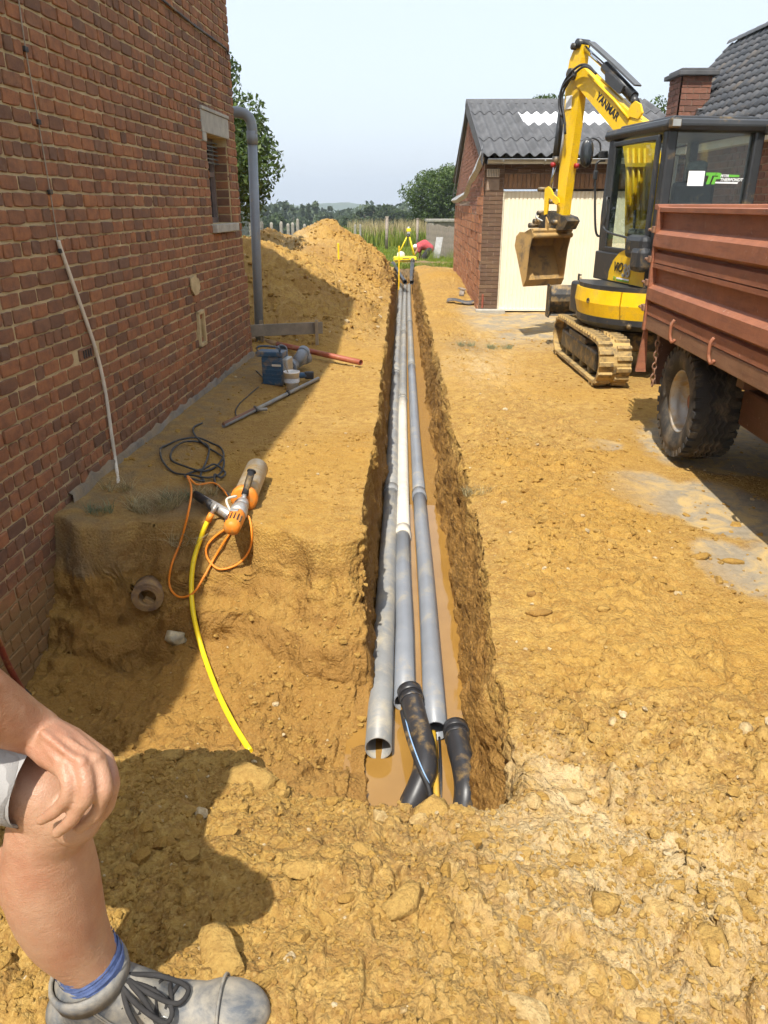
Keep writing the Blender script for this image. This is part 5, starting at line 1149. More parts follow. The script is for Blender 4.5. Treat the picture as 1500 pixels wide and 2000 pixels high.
# long red brown pipe on the ground
a_, b_ = gz(488, 660, .10), gz(705, 708, .06); o = empty('red_pipe', b_, 0, 'long red brown plastic pipe lying behind the tools', 'pipe'); M_REDP = pm('red_pvc', (.30,.075,.035), .5, var=.12, scale=6, dust=.15); m = MB(); m.pipe([a_-b_, (a_-b_)*.5, Vector((0,0,0))], .030, .026, 18); m.build('tube', M_REDP, o); m = MB(); m.pipe([(a_-b_)*1.0, (a_-b_)*.72], .0315, .027, 18); m.build('dusty_end', pm('dusty_red', (.30,.19,.11), .9, dust=.4), o)
# grey fittings: two bends and a branch
def fitting(name, pts, r, label, extra=()):
    base = Vector(pts[0]); o = empty(name, base, 0, label, 'pipe fitting', 'grey plastic pipe fittings'); P = [Vector(p)-base for p in smooth_path(pts, 5)]; m = MB(); m.pipe(P, r, r-.004, 22); m.build('body', M_PVC, o)
    for (i, j) in ((-1, -2), (0, 1)):
        d_ = (P[i]-P[j]).normalized(); m = MB(); m.pipe([P[i]-d_*.05, P[i]+d_*.006], r+.006, r-.002, 22); m.build('socket', M_PVC, o)
    for q in extra: m = MB(); m.pipe([Vector(p)-base for p in q], r, r-.004, 22); m.build('branch', M_PVC, o); m = MB(); d_ = (Vector(q[-1])-Vector(q[-2])).normalized(); m.pipe([Vector(q[-1])-base-d_*.05, Vector(q[-1])-base+d_*.004], r+.006, r-.002, 22); m.build('socket', M_PVC, o)
    return o
g0 = gh(gz(575, 715, .0).x, gz(575, 715, 0).y)
A = lambda px_, row_, z: gz(px_, row_, g0+z)
fitting('pipe_bend', [A(565,724,.06), A(556,705,.10), A(551,690,.17), A(550,684,.21)], .055, 'grey plastic pipe bend standing open end up behind the blue tool')
fitting('pipe_branch', [A(566,717,.08), A(578,709,.085), A(590,702,.095), A(601,697,.11)], .058, 'grey plastic branch piece lying beside the blue tool', [[A(578,709,.09), A(586,698,.15), A(594,686,.19)]])
# blue tool case / machine with handle, angle grinder, bucket
tb = gpt(540, 752, 0); o = empty('blue_tool_case', tb, R(-12), 'dark blue tool case with carry handle standing by the pipe bend', 'tool case'); M_TOOLB = pm('blue_tool', (.035,.085,.15), .5, var=.15, scale=14, bump=.1, dust=.25)
m = MB(); m.box((-.02,.05,.14), (.21,.20,.28), None, .02); m.build('body', M_TOOLB, o)
for k in range(5): m = MB(); m.box((-.02,-.052,.07+k*.04), (.19,.006,.014), None, .002); m.build('rib', M_TOOLB, o)
m = MB(); m.box((-.04,.02,.30), (.27,.16,.05), None, .012); m.build('lid', M_TOOLB, o); m = MB(); m.tube(smooth_path([(-.15,-.03,.31),(-.14,-.05,.37),(.05,-.05,.37),(.06,-.03,.31)], 5), .010, 8); m.build('handle', M_TOOLB, o); m = MB(); m.box((.03,-.056,.20), (.09,.004,.02)); m.build('maker_plate', M_WHITEC, o)
m = MB(); m.box((.10,.05,.14), (.07,.16,.24), None, .015); m.build('motor_block', M_GREYMET, o)
gp_ = gpt(541, 752, 0); o = empty('angle_grinder', gp_, 0, 'angle grinder with dark blue cutting disc leaning by the bucket', 'angle grinder')
nrm2 = Vector((-.25,-.85,.35)).normalized(); dc = Vector((0,0,.085)); m = MB(); m.lathe([(0,0),(.082,0),(.082,.004),(0,.004)], dc, nrm2, 30); m.build('disc', pm('disc_navy', (.03,.035,.075), .5, var=.15), o); m = MB(); m.lathe([(.022,.005),(.040,.005),(.040,.006),(.022,.006)], dc, nrm2, 24); m.build('disc_label', pm('disc_print', (.35,.38,.55), .5), o); m = MB(); m.lathe([(0,.0),(.014,.0),(.014,.014),(0,.016)], dc, nrm2, 12); m.build('flange_nut', M_GREYMET, o)
m = MB(); m.lathe([(.086,-.012),(.092,-.012),(.092,.006),(.086,.006)], dc, nrm2, 30); m.build('guard', M_GREYMET, o)
m = MB(); m.tube([dc-nrm2*.03, dc-nrm2*.03+Vector((.10,.06,.0)), dc+Vector((.28,.14,-.02))], [.035,.032,.028], 12); m.build('motor_body', M_TOOLB, o); m = MB(); m.box(dc+Vector((.30,.14,-.02)), (.09,.06,.07), None, .012); m.build('battery', M_BLACK, o)
bp = gpt(571, 760, 0); o = empty('white_bucket', bp, 0, 'small white plastic bucket with a stick in it', 'bucket'); m = MB(); m.lathe([(0,0),(.058,0),(.072,.155),(.076,.155),(.076,.170),(.069,.170),(.067,.155),(.054,.012),(0,.012)], (0,0,0), n=26); m.build('tub', pm('bucket_white', (.78,.77,.73), .45, var=.04, dust=.08), o)
m = MB(); m.lathe([(.0705,.07),(.0725,.11)], (0,0,0), n=26); m.build('label_band', pm('bucket_label', (.55,.60,.66), .5, var=.25, scale=60), o); m = MB(); m.tube([(.02,0,.02), (-.07,.02,.24)], .006, 6); m.build('stick', M_STAKE, o)
# grey pipe length with clamps
a_, b_ = gpt(437, 836, .02), gpt(622, 743, .02); o = empty('grey_pipe', a_, 0, 'thin grey pipe length with clamps lying across the ground', 'pipe'); m = MB(); m.pipe([Vector((0,0,0)), (b_-a_)*.5, b_-a_], .017, .014, 14); m.build('tube', M_PVC_A, o)
for f_ in (.28, .62): m = MB(); q = (b_-a_)*f_; d_ = (b_-a_).normalized(); m.tube([q-d_*.018, q+d_*.018], .023, 12); m.box(q+Vector((0,0,.022)), (.02,.03,.02)); m.build('clamp', M_BLKP, o)
m = MB(); q = (b_-a_)*.28; m.tube([q, q+Vector((.10,.02,.0))], .014, 10); m.build('tee_stub', M_PVC_A, o); m = MB(); m.tube([Vector((0,0,.012)), (b_-a_)*.27+Vector((0,0,.012))], .013, 8); m.build('slot_strip', pm('rust_strip', (.20,.10,.06), .7), o)
# ================================================================== MINI EXCAVATOR
EC = Vector((2.80, 7.90, 0)); ex = empty('mini_excavator', EC, 0, 'yellow and black mini excavator with raised boom before the garage', 'excavator')
M_EY = pm('excavator_yellow', (.80,.50,.008), .38, var=.10, scale=5, bump=.04, bscale=30, dust=.20, dscale=5, spec=.5, scratch=(.50,.34,.06))
M_EB = pm('excavator_black', (.028,.029,.031), .42, var=.2, scale=5, bump=.08, bscale=120, dust=.10, dscale=5, spec=.5)
M_RUB = pm('track_rubber', (.035,.034,.033), .8, var=.25, scale=14, bump=.4, bscale=50, bdist=.006, dust=.62, dscale=7, dcol=(.42,.28,.10))
M_STEELD = pm('dark_steel', (.06,.057,.053), .5, .5, var=.3, scale=9, bump=.15, dust=.3)
M_CHROME = pm('chrome_rod', (.62,.64,.66), .16, 1.0, var=.05, bump=.0)
M_HOSEB = pm('hydraulic_hose', (.03,.03,.032), .45, var=.2)
M_MUDST = pm('muddy_bucket_steel', (.10,.085,.07), .75, .2, var=.3, scale=9, bump=.5, bscale=35, bdist=.012, dust=.70, dscale=6, dcol=(.42,.27,.10))
PH = R(9); Uf = Vector((-math.sin(PH), math.cos(PH), 0)); Ur = Vector((math.cos(PH), math.sin(PH), 0)); UM = Matrix((Ur, Uf, Vector((0,0,1)))).transposed()
def U(r, f, z): return Ur*r+Uf*f+Vector((0,0,z))
def ub(m, r0, r1, f0, f1, z0, z1, bev=0.0): return m.box(U((r0+r1)/2, (f0+f1)/2, (z0+z1)/2), (r1-r0, f1-f0, z1-z0), UM, bev)
# ---- crawler tracks
def track(x0, x1, name='track'):
    tr = empty(name, (0,0,0)); tr.parent = ex; w_ = x1-x0; xc = (x0+x1)/2
    R1, yb, yf_, zt = .20, -.80, .80, .43           # rear/front wheel radius
    # outline (y,z), slightly sloped top at the ends
    out = []
    for a in np.linspace(-math.pi/2, math.pi/2, 9): out.append((yf_+.0+R1*math.cos(a), .215+.205*math.sin(a)))
    for y in np.linspace(.6, -.6, 7): out.append((y, .425+.0*y))
    for a in np.linspace(math.pi/2, 3*math.pi/2, 9): out.append((yb+R1*math.cos(a), .215+.205*math.sin(a)))
    for y in np.linspace(-.6, .6, 7): out.append((y, .010))
    n_ = len(out); m = MB(); th = .028; cen = (0, .215); vs = []
    def inner(p, t_):
        y, z = p; yy = min(max(y, yb), yf_); d = Vector((y-yy, z-.215)); d = d.normalized() if d.length > 1e-5 else Vector((0, 1)); return (y-d.x*t_, z-d.y*t_)
    for p in out: q = inner(p, th); vs += [(x0, p[0], p[1]), (x1, p[0], p[1]), (x1, q[0], q[1]), (x0, q[0], q[1])]
    fs = []
    for i in range(n_):
        j = (i+1) % n_
        for k in range(4): fs.append((4*i+k, 4*i+(k+1) % 4, 4*j+(k+1) % 4, 4*j+k))
    m.add(vs, fs); m.build('belt', M_RUB, tr)
    # lugs all around, staggered left/right
    tot = 0; seg = []
    for i in range(n_):
        a, b = Vector(out[i]), Vector(out[(i+1) % n_]); seg.append((tot, a, b)); tot += (b-a).length
    NL = 44
    for k in range(NL):
        for (sd, xa, xb, of) in ((0, x0-.002, xc-.018, 0), (1, xc+.018, x1+.002, .5)):
            s_ = tot*((k+of) % NL)/NL
            for (s0_, a, b) in seg:
                L_ = (b-a).length
                if s0_ <= s_ <= s0_+L_:
                    p = a.lerp(b, (s_-s0_)/L_); tdir = (b-a).normalized(); break
            yy = min(max(p.x, yb), yf_); nd = Vector((p.x-yy, p.y-.215)); nd = nd.normalized() if nd.length > 1e-5 else Vector((0, 1 if p.y > .2 else -1))
            if p.y < .05 and abs(p.x) < .7: continue
            rot = Matrix((Vector((1,0,0)), Vector((0, tdir.x, tdir.y)), Vector((0, nd.x, nd.y)))).transposed(); lg = MB(); lg.box((0,0,0), (xb-xa, .046, .026), None, 0)
            # taper the outer face
            lg.v = [(v[0], v[1]*(.72 if v[2] > 0 else 1.1), v[2]) for v in lg.v]
            o_ = link('lug', LUG[sd], None, tr) if LUG[sd] else None
            if o_ is None: o_ = lg.build('lug', M_RUB, tr); LUG[sd] = o_.data
            o_.matrix_local = Matrix.Translation(((xa+xb)/2, p.x+nd.x*.010, p.y+nd.y*.010)) @ rot.to_4x4()
    m = MB(); m.bx(x0+.035, x1-.035, yb+.05, yf_-.05, .10, .30, .03); m.bx(x0+.02, x1-.02, -.35, .35, .30, .36, .01); m.build('track_frame', M_STEELD, tr)
    m = MB(); m.lathe([(0,-.06),(.155,-.06),(.165,0),(.155,.06),(0,.06)], (xc, yf_, .215), 'X', 20); m.build('idler', M_STEELD, tr)
    m = MB(); m.lathe([(0,-.07),(.09,-.07),(.10,-.04),(.16,-.03),(.16,.03),(.10,.04),(.09,.07),(0,.07)], (xc, yb, .215), 'X', 20); m.build('sprocket', M_STEELD, tr)
    for k in range(4): m = MB(); m.lathe([(0,-.10),(.065,-.10),(.065,.10),(0,.10)], (xc, -.48+k*.32, .10), 'X', 14); m.build('roller', M_STEELD, tr)
    return tr
LUG = {0: None, 1: None}
track(-.80, -.50); 
for o_ in (track(.50, .80),): pass
m = MB(); m.bx(-.5, .5, -.35, .35, .22, .42, .04); m.lathe([(0,0),(.30,0),(.30,.10),(0,.10)], (0,0,.40), n=24); m.build('centre_frame', M_STEELD, ex)
# ---- dozer blade at the far end
bl = empty('dozer_blade', (0,0,0)); bl.parent = ex; yb_ = 1.42; prof = [(yb_+.02,.34),(yb_+.05,.38),(yb_-.02,.46),(yb_-.045,.52),(yb_-.03,.60),(yb_+.03,.66),(yb_+.06,.70)]
m = MB(); vs = []
for x in (-.80, .80): vs += [(x, a, b) for a, b in prof]+[(x, a+.02, b) for a, b in reversed(prof)]
k_ = 2*len(prof); m.add(vs, [tuple(reversed(range(k_))), tuple(range(k_, 2*k_))]+[(i, (i+1) % k_, k_+(i+1) % k_, k_+i) for i in range(k_)]); m.build('mouldboard', M_STEELD, bl)
for x in (-.81, .79): m = MB(); m.bx(x, x+.02, yb_-.07, yb_+.10, .33, .71, .005); m.build('end_plate', M_STEELD, bl)
for x in (-.3, .3): m = MB(); m.tube([(x, .5, .25), (x, yb_+.02, .45)], .05, 6); m.build('push_arm', M_STEELD, bl)
# ---- slewing platform: black skirt, yellow counterweight ring in panels
def ring(a0, a1, r0, r1, z0, z1, name, mat, n=14, bulge=0.0, parent=ex, taper=0.0):
    prof = [(r0, z0), (r1-taper, z0), (r1+bulge, (z0+z1)/2), (r1, z1), (r0, z1)]; vs = []; k = len(prof)
    for a in np.linspace(a0, a1, n): vs += [U(r*math.sin(a), -r*math.cos(a), z) for r, z in prof]
    m = MB(); fs = [(i*k+j, i*k+(j+1) % k, (i+1)*k+(j+1) % k, (i+1)*k+j) for i in range(n-1) for j in range(k)]+[tuple(range(k)), tuple(reversed(range((n-1)*k, n*k)))]; m.add(vs, fs); return m.build(name, mat, parent)
cwt = empty('counterweight', (0,0,0)); cwt.parent = ex
for (a0, a1) in ((-112, -52), (-51, -2), (-1, 50), (51, 110)): p_ = ring(R(a0), R(a1), .45, .80, .575, .83, 'panel', M_EY, 12, .012, cwt, .02)
for a in (-80, -36, 20, 70): q = U(.812*math.sin(R(a)), -.812*math.cos(R(a)), .72); d_ = (U(math.sin(R(a)), -math.cos(R(a)), 0)); m = MB(); m.lathe([(0,-.004),(.024,-.004),(.026,.003),(.018,.003),(.016,-.001),(0,-.001)], q, d_, 14); m.build('bolt_hole', M_STEELD, cwt)
ring(R(-125), R(125), .30, .79, .47, .573, 'skirt', M_EB, 24, .0, ex, .05)
ring(R(-125), R(125), .20, .785, .832, .872, 'deck_rim', M_EB, 24, .0)
m = MB(); ub(m, -.62, .62, -.30, .78, .50, .83, .03); m.build('platform', M_EB, ex)
m = MB(); q = U(-.55*1.0, -.58, .525); m.lathe([(0,0),(.03,0),(.02,.03),(0,.03)], q, U(-.55,-.58,-.3), 10); m.build('tie_eye', M_STEELD, ex)
# ---- cab
CL, CR, CB, CF, CZ0, CZ1 = -.43, .50, -.62, .56, .87, 2.26
cab = empty('cab', (0,0,0)); cab.parent = ex
t = NT('cab_glass'); gl = t.n('ShaderNodeBsdfGlossy'); gl.inputs['Roughness'].default_value = .02; tr_ = t.n('ShaderNodeBsdfTransparent'); tr_.inputs['Color'].default_value = (.86,.90,.88,1); fr = t.n('ShaderNodeFresnel'); fr.inputs['IOR'].default_value = 1.5
mx = t.n('ShaderNodeMixShader'); lw = t.n('ShaderNodeLayerWeight'); lw.inputs[0].default_value = .5; t.l(t.math('MULTIPLY_ADD', t.math('POWER', lw.outputs['Facing'], 4.0), .6, .045), mx.inputs[0]); t.l(tr_.outputs[0], mx.inputs[1]); t.l(gl.outputs[0], mx.inputs[2]); t.l(mx.outputs[0], t.out.inputs['Surface']); M_CGLASS = t.m
def upil(a, b, r, name='pillar', par=cab, mat=M_EB): m = MB(); m.tube([a, b], r, 8); return m.build(name, mat, par)
ZB = 1.50     # bottom of the rear window
# corner posts as rounded boxes
for (r_, f_, w1, w2) in ((CL+.05, CB+.05, .10, .10), (CR-.05, CB+.05, .10, .10), (CL+.05, CF-.06, .10, .12), (CR-.05, CF-.06, .09, .10)):
    m = MB(); ub(m, r_-w1/2, r_+w1/2, f_-w2/2, f_+w2/2, CZ0, CZ1-.05, .02); m.build('pillar', M_EB, cab)
m = MB(); ub(m, CL-.03, CR+.03, CB-.05, CF+.10, CZ1-.07, CZ1+.035, .045); m.build('roof', M_EB, cab)
m = MB(); ub(m, CL+.05, CR-.05, CB+.05, CF-.10, CZ1+.025, CZ1+.06, .02); m.build('roof_panel', M_EB, cab)
m = MB(); q = U(CL+.02, CB-.06, CZ1-.01); m.box(q, (.10,.05,.08), UM, .012); m.build('work_light', M_STEELD, cab); m = MB(); m.box(q+U(-.0,-.028,.0), (.075,.006,.055), UM, .002); m.build('light_lens', M_GREYMET, cab)
m = MB(); q = U(CR+.0, CB-.06, CZ1-.05); m.box(q, (.09,.06,.08), UM, .012); m.build('work_light', M_STEELD, cab)
# rear window and hood
m = MB(); ub(m, CL+.10, CR-.10, CB+.035, CB+.041, ZB+.03, CZ1-.07); rw = m.build('rear_window', M_CGLASS, cab)
m = MB(); ub(m, CL+.04, CR-.04, CB+.01, CB+.07, ZB-.05, ZB+.03, .012); m.build('rear_sill', M_EB, cab)
hood = empty('engine_hood', (0,0,0)); hood.parent = ex
m = MB(); ub(m, -.42, .54, -.775, -.58, .87, 1.455, .05); m.build('hood_shell', M_EB, hood); m = MB(); ub(m, -.40, .52, -.80, -.60, 1.405, 1.46, .02); m.build('hood_lip', M_EB, hood)
for (r0_, r1_) in ((-.30,-.12), (-.02,.34)):
    m = MB(); ub(m, r0_, r1_, -.792, -.784, 1.33, 1.392); m.build('grille_shade', M_HOLLOW_SHADE, hood); m = MB(); n_ = int((r1_-r0_)/.03)  # dark plate on the hood, painted shade behind the mesh
    for k in range(n_): a = r0_+k*.03; m.tube([U(a,-.795,1.33), U(a+.03,-.795,1.392)], .003, 4); m.tube([U(a+.03,-.795,1.33), U(a,-.795,1.392)], .003, 4)
    m.build('grille_mesh', M_STEELD, hood)
# stickers on the rear window (outside)
def plate(m, r0, r1, z0, z1, f, skew=0.0):
    return m.add([U(r0, f, z0), U(r1, f, z0), U(r1+skew, f, z1), U(r0+skew, f, z1)], [(0,1,2,3)])
FW = CB+.030
def rearpt(px_, row_):
    P = pl(px_, row_, EC+Uf*FW, Uf)-EC; return P.dot(Ur), P.z
a0 = rearpt(1341, 363); a1 = rearpt(1377, 334); m = MB(); plate(m, a0[0], a1[0], a0[1], a1[1], FW-.004); m.build('paper_notice', pm('paper', (.85,.85,.83), .6, var=.02, bump=.02), cab)
M_GREENS = pm('green_vinyl', (.13,.42,.05), .5, var=.04, bump=.0); M_WHITES = pm('white_vinyl', (.82,.83,.82), .5, var=.03, bump=.0); M_BLKV = pm('black_vinyl', (.015,.015,.016), .4, var=.1, bump=0)
lg = empty('logo_sticker', (0,0,0)); lg.parent = cab
def poly(pts, mat, name, f=FW-.004, par=None): m = MB(); m.add([U(rearpt(a, b)[0], f, rearpt(a, b)[1]) for a, b in pts], [tuple(range(len(pts)))]); return m.build(name, mat, par or lg)
poly([(1379,337),(1398,337),(1397,343),(1391,343),(1385,360),(1378,360),(1384,343),(1378,343)], M_GREENS, 'letter_shape')
poly([(1399,337),(1408,338),(1410,344),(1406,350),(1398,350),(1395,360),(1388,360),(1394,345),(1402,345),(1402,343),(1398,343)], M_GREENS, 'letter_shape')
poly([(1422,341),(1444,342),(1443,346),(1421,346)], M_GREENS, 'green_bar'); poly([(1397,355),(1441,356),(1440,359),(1396,358)], M_WHITES, 'white_bar')
def text(body, size, mat, loc, xdir, zdir, name, parent, ext=.0015, bold=.0, shear=0.0, align='LEFT'):
    cu = bpy.data.curves.new(name, 'FONT'); cu.body = body; cu.size = size; cu.extrude = ext; cu.offset = bold; cu.shear = shear; cu.align_x = align; o_ = bpy.data.objects.new(name, cu); COL.objects.link(o_); cu.materials.append(mat); o_.parent = parent
    xd, zd = Vector(xdir).normalized(), Vector(zdir).normalized(); M = Matrix((xd, zd, xd.cross(zd))).transposed().to_4x4()
    me = bpy.data.meshes.new_from_object(o_.evaluated_get(bpy.context.evaluated_depsgraph_get())); bpy.data.objects.remove(o_); o_ = link(name, me, mat, parent); o_.matrix_local = Matrix.Translation(Vector(loc)) @ M; return o_
q = rearpt(1406, 346); text('PETER', .030, M_WHITES, U(q[0], FW-.006, q[1]), Ur, (0,0,1), 'sticker_text', lg, .0008, .0006, .2)
q = rearpt(1405, 354); text('THIERPONDT', .036, M_WHITES, U(q[0], FW-.006, q[1]), Ur, (0,0,1), 'sticker_text', lg, .0008, .0008, .2)
# left side: door with frame, glass, handle; black lower skin, yellow panel
dr = empty('door', (0,0,0)); dr.parent = cab
def ul(r, f0, f1, z0, z1, m, th=.02, bev=.0): return m.box(U(r, (f0+f1)/2, (z0+z1)/2), (th, f1-f0, z1-z0), UM, bev)
FD0, FD1 = CB+.12, CF-.14
m = MB(); ul(CL-.005, FD0, FD0+.05, CZ0+.30, CZ1-.09, m, .035, .008); ul(CL-.005, FD1-.05, FD1, CZ0+.30, CZ1-.09, m, .035, .008); ul(CL-.005, FD0, FD1, CZ1-.13, CZ1-.085, m, .034, .008); ul(CL-.005, FD0, FD1, CZ0+.27, CZ0+.33, m, .034, .008); m.build('door_frame', M_EB, dr)
m = MB(); ul(CL-.005, FD0+.05, FD1-.05, CZ0+.33, CZ1-.13, m, .006); m.build('door_glass', M_CGLASS, dr)
m = MB(); m.tube(smooth_path([U(CL-.03, FD1-.05, 1.66), U(CL-.075, FD1-.10, 1.66), U(CL-.075, FD1-.12, 1.50), U(CL-.075, FD1-.13, 1.36), U(CL-.075, FD0+.30, 1.31), U(CL-.07, FD0+.10, 1.29), U(CL-.03, FD0+.08, 1.22)], 4), .011, 8); m.build('grab_rail', M_EB, dr)
m = MB(); ul(CL-.01, CB+.02, CF, CZ0, CZ0+.28, m, .05, .012); m.build('lower_skin', M_EB, cab)
m = MB(); pts_ = [(-.58, .885), (.18, .885), (.17, .98), (.10, 1.08), (-.02, 1.16), (-.2, 1.21), (-.58, 1.21)]; m.prism([U(CL-.038, f, z) for f, z in pts_], Ur*.012); m.build('yellow_side_panel', M_EY, cab)
tf = -Uf; text('ViO', .125, M_BLKV, U(CL-.045, .065, .985), tf, (0,0,1), 'model_text', cab, .002, .002, .25); text('38', .165, M_GREYMET, U(CL-.047, -.135, .948), tf, (0,0,1), 'model_text', cab, .003, .004, .25)
text('TP', .05, M_GREENS, U(CL-.045, .05, .895), tf, (0,0,1), 'small_logo', cab, .001, .001, .25); m = MB(); ul(CL-.044, -.30, -.03, .90, .908, m, .004); m.build('small_logo_bar', M_GREENS, cab); m = MB(); ul(CL-.044, -.30, -.03, .914, .928, m, .004); m.build('small_logo_bar', M_WHITES, cab)
m = MB(); ub(m, CL-.13, CL-.02, CB-.02, CB+.34, 1.13, 1.34, .05); m.build('latch_housing', M_EB, cab); m = MB(); ub(m, CL-.15, CL-.02, CB-.05, CB+.17, 1.02, 1.24, .05); m.build('latch_lower', M_EB, cab); m = MB(); ub(m, CL-.138, CL-.12, CB+.20, CB+.29, 1.21, 1.28, .004); m.build('door_catch', M_STEELD, cab)
# front frame, windscreen, mirror, front rail
m = MB(); m.tube([U(CL+.05, CF, CZ0), U(CL+.05, CF+.06, 1.5), U(CL+.05, CF+.02, CZ1-.06)], .035, 8); m.build('front_post', M_EB, cab)
m = MB(); ub(m, CL+.10, CR-.10, CF-.01, CF-.004, CZ0+.35, CZ1-.07); m.build('windscreen', M_CGLASS, cab)
m = MB(); ub(m, CR-.035, CR-.03, CB+.12, CF-.14, CZ0+.45, CZ1-.07); m.build('side_window', M_CGLASS, cab); m = MB(); ub(m, CR-.05, CR-.0, CB+.05, CF-.05, CZ0, CZ0+.45); m.build('right_skin', M_EB, cab)
mir = empty('mirror', (0,0,0)); mir.parent = ex; fy = EC.y+CF+.12
def exl(px_, row_, Y_): return at(px_, row_, Y_)-EC
mc = exl(1146, 299, fy); m = MB(); V_ = ICO3[0]*np.array([.068,.045,.135]); V_ = np.sign(V_)*np.abs(V_)**.8*np.array([.068,.045,.135])**.2; m.add([tuple(Vector(v)+mc) for v in V_], [tuple(f) for f in ICO3[1]], True); m.build('mirror_shell', M_EB, mir); m = MB(); V_ = ICO2[0]*np.array([.052,.012,.115]); m.add([tuple(Vector(v)+mc+Vector((0,-.042,0))) for v in V_], [tuple(f) for f in ICO2[1]], True); m.build('mirror_glass', M_GLASS, mir)
m = MB(); m.tube(smooth_path([mc+Vector((.02,0,.13)), exl(1160, 270, fy), exl(1172, 280, fy), exl(1172, 305, fy)], 4), .009, 6); m.box(exl(1178, 302, fy), (.09,.05,.07), UM, .01); m.build('mirror_arm', M_EB, mir)
m = MB(); m.tube(smooth_path([exl(1182,314,fy), exl(1166,318,fy), exl(1163,345,fy), exl(1162,400,fy), exl(1163,445,fy), exl(1167,460,fy), exl(1174,460,fy)], 4), .012, 8); m.build('front_handrail', M_EB, cab); m = MB(); m.box(exl(1163,342,fy), (.04,.04,.09), UM, .01); m.build('rail_grip', M_EB, cab)
# seat and interior
m = MB(); ub(m, -.16, .26, -.36, -.26, 1.25, 1.80, .05); m.build('seat_back', M_EB, cab); m = MB(); ub(m, -.18, .28, -.36, .10, 1.13, 1.26, .05); m.build('seat_cushion', M_EB, cab); m = MB(); ub(m, -.05, .15, -.37, -.28, 1.80, 1.98, .04); m.build('headrest', pm('plastic_wrap', (.10,.12,.11), .2, var=.3, scale=20, bump=.6, bscale=30, bdist=.02), cab)
for r_ in (-.26, .36): m = MB(); ub(m, r_-.05, r_+.05, -.2, .2, 1.15, 1.38, .03); m.tube([U(r_, .15, 1.36), U(r_, .17, 1.55)], .014, 8); m.build('control_lever', M_EB, cab)
m = MB(); q = rearpt(1413, 300); ub(m, q[0]-.012, q[0]+.012, .2, .24, 1.65, 2.05, .004); m.build('paper_strip', M_WHITES, cab)
# ---- boom, arm, cylinders, bucket, in the swung boom plane
BB = EC+Vector((.12, .78, 0)); BD = Vector((-.46, .888, 0)).normalized(); BN = Vector((BD.y, -BD.x, 0))         # BN points right/near
def bp_(px_, row_, off=0.0): return pl(px_, row_, BB+BN*off, BN)-EC
bm_ = empty('boom', (0,0,0)); bm_.parent = ex; am = empty('arm', (0,0,0)); am.parent = ex
BT = .135; Lf = -BT/2      # left face offset (towards the viewer's left, -BN)
bo = [(1118,142),(1128,131),(1142,134),(1160,152),(1200,190),(1232,221),(1258,240),(1270,268),(1276,330),(1276,440),(1272,545),(1222,545),(1220,440),(1222,330),(1216,285),(1196,252),(1160,208),(1124,166)]
m = MB(); m.prism([bp_(a, b, Lf) for a, b in bo], BN*BT); m.build('boom_box', M_EY, bm_)
m = MB(); m.tube([bp_(1150,146,Lf-.01), bp_(1200,196,Lf-.01), bp_(1228,232,Lf-.01)], .016, 8); m.build('hydraulic_line', M_EY, bm_)
m = MB(); m.tube([bp_(1158,142,.02), bp_(1180,160,.02), bp_(1215,196,.02)], .014, 8); m.build('hydraulic_line', M_EY, bm_)
pa, pb = bp_(1180, 203, Lf-.004), bp_(1206, 231, Lf-.004); xd = (bp_(1204, 229, Lf)-bp_(1168, 189, Lf)).normalized(); zd = Vector((0,0,1)); zd = (zd-xd*zd.dot(xd)).normalized()
text('YANMAR', .110, M_BLKV, bp_(1163.5, 192, Lf-.003), xd, zd, 'brand_text', bm_, .001, .003, 0.0)
for of in (Lf-.012, -Lf-.012+.0): m = MB(); m.prism([bp_(a, b, of) for a, b in ((1222,226),(1232,205),(1240,197),(1250,203),(1254,220),(1246,232))], BN*.024); m.build('cylinder_lug', M_EY, bm_)
for k in range(4): m = MB(); a = 1226+k*11; m.tube([bp_(a, 290, Lf-.02+.0), bp_(a+1, 430, Lf-.02)], .015, 8); m.build('hydraulic_line', M_EY, bm_)
m = MB(); m.prism([bp_(a, b, Lf-.045) for a, b in ((1222,318),(1276,318),(1276,326),(1222,326))], BN*.03); m.build('line_clamp', M_EY, bm_)
m = MB(); m.lathe([(0,-.13),(.06,-.13),(.06,.13),(0,.13)], bp_(1129,146,0), BN, 18); m.build('arm_pin', M_STEELD, bm_)
# swing bracket at the base
m = MB(); m.lathe([(0,0),(.13,0),(.13,.42),(0,.42)], BB-EC+Vector((0,0,.50))-BD*.02, n=18); m.build('swing_bracket', M_EB, bm_); m = MB(); m.tube([BB-EC+Vector((0,0,.62)), bp_(1248, 470, 0)], .10, 8); m.build('boom_foot', M_EY, bm_)
ao = [(1130,82),(1136,86),(1135,112),(1133,128),(1134,150),(1131,180),(1126,225),(1120,270),(1110,340),(1103,392),(1099,432),(1086,432),(1088,392),(1092,335),(1098,270),(1102,222),(1104,180),(1107,150),(1112,118),(1120,98)]
AT = .11
m = MB(); m.prism([bp_(a, b, -AT/2) for a, b in ao], BN*AT); m.build('arm_box', M_EY, am)
m = MB(); m.lathe([(0,-.10),(.035,-.10),(.035,.10),(0,.10)], bp_(1131,92,0), BN, 14); m.build('top_pin', M_STEELD, am)
m = MB(); q = bp_(1111,200,-AT/2-.004); m.box(q, (.01,.10,.14), Matrix((BN, BD, Vector((0,0,1)))).transposed(), .002); m.build('sticker_plate', M_WHITES, am)
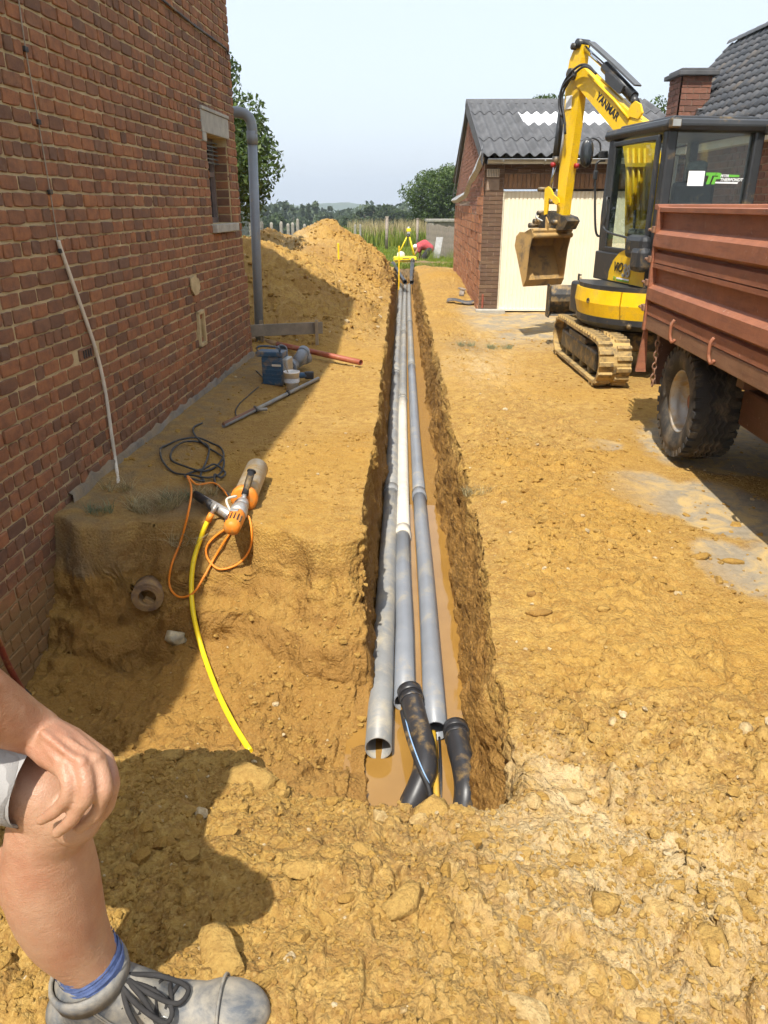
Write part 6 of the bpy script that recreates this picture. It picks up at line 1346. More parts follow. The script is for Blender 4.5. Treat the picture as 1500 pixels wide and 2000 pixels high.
# arm cylinder on top of the boom
cyl = empty('arm_cylinder', (0,0,0)); cyl.parent = ex
m = MB(); m.tube([bp_(1140,92,0), bp_(1188,137,0)], .028, 14); m.build('rod', M_CHROME, cyl); m = MB(); m.tube([bp_(1182,130,0), bp_(1238,190,0)], .058, 18); m.tube([bp_(1236,188,0), bp_(1243,205,0)], .045, 12); m.build('barrel', M_EB, cyl)
m = MB(); m.prism([bp_(a, b, -.06) for a, b in ((1140,79),(1149,80),(1198,124),(1240,165),(1238,168),(1196,128),(1148,85))], BN*.10); m.build('guard_plate', pm('guard_grey', (.12,.125,.13), .5, .3, var=.15), cyl); m = MB(); m.prism([bp_(a, b, -.10) for a, b in ((1181,143),(1188,140),(1218,168),(1212,180),(1208,183),(1182,160))], BN*.03); m.build('side_guard', pm('guard_dark', (.055,.057,.062), .45, .2, var=.15), cyl)
m = MB(); m.lathe([(0,-.08),(.05,-.08),(.05,.08),(0,.08)], bp_(1138,86,0), BN, 14); m.build('rod_eye', M_EB, cyl)
hs = empty('hydraulic_hoses', (0,0,0)); hs.parent = ex
for k, path in enumerate(([(1160,140),(1148,128),(1132,128),(1112,145),(1098,170),(1094,195),(1098,220),(1104,245)], [(1164,144),(1150,132),(1136,132),(1116,152),(1101,178),(1097,200),(1102,230),(1104,262)], [(1122,146),(1106,160),(1095,180),(1092,205),(1097,228)])):
    m = MB(); m.tube(smooth_path([bp_(a, b, -.13-.02*k) for a, b in path], 4), .014, 8); m.build('hose', M_HOSEB, hs)
# bucket cylinder along the arm
bc = empty('bucket_cylinder', (0,0,0)); bc.parent = ex
m = MB(); m.tube([bp_(1096,222,.0), bp_(1084,322,.0)], .042, 16); m.build('barrel', M_EB, bc); m = MB(); m.tube([bp_(1085,318,.0), bp_(1075,372,.0)], .020, 12); m.build('rod', M_CHROME, bc); m = MB(); m.lathe([(0,-.05),(.05,-.05),(.05,.05),(0,.05)], bp_(1086,314,0), (bp_(1085,318,0)-bp_(1096,222,0)), 14); m.build('gland', M_STEELD, bc)
m = MB(); m.tube([bp_(1104,238,-.10), bp_(1098,285,-.10), bp_(1092,318,-.09)], .014, 8); m.build('feed_pipe', M_GREYMET, bc)
for (a, b) in ((1080,322),(1126,324)): m = MB(); m.lathe([(0,-.02),(.03,-.02),(.03,.02),(0,.02)], bp_(a, b, -.05 if a < 1100 else .02), BN, 12); m.build('warning_lamp', pm('red_lamp', (.30,.02,.02), .4), bc)
lk = empty('bucket_link', (0,0,0)); lk.parent = ex
for of in (-.11, .09): m = MB(); m.prism([bp_(a, b, of) for a, b in ((1064,368),(1070,364),(1076,370),(1080,380),(1090,388),(1092,396),(1086,400),(1078,394),(1072,386),(1068,418),(1062,420),(1063,390))], BN*.02); m.build('link_plate', M_EY, lk)
for (a, b) in ((1068,370),(1090,394),(1066,416)): m = MB(); m.lathe([(0,-.13),(.028,-.13),(.028,.13),(0,.13)], bp_(a, b, 0), BN, 12); m.build('pin', M_STEELD, lk)
# quick coupler and bucket
qc = empty('quick_coupler', (0,0,0)); qc.parent = ex
m = MB(); m.prism([bp_(a, b, -.10) for a, b in ((1056,415),(1072,412),(1104,424),(1108,432),(1100,448),(1078,452),(1052,446),(1048,430))], BN*.20); m.build('coupler_body', M_STEELD, qc)
for (a, b) in ((1062,432),(1098,434),(1053,440)): m = MB(); m.lathe([(0,-.16),(.032,-.16),(.032,.16),(0,.16)], bp_(a, b, 0), BN, 14); m.build('coupler_pin', M_STEELD, qc)
m = MB(); m.tube(smooth_path([bp_(1060,432,-.13), bp_(1048,425,-.15), bp_(1047,418,-.13)], 4), .012, 6); m.build('lifting_hook', M_GREYMET, qc)
bk = empty('bucket', (0,0,0)); bk.parent = ex; BW = .62; o0 = -.46
sd_ = [(1037,446),(1024,454),(1015,453),(1008,462),(1005,480),(1009,498),(1019,549),(1021,558),(1026,550),(1033,490),(1040,459)]
Sl = [bp_(a, b, o0) for a, b in sd_]
for k in (0, 1): m = MB(); m.prism([p+BN*(BW*k-(.012 if k else 0)) for p in Sl], BN*.012); m.build('side_plate', M_MUDST, bk)
shell = Sl[1:8]; m = MB(); vs = []
for p in shell: d_ = Vector((0,0,0)); vs += [p+BN*.0, p+BN*BW]
inn = [p+((Sl[10]+Sl[8])/2-p).normalized()*.018 for p in shell]
for p in inn: vs += [p, p+BN*BW]
n_ = len(shell); m.add(vs, [(2*i, 2*i+1, 2*i+3, 2*i+2) for i in range(n_-1)]+[(2*n_+2*i, 2*n_+2*i+2, 2*n_+2*i+3, 2*n_+2*i+1) for i in range(n_-1)]+[(2*n_-2, 2*n_-1, 4*n_-1, 4*n_-2), (0, 2*n_, 2*n_+1, 1)]); m.build('bucket_shell', M_MUDST, bk)
m = MB(); m.tube([Sl[10]+Vector((0,0,-.01)), Sl[10]+Vector((0,0,-.01))+BN*BW], .03, 10); m.tube([Sl[10]+Vector((0,.02,.05)), Sl[10]+Vector((0,.02,.05))+BN*BW], .022, 8); m.build('top_beam', M_MUDST, bk)
m = MB(); m.prism([Sl[1], Sl[10]+Vector((0,0,-.02)), Sl[10]+Vector((0,0,.03)), Sl[0]], BN*BW); m.build('top_plate', M_MUDST, bk)
m = MB(); m.prism([Sl[6]+Vector((0,-.005,-.0)), Sl[7]+Vector((0,-.01,-.012)), Sl[7]+Vector((0,-.03,-.006)), Sl[8]+Vector((0,-.012,.02))], BN*BW); m.build('cutting_edge', M_MUDST, bk)
for of in (.22, .40): m = MB(); m.prism([p+BN*of for p in (Sl[0]+Vector((0,0,-.02)), Sl[10], Sl[10]+Vector((0,-.02,.14)), Sl[0]+Vector((0,.02,.13)))], BN*.02); m.build('hanger_ear', M_MUDST, bk)
# ================================================================== TIPPING TRAILER
TC = Vector((at(1264, 620, 5.7).x, 5.7, 0)); tl_ = empty('tipping_trailer', TC, -R(2.4), 'rust red tipping farm trailer cut by the right picture edge', 'trailer')
def rust(name, col, dust=.12): 
    t = NT(name); n1 = t.noise(5, 6, .65); c = t.mix(t.ramp(n1, [(.3, 0.0), (.7, 1.0)]), tuple(x*.82 for x in col), tuple(min(1, x*1.18) for x in col))
    mp = t.n('ShaderNodeMapping'); mp.inputs['Scale'].default_value = (1, 2, 18); t.l(t.co.outputs['Object'], mp.inputs['Vector'])
    c = t.mix(t.ramp(t.noise(2.0, 6, .7, mp.outputs[0]), [(.48, 0.0), (.72, .7)]), c, (.15,.065,.045))
    c = t.mix(t.ramp(t.noise(26, 7, .75, dist=.5), [(.61, 0.0), (.68, .8)]), c, (.40,.26,.20)); c = t.mix(t.ramp(t.noise(9, 6, .7), [(.60, 0.0), (.75, .6)]), c, (.33,.20,.12))
    t.bsdf(c, .62, 0, t.bump(t.noise(3.0, 3, .5), .25, .05, t.bump(t.noise(70, 5, .6), .3, .004)), .35); return t.m
M_TRA = rust('trailer_red', (.30,.115,.060)); M_TRD = rust('trailer_dark_frame', (.11,.055,.035)); M_TRR = rust('trailer_rail', (.25,.135,.08))
YN_ = -4.3; TZ0, TZ1 = .855, 1.585; TW = 2.05
def board(z0, z1, name, x0=0.0, sgn=1, y0=YN_, y1=0.0):
    hgt = z1-z0; pr = [(0, z1), (-.035, z1-.004), (-.035, z1-.030), (-.004, z1-.036), (.0, z0+.62*hgt), (-.045, z0+.52*hgt), (-.048, z0+.30*hgt), (0, z0+.22*hgt), (-.002, z0+.075), (-.030, z0+.065), (-.034, z0+.0), (.03, z0), (.03, z1)]
    m = MB(); n_ = len(pr); vs = [(x0+sgn*a, y0, b) for a, b in pr]+[(x0+sgn*a, y1, b) for a, b in pr]; m.add(vs, [(i, (i+1) % n_, n_+(i+1) % n_, n_+i) for i in range(n_)]+[tuple(range(n_)), tuple(reversed(range(n_, 2*n_)))]); return m.build(name, M_TRA, tl_)
ZM = 1.215
board(ZM+.004, TZ1, 'upper_side_board', 0, 1, YN_, -.06); board(TZ0, ZM, 'lower_side_board', 0, 1, YN_, -.06)
board(ZM+.004, TZ1, 'upper_side_board', TW, -1, YN_, -.06); board(TZ0, ZM, 'lower_side_board', TW, -1, YN_, -.06)
m = MB(); m.bx(-.02, TW+.02, -.045, .0, TZ0+.0, TZ1-.02, .006); m.build('tailgate', M_TRA, tl_); m = MB(); m.bx(-.045, TW+.04, -.055, .02, TZ1-.018, TZ1+.02, .006); m.build('tailgate_rail', M_TRA, tl_)
for x in (-.045, TW-.03): m = MB(); m.bx(x, x+.075, -.085, -.047, TZ0-.12, TZ1+.008, .006); m.build('corner_post', M_TRA, tl_)
for z in (TZ0+.02, TZ0+.20, ZM+.0, ZM+.20): m = MB(); m.bx(-.062, -.046, -.08, -.03, z, z+.045, .004); m.tube([(-.055,-.02,z+.02),(-.055,.04,z+.02)], .011, 8); m.build('hinge', M_TRR, tl_)
m = MB(); m.bx(.04, TW-.04, YN_, -.05, TZ0-.06, TZ0-.005); m.build('floor', M_TRD, tl_)
m = MB(); m.bx(-.03, .05, YN_, -.02, TZ0-.105, TZ0-.006, .008); m.build('floor_rail', M_TRR, tl_); m = MB(); m.bx(TW-.05, TW+.03, YN_, -.02, TZ0-.105, TZ0-.006, .008); m.build('floor_rail', M_TRR, tl_)
for y in (-.75, -1.45, -2.3): m = MB(); m.tube(smooth_path([(-.045,y,TZ0+.05),(-.062,y,TZ0+.02),(-.062,y,TZ0-.05),(-.05,y-.02,TZ0-.09),(-.035,y-.03,TZ0-.07)], 3), .011, 6); m.build('board_latch', M_TRA, tl_)
for x in (.55, 1.4): m = MB(); m.bx(x, x+.10, YN_-.6, -.15, TZ0-.28, TZ0-.065, .01); m.build('chassis_beam', M_TRD, tl_)
for y in (-.18, -1.6, -2.6): m = MB(); m.bx(.08, TW-.08, y-.05, y+.05, TZ0-.20, TZ0-.066); m.build('cross_beam', M_TRD, tl_)
m = MB(); m.bx(.30, TW-.30, -2.5, -1.15, .32, .56, .02); m.build('hydraulic_tank', M_TRD, tl_)
m = MB(); m.bx(.02,.42,-.30,-.28,.38,TZ0-.11); m.build('mudflap', M_TRD, tl_)
m = MB(); m.prism([(-.02,-.045,TZ0-.11),(.005,-.045,TZ0-.11),(.03,-.045,.42),(-.045,-.045,.42)], (0,.03,0)); m.build('hanging_prop', M_TRA, tl_)
# chain
cz = TZ0-.11
for k in range(9):
    m = MB(); a_ = [(.016*math.cos(q)*(1 if k % 2 else 0), .016*math.cos(q)*(0 if k % 2 else 1), .026*math.sin(q)) for q in np.linspace(0, 2*math.pi, 11)]; m.tube([Vector(p)+Vector((.0,-.33,cz-.02-k*.041)) for p in a_], .0055, 6); m.build('chain_link', M_TRR, tl_)
# wheels: tyre with lugs, rim, hub
def wheel(x, y, side):
    wh = empty('wheel', (x, y, .372)); wh.parent = tl_; Rr, Wd = .372, .30; prof = []
    for (r, h) in ((.20,-.105),(.225,-.135),(.29,-.150),(.335,-.148),(.358,-.130),(.370,-.085),(.372,0),(.370,.085),(.358,.130),(.335,.148),(.29,.150),(.225,.135),(.20,.105)): prof.append((r, h))
    M_TYRE = bpy.data.materials.get('tyre') or pm('tyre', (.035,.033,.031), .85, var=.25, scale=10, bump=.4, bscale=40, bdist=.006, dust=.30, dscale=5, dcol=(.20,.155,.10))
    m = MB(); m.lathe(prof, (0,0,0), 'X', 48); m.build('tyre', M_TYRE, wh)
    lugs = MB()
    for k in range(34):
        a = 2*math.pi*k/34
        for (h0, h1) in ((-.152,-.095), (.095,.152)):
            c = Vector(((h0+h1)/2, math.cos(a)*.351, math.sin(a)*.351)); rt = Matrix((Vector((1,0,0)), Vector((0,-math.sin(a),math.cos(a))), Vector((0,math.cos(a),math.sin(a))))).transposed(); lugs.box(c, (.052,.042,.040), rt)
    lg_ = lugs.build('shoulder_tread', M_TYRE, wh); lg_['kind'] = 'stuff'
    for q, h in enumerate((-.055, -.018, .018, .055)):
        m = MB(); pts_ = [(h+.010*(1 if k % 2 else -1), math.cos(2*math.pi*k/60)*.374, math.sin(2*math.pi*k/60)*.374) for k in range(61)]; m.tube(pts_, .010, 5, False); m.build('tread_rib', M_TYRE, wh)
    m = MB(); m.lathe([(.208,-.110),(.212,-.118),(.205,-.122),(.196,-.112),(.190,-.06),(.182,.02),(.10,.035),(.0,.035)], (0,0,0), 'X', 36); m.build('rim', pm('rim_silver', (.42,.41,.39), .5, .6, var=.2, scale=6, bump=.1, dust=.35), wh)
    m = MB(); m.lathe([(0,-.05),(.05,-.05),(.062,-.03),(.065,.03)], (0,0,0), 'X', 18); m.build('hub', M_TRA, wh)
    for k in range(6): a = 2*math.pi*k/6; m = MB(); m.cyl((-.004, math.cos(a)*.088, math.sin(a)*.088), (.03, math.cos(a)*.088, math.sin(a)*.088), .012, 6); m.build('wheel_nut', M_STEELD, wh)
    if side < 0: wh.rotation_euler = (0, 0, math.pi)
    return wh
wheel(.175, -.78, 1); wheel(TW-.175, -.78, -1)
m = MB(); m.tube([(.3,-.78,.372),(TW-.3,-.78,.372)], .05, 10); m.build('axle', M_TRD, tl_)
for x in (.6, 1.45): m = MB(); m.bx(x-.04, x+.04, -1.1, -.45, .42, .50, .01); m.build('leaf_spring', M_TRD, tl_)
m = MB(); m.tube([(.6, YN_-.5, .62), (TW/2, YN_-1.6, .55)], .05, 8); m.tube([(1.45, YN_-.5, .62), (TW/2, YN_-1.6, .55)], .05, 8); m.build('drawbar', M_TRD, tl_)
m = MB(); m.bx(-.02, TW+.02, YN_, YN_+.04, TZ0, TZ1, .006); m.build('front_board', M_TRA, tl_)
# ================================================================== PEOPLE
def flesh(name, chains, ells, voxel, smooth, mat, parent, base, dec=1.0):
    """one continuous skin: union of tapered limb chains and ellipsoids, voxel-fused and smoothed. chains: [(point, radius), ...]"""
    m = MB(); V0, F0 = ICO3
    for ch in chains:
        if len(ch) > 3:
            rs = smooth_path([(r, 0, 0) for p, r in ch], 4); ch = list(zip(smooth_path([p for p, r in ch], 4), [max(.003, q.x) for q in rs]))
        for (p, r) in ch: m.add([tuple(Vector(v)*r+Vector(p)-base) for v in V0], [tuple(f) for f in F0], True)
        for (p, r), (q, s_) in zip(ch, ch[1:]): m.tube([Vector(p)-base, Vector(q)-base], [r, s_], 40 if r > .03 else 16)
    for (c, rad_, rot) in ells:
        M = rot.to_matrix() if rot is not None else Matrix.Identity(3)
        m.add([tuple(M @ Vector((v[0]*rad_[0], v[1]*rad_[1], v[2]*rad_[2]))+Vector(c)-base) for v in V0], [tuple(f) for f in F0], True)
    o = m.build(name, mat, parent)
    r = o.modifiers.new('fuse', 'REMESH'); r.mode = 'VOXEL'; r.voxel_size = voxel; r.use_smooth_shade = True
    s_ = o.modifiers.new('relax', 'SMOOTH'); s_.factor = .5; s_.iterations = smooth
    if dec < 1: d_ = o.modifiers.new('d', 'DECIMATE'); d_.ratio = dec
    dg = bpy.context.evaluated_depsgraph_get(); me = bpy.data.meshes.new_from_object(o.evaluated_get(dg)); o.modifiers.clear(); o.data = me
    if not me.materials: me.materials.append(mat)
    me.polygons.foreach_set('use_smooth', [True]*len(me.polygons)); return o
def zc_of(p): q = Vector(p)-CAM; return q.y*_cp-q.z*_sp
def pr_(px_, row_, Y_, wpx): p = at(px_, row_, Y_); return (p, wpx/2*zc_of(p)/FPX)
t = NT('skin'); P = t.n('ShaderNodeNewGeometry').outputs['Position']; sp = t.n('ShaderNodeSeparateXYZ'); t.l(P, sp.inputs[0])
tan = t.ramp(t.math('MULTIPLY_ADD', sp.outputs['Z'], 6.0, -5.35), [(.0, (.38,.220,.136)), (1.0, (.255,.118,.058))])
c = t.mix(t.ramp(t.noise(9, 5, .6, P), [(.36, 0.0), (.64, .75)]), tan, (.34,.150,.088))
c = t.mix(t.ramp(t.noise(30, 6, .7, P), [(.45, 0.0), (.7, .5)]), c, (.46,.28,.18)); c = t.mix(t.ramp(t.noise(120, 4, .6, P), [(.60, 0.0), (.75, .35)]), c, (.20,.095,.055))
mp = t.n('ShaderNodeMapping'); mp.inputs['Scale'].default_value = (60, 60, 130); t.l(P, mp.inputs['Vector'])
h_ = t.math('ADD', t.math('MULTIPLY', t.noise(1.0, 5, .6, mp.outputs[0]), .6), t.math('MULTIPLY', t.voro(420, vec=P), .25))
b = t.bsdf(c, .48, 0, t.bump(h_, .38, .004), .4, Subsurface_Weight=.12, Subsurface_Scale=.01); b.inputs['Subsurface Radius'].default_value = (1.0, .35, .2); M_SKIN = t.m
def cloth(name, col, var=.12, scale=14, bs=300, dust=0.0): return pm(name, col, .92, var=var, scale=scale, bump=.35, bscale=bs, bdist=.002, dust=dust, spec=.15)
SOLE = .305; ank = at(190, 1888, .83)
pb0 = Vector((ank.x, ank.y, SOLE)); man = empty('person', pb0, 0, 'person in grey shorts resting a hand on the bent knee, boot on the spoil', 'person')
knee = pr_(90, 1548, .803, 156)
leg = [((-1.00,.90,.99), .115), ((-.74,.86,.925), .080), knee, pr_(93, 1625, .803, 154), pr_(97, 1700, .812, 178), pr_(110, 1760, .815, 172), pr_(132, 1815, .82, 150), pr_(165, 1862, .825, 118), pr_(190, 1898, .83, 104), (Vector((ank.x+.01, ank.y, SOLE+.07)), .042)]
wr = at(72, 1430, .795)
arm = [((-.83,.84,1.42), .062), ((-.70,.74,1.26), .052), (at(-250, 1262, .70), .047), (at(-110, 1335, .735), .049), (at(-20, 1385, .765), .043), (at(35, 1412, .785), .035), (wr, .031)]
def fing(*q): return [(at(a, b, Y_-.004), r) for a, b, Y_, r in q]
MC = [(wr, .028)]
hand = [MC+fing((100,1468,.770,.022),(126,1500,.746,.0135)), MC+fing((116,1458,.772,.022),(158,1492,.750,.0142)), MC+fing((128,1452,.785,.022),(186,1485,.764,.0145)), MC+fing((136,1450,.80,.021),(202,1484,.788,.0142)),
        fing((126,1500,.744,.0130),(133,1528,.726,.0098),(131,1556,.720,.0098),(118,1573,.719,.0084),(104,1587,.720,.0085),(80,1602,.726,.0068)),
        fing((158,1492,.748,.0138),(168,1524,.729,.0102),(168,1556,.720,.0106),(154,1580,.719,.0090),(140,1601,.720,.0091),(111,1627,.726,.0072)),
        fing((186,1485,.762,.0140),(201,1518,.745,.0104),(203,1546,.735,.0107),(195,1570,.734,.0091),(186,1591,.735,.0092),(156,1618,.741,.0073)),
        fing((202,1484,.788,.0138),(216,1510,.772,.0104),(219,1532,.767,.0106),(216,1555,.766,.0090),(209,1577,.767,.0091),(190,1604,.771,.0073)),
        fing((128,1502,.737,.0072),(126,1498,.738,.0072)), fing((160,1490,.741,.0075),(157,1487,.742,.0075)), fing((188,1481,.756,.0075),(185,1479,.757,.0075)),
        fing((84,1432,.768,.0055),(120,1462,.750,.0050),(156,1490,.741,.0052)), fing((92,1428,.776,.0055),(140,1452,.763,.0050),(184,1482,.755,.0052)), fing((78,1446,.766,.0050),(104,1476,.748,.0046),(124,1498,.738,.0050)),
        [(wr, .026)]+fing((128,1448,.83,.0165),(160,1478,.852,.013),(172,1515,.858,.0105))]
body = [leg, arm]+hand+[[((-1.02,.98,1.0), .11), ((-.97,1.08,.66), .07), ((-1.12,1.06,.45), .045)], [((-1.0,.93,1.02), .15), ((-.95,.92,1.2), .16), ((-.87,.92,1.40), .15)], [((-.86,1.02,1.42), .06), ((-.86,1.2,1.2), .045), ((-.82,1.06,1.08), .033), ((-.78,1.0,1.04), .03)], [((-.83,.93,1.48), .062), ((-.77,.93,1.60), .058)]]
ells = [((-.735,.93,1.69), (.095,.075,.118), None), ((-.635,.93,1.68), (.022,.014,.022), None), ((-.74,.85,1.68), (.02,.012,.03), None), ((-.74,1.01,1.68), (.02,.012,.03), None), (at(150,1590,.775), (.035,.04,.042), None), (at(60,1715,.845), (.05,.05,.09), None)]
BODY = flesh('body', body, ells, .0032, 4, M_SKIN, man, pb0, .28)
# finger nails are hidden below the knee; knuckle creases come from the skin relief
shc = cloth('grey_shorts', (.30,.29,.28), .12, 9)
hem = [((-1.02,.92,1.02), .175), ((-.80,.87,.945), .108), ((-.470,.800,.880), .068)]
m = MB(); P_h = [Vector(p)-pb0 for p, r in hem]; m.tube(smooth_path(P_h, 5), [.175,.165,.152,.138,.122,.108,.098,.089,.081,.074,.068], 28, cap=False); sh = m.build('shorts', shc, man); sd2 = sh.modifiers.new('s', 'SOLIDIFY'); sd2.thickness = .004
for v in sh.data.vertices: q = v.co; v.co = q+q.normalized()*0+Vector((.004*math.sin(q.z*70+q.y*40), .004*math.sin(q.x*55), .004*math.sin(q.x*47+q.y*60)))
m = MB(); d_ = (P_h[-1]-P_h[-2]).normalized(); m.tube([P_h[-1]-d_*.022, P_h[-1]+d_*.003], [.0730,.0700], 28, cap=False); m.build('hem', shc, man)
m = MB(); m.tube([Vector((-1.02,.98,1.03))-pb0, Vector((-.99,1.05,.78))-pb0], [.15,.115], 20); m.build('shorts_leg', shc, man)
flesh('shirt', [[((-1.0,.93,1.06), .165), ((-.95,.92,1.2), .178), ((-.87,.92,1.40), .168), ((-.84,.93,1.47), .09)], [((-.84,.84,1.42), .082), ((-.76,.79,1.33), .07)], [((-.86,1.02,1.42), .08), ((-.87,1.10,1.32), .068)]], [], .012, 3, cloth('dark_shirt', (.06,.07,.09)), man, pb0)
flesh('cap', [], [((-.755,.93,1.735), (.105,.086,.085), None), ((-.655,.93,1.735), (.09,.07,.012), None)], .008, 2, cloth('cap_cloth', (.10,.10,.11)), man, pb0)
for y_ in (.895, .965):
    m = MB(); m.add([tuple(Vector(v)*.0115+Vector((-.652,y_,1.700))-pb0) for v in ICO2[0]], [tuple(f) for f in ICO2[1]], True); m.build('eye', pm('eye_white', (.75,.73,.70), .3, var=.03), man); m = MB(); m.add([tuple(Vector(v)*.006+Vector((-.643,y_,1.700))-pb0) for v in ICO2[0]], [tuple(f) for f in ICO2[1]], True); m.build('iris', M_BLACK, man)
m = MB(); m.tube(smooth_path([Vector((-.668,.900,1.640))-pb0, Vector((-.648,.93,1.642))-pb0, Vector((-.668,.960,1.640))-pb0], 4), .0045, 6); m.build('mouth', pm('lip', (.36,.13,.10), .5), man)
# sock and boot
M_SOCK = cloth('blue_sock', (.10,.14,.29), .25, 60, 500); a_, b_ = Vector(pr_(168, 1880, .826, 120)[0]), Vector(pr_(204, 1922, .83, 116)[0])
ra = pr_(190, 1893, .83, 116)[1]; m = MB(); c0 = ank-pb0+Vector((-.006,0,.012)); 
m.tube([c0+Vector((-.012,0,.022)), c0+Vector((-.004,0,.004)), c0+Vector((.0,0,-.018)), c0+Vector((.004,0,-.06))], [.0465,.0495,.050,.047], 26, cap=False); so = m.build('sock', M_SOCK, man); so.modifiers.new('s', 'SOLIDIFY').thickness = .003
for k in range(3): m = MB(); m.tube([c0+Vector((-.010+.004*k,0,.018-.012*k)), c0+Vector((-.008+.004*k,0,.013-.012*k))], .0512+.0006*k, 24, cap=False); m.build('sock_fold', M_SOCK, man)
M_LEATH = pm('grey_leather', (.075,.083,.093), .6, var=.35, scale=14, bump=.25, bscale=60, bdist=.004, dust=.46, dscale=11, dcol=(.30,.265,.205)); M_LACE = cloth('black_lace', (.035,.033,.032), .2, 60, 400)
bt = empty('boot', (0,0,0)); bt.parent = man; az = SOLE
B = lambda x, y, z: Vector((ank.x+x, ank.y+y, az+z))
flesh('upper', [[(B(-.055,0,.050), .044), (B(.0,0,.055), .050), (B(.06,0,.052), .048), (B(.12,.0,.045), .047), (B(.18,0,.040), .046), (B(.228,.002,.040), .042)], [(B(-.02,0,.06), .052), (B(-.008,0,.10), .056), (B(-.012,0,.125), .058)], [(B(.02,0,.095), .046), (B(.07,0,.075), .042)]], [(B(.20,.0,.045), (.075,.053,.046), None)], .0045, 4, M_LEATH, bt, pb0)
m = MB(); m.tube([Vector(B(-.012,0,.118))-pb0, Vector(B(-.016,0,.140))-pb0, Vector(B(-.018,0,.150))-pb0], [.0610,.0640,.0600], 26, cap=False); cl_ = m.build('collar', M_LEATH, bt); cl_.modifiers.new('s', 'SOLIDIFY').thickness = .006
m = MB(); sp_ = [(-.105,.02),(-.10,.042),(-.05,.05),(.05,.045),(.13,.052),(.20,.055),(.25,.045),(.278,.02),(.278,-.02),(.25,-.045),(.20,-.055),(.13,-.052),(.05,-.045),(-.05,-.05),(-.10,-.042),(-.105,-.02)]; m.prism([Vector(B(x, y, -.012))-pb0 for x, y in sp_], (0,0,.030)); m.build('sole', M_BLACK, bt)
m = MB(); arc = [Vector(B(.195+.0*k, .056*math.cos(a), .045+.052*math.sin(a)))-pb0 for k, a in enumerate(np.linspace(-.35, math.pi+.35, 16))]; m.tube(arc, .0028, 6); m.build('toe_seam', M_LEATH, bt)
for k in range(4):
    x0_, z0_ = .030+.026*k, .126-.013*k
    for s_ in (-1, 1): m = MB(); q = B(x0_, s_*.030, z0_-.014)-pb0; m.tube([q+Vector((.008*math.cos(a), s_*.002, .008*math.sin(a))) for a in np.linspace(0, 2*math.pi, 9)], .0018, 5); m.build('eyelet', M_GREYMET, bt)
    m = MB(); m.tube(smooth_path([B(x0_-.004,-.036,z0_-.016)-pb0, B(x0_+.004,-.012,z0_+.004)-pb0, B(x0_+.012,.012,z0_+.003)-pb0, B(x0_+.016,.034,z0_-.018)-pb0], 4), .0042, 6); m.build('lace', M_LACE, bt); m = MB(); m.tube(smooth_path([B(x0_+.016,-.036,z0_-.020)-pb0, B(x0_+.008,-.010,z0_+.006)-pb0, B(x0_,.012,z0_+.005)-pb0, B(x0_-.004,.034,z0_-.016)-pb0], 4), .0042, 6); m.build('lace', M_LACE, bt)
for lp in ([(.040,-.015,.130),(.075,-.040,.118),(.118,-.052,.096),(.122,-.030,.100),(.085,-.012,.118),(.045,-.008,.130)], [(.040,.0,.130),(.085,-.020,.120),(.130,-.024,.100),(.140,.004,.098),(.095,.012,.115),(.045,.004,.130)], [(.04,-.012,.130),(.06,-.045,.112),(.085,-.062,.078),(.10,-.066,.050)], [(.04,.0,.130),(.08,-.03,.118),(.115,-.060,.080),(.125,-.066,.045)]): m = MB(); m.tube(smooth_path([B(*q)-pb0 for q in lp], 5), .0043, 7); m.build('lace_loop', M_LACE, bt)
M_MUD = pm('boot_mud', (.30,.20,.085), .95, var=.3, scale=20, bump=.8, bscale=60, bdist=.01)
for k in range(13):
    for s_ in (-1, 1):
        x_ = -.095+.029*k; yy = float(np.interp(x_, [-.1,-.05,.05,.13,.2,.25], [.040,.05,.045,.052,.055,.045])); m = MB(); m.box(B(x_, s_*(yy-.002), .004)-pb0, (.015,.012,.024), None, .002); m.build('tread_lug', M_BLACK, bt)
for pth in ([(-.085,-.052,.020),(-.075,-.052,.060),(-.045,-.056,.085),(-.01,-.054,.075),(.02,-.048,.04),(.03,-.046,.018)], [(.0,-.056,.135),(.012,-.052,.110),(.03,-.047,.080),(.07,-.046,.055),(.12,-.048,.035),(.15,-.050,.018)], [(.006,-.056,.134),(.018,-.051,.108),(.036,-.047,.080),(.075,-.046,.058),(.125,-.048,.038)]):
    m = MB(); m.tube(smooth_path([B(*q)-pb0 for q in pth], 5), .0014, 5); m.build('stitching', M_GREYMET, bt)
for k, (x_, y_, z_, r_) in enumerate(((.15,-.05,.015,.012),(.05,-.048,.012,.010),(-.06,-.05,.012,.012),(.24,-.03,.015,.013),(.19,-.052,.02,.009),(-.09,-.03,.018,.011),(.27,.0,.018,.011))):
    V_ = lump(ICO2[0], 300+k, .4, .7)*r_; m = MB(); m.add([tuple(Vector(v)+B(x_, y_, z_)-pb0) for v in V_], [tuple(f) for f in ICO2[1]], True); m.build('mud_clot', M_MUD, bt)
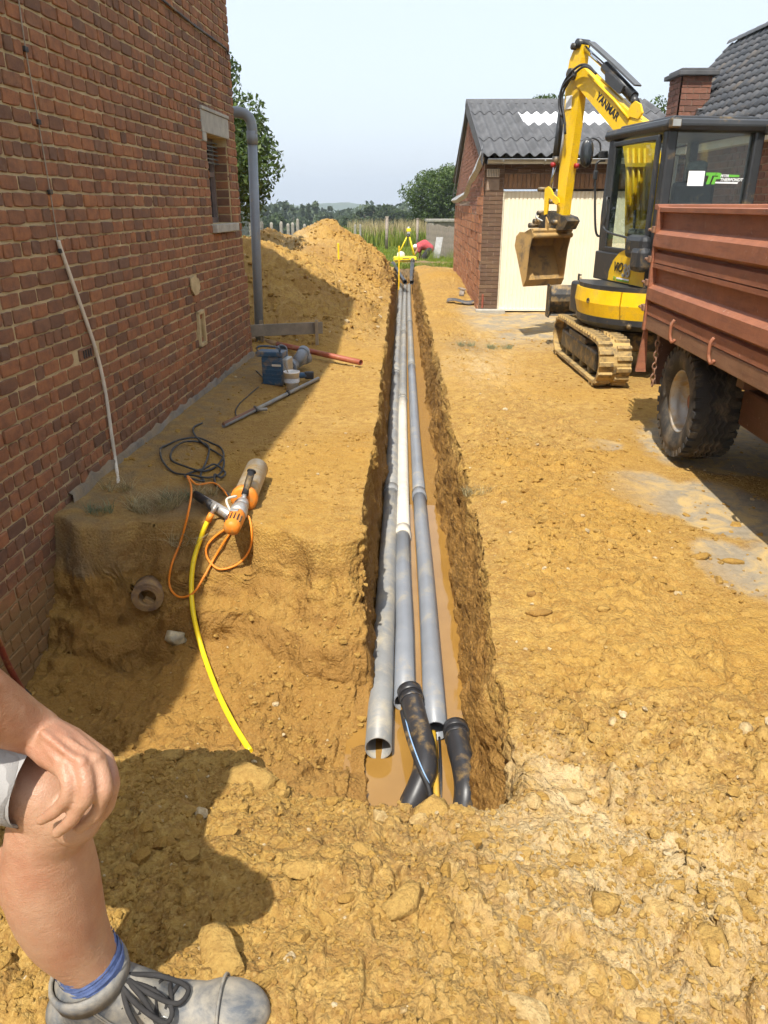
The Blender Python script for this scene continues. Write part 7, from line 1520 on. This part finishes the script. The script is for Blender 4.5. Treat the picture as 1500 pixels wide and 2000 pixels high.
flesh('standing_boot', [[((-1.16,1.06,.37), .045), ((-1.03,1.05,.36), .045), ((-.93,1.05,.35), .04)], [((-1.13,1.06,.38), .05), ((-1.12,1.06,.48), .055)]], [], .012, 2, M_LEATH, man, pb0)
# ---- worker bending over at the far trench end
YW = 30.0; wb_ = at(830, 518, YW); wk = empty('person', wb_, 0, 'worker in red shirt and white cap bending down beside the tripod', 'person')
q = lambda a, b, dy=0: at(a, b, YW+dy)
M_SKIN2 = pm('skin_far', (.40,.21,.13), .6, var=.1)
hd_ = q(811.5, 484)
flesh('body', [[(q(839,487,.0), .14), (q(828,478), .15), (q(819,481), .12), (q(815,483), .06), (hd_, .09)], [(q(818,483,-.16), .055), (q(812,494,-.16), .042), (q(808,502,-.14), .032), (q(806,505,-.14), .035)], [(q(821,484,.15), .055), (q(820,500,.12), .042), (q(815,511,.10), .032), (q(813,515,.1), .035)], [(q(837,489,-.10), .11), (q(827,502,-.10), .08), (q(832,515,-.10), .05)], [(q(839,489,.10), .11), (q(829,502,.12), .08), (q(834,515,.12), .05)]], [(hd_, (.095,.09,.12), None), (hd_+Vector((-.10,0,-.02)), (.02,.02,.025), None)], .022, 3, M_SKIN2, wk, wb_)
flesh('red_shirt', [[(q(839,485,0), .165), (q(829,478), .185), (q(819.5,481), .15)], [(q(819,482,-.17), .075), (q(818,490,-.16), .07)], [(q(821,483,.17), .075), (q(820,492,.15), .068)]], [], .022, 3, cloth('red_shirt', (.42,.075,.085)), wk, wb_)
flesh('trousers', [[(q(838,489,-.10), .13), (q(828,502,-.10), .105), (q(831,514,-.10), .085)], [(q(839,489,.10), .13), (q(830,502,.12), .105), (q(834,514,.12), .085)]], [], .022, 2, cloth('dark_trousers', (.045,.043,.042)), wk, wb_)
flesh('cap', [], [(hd_+Vector((.0,-.005,.045)), (.105,.105,.09), None), (hd_+Vector((-.10,-.01,.0)), (.03,.07,.07), None)], .015, 2, cloth('white_cap', (.72,.70,.68)), wk, wb_)
for dy in (-.10, .12): flesh('shoe', [[(q(834,517,dy), .05), (q(828,518,dy), .045)]], [], .02, 2, M_BLACK, wk, wb_)
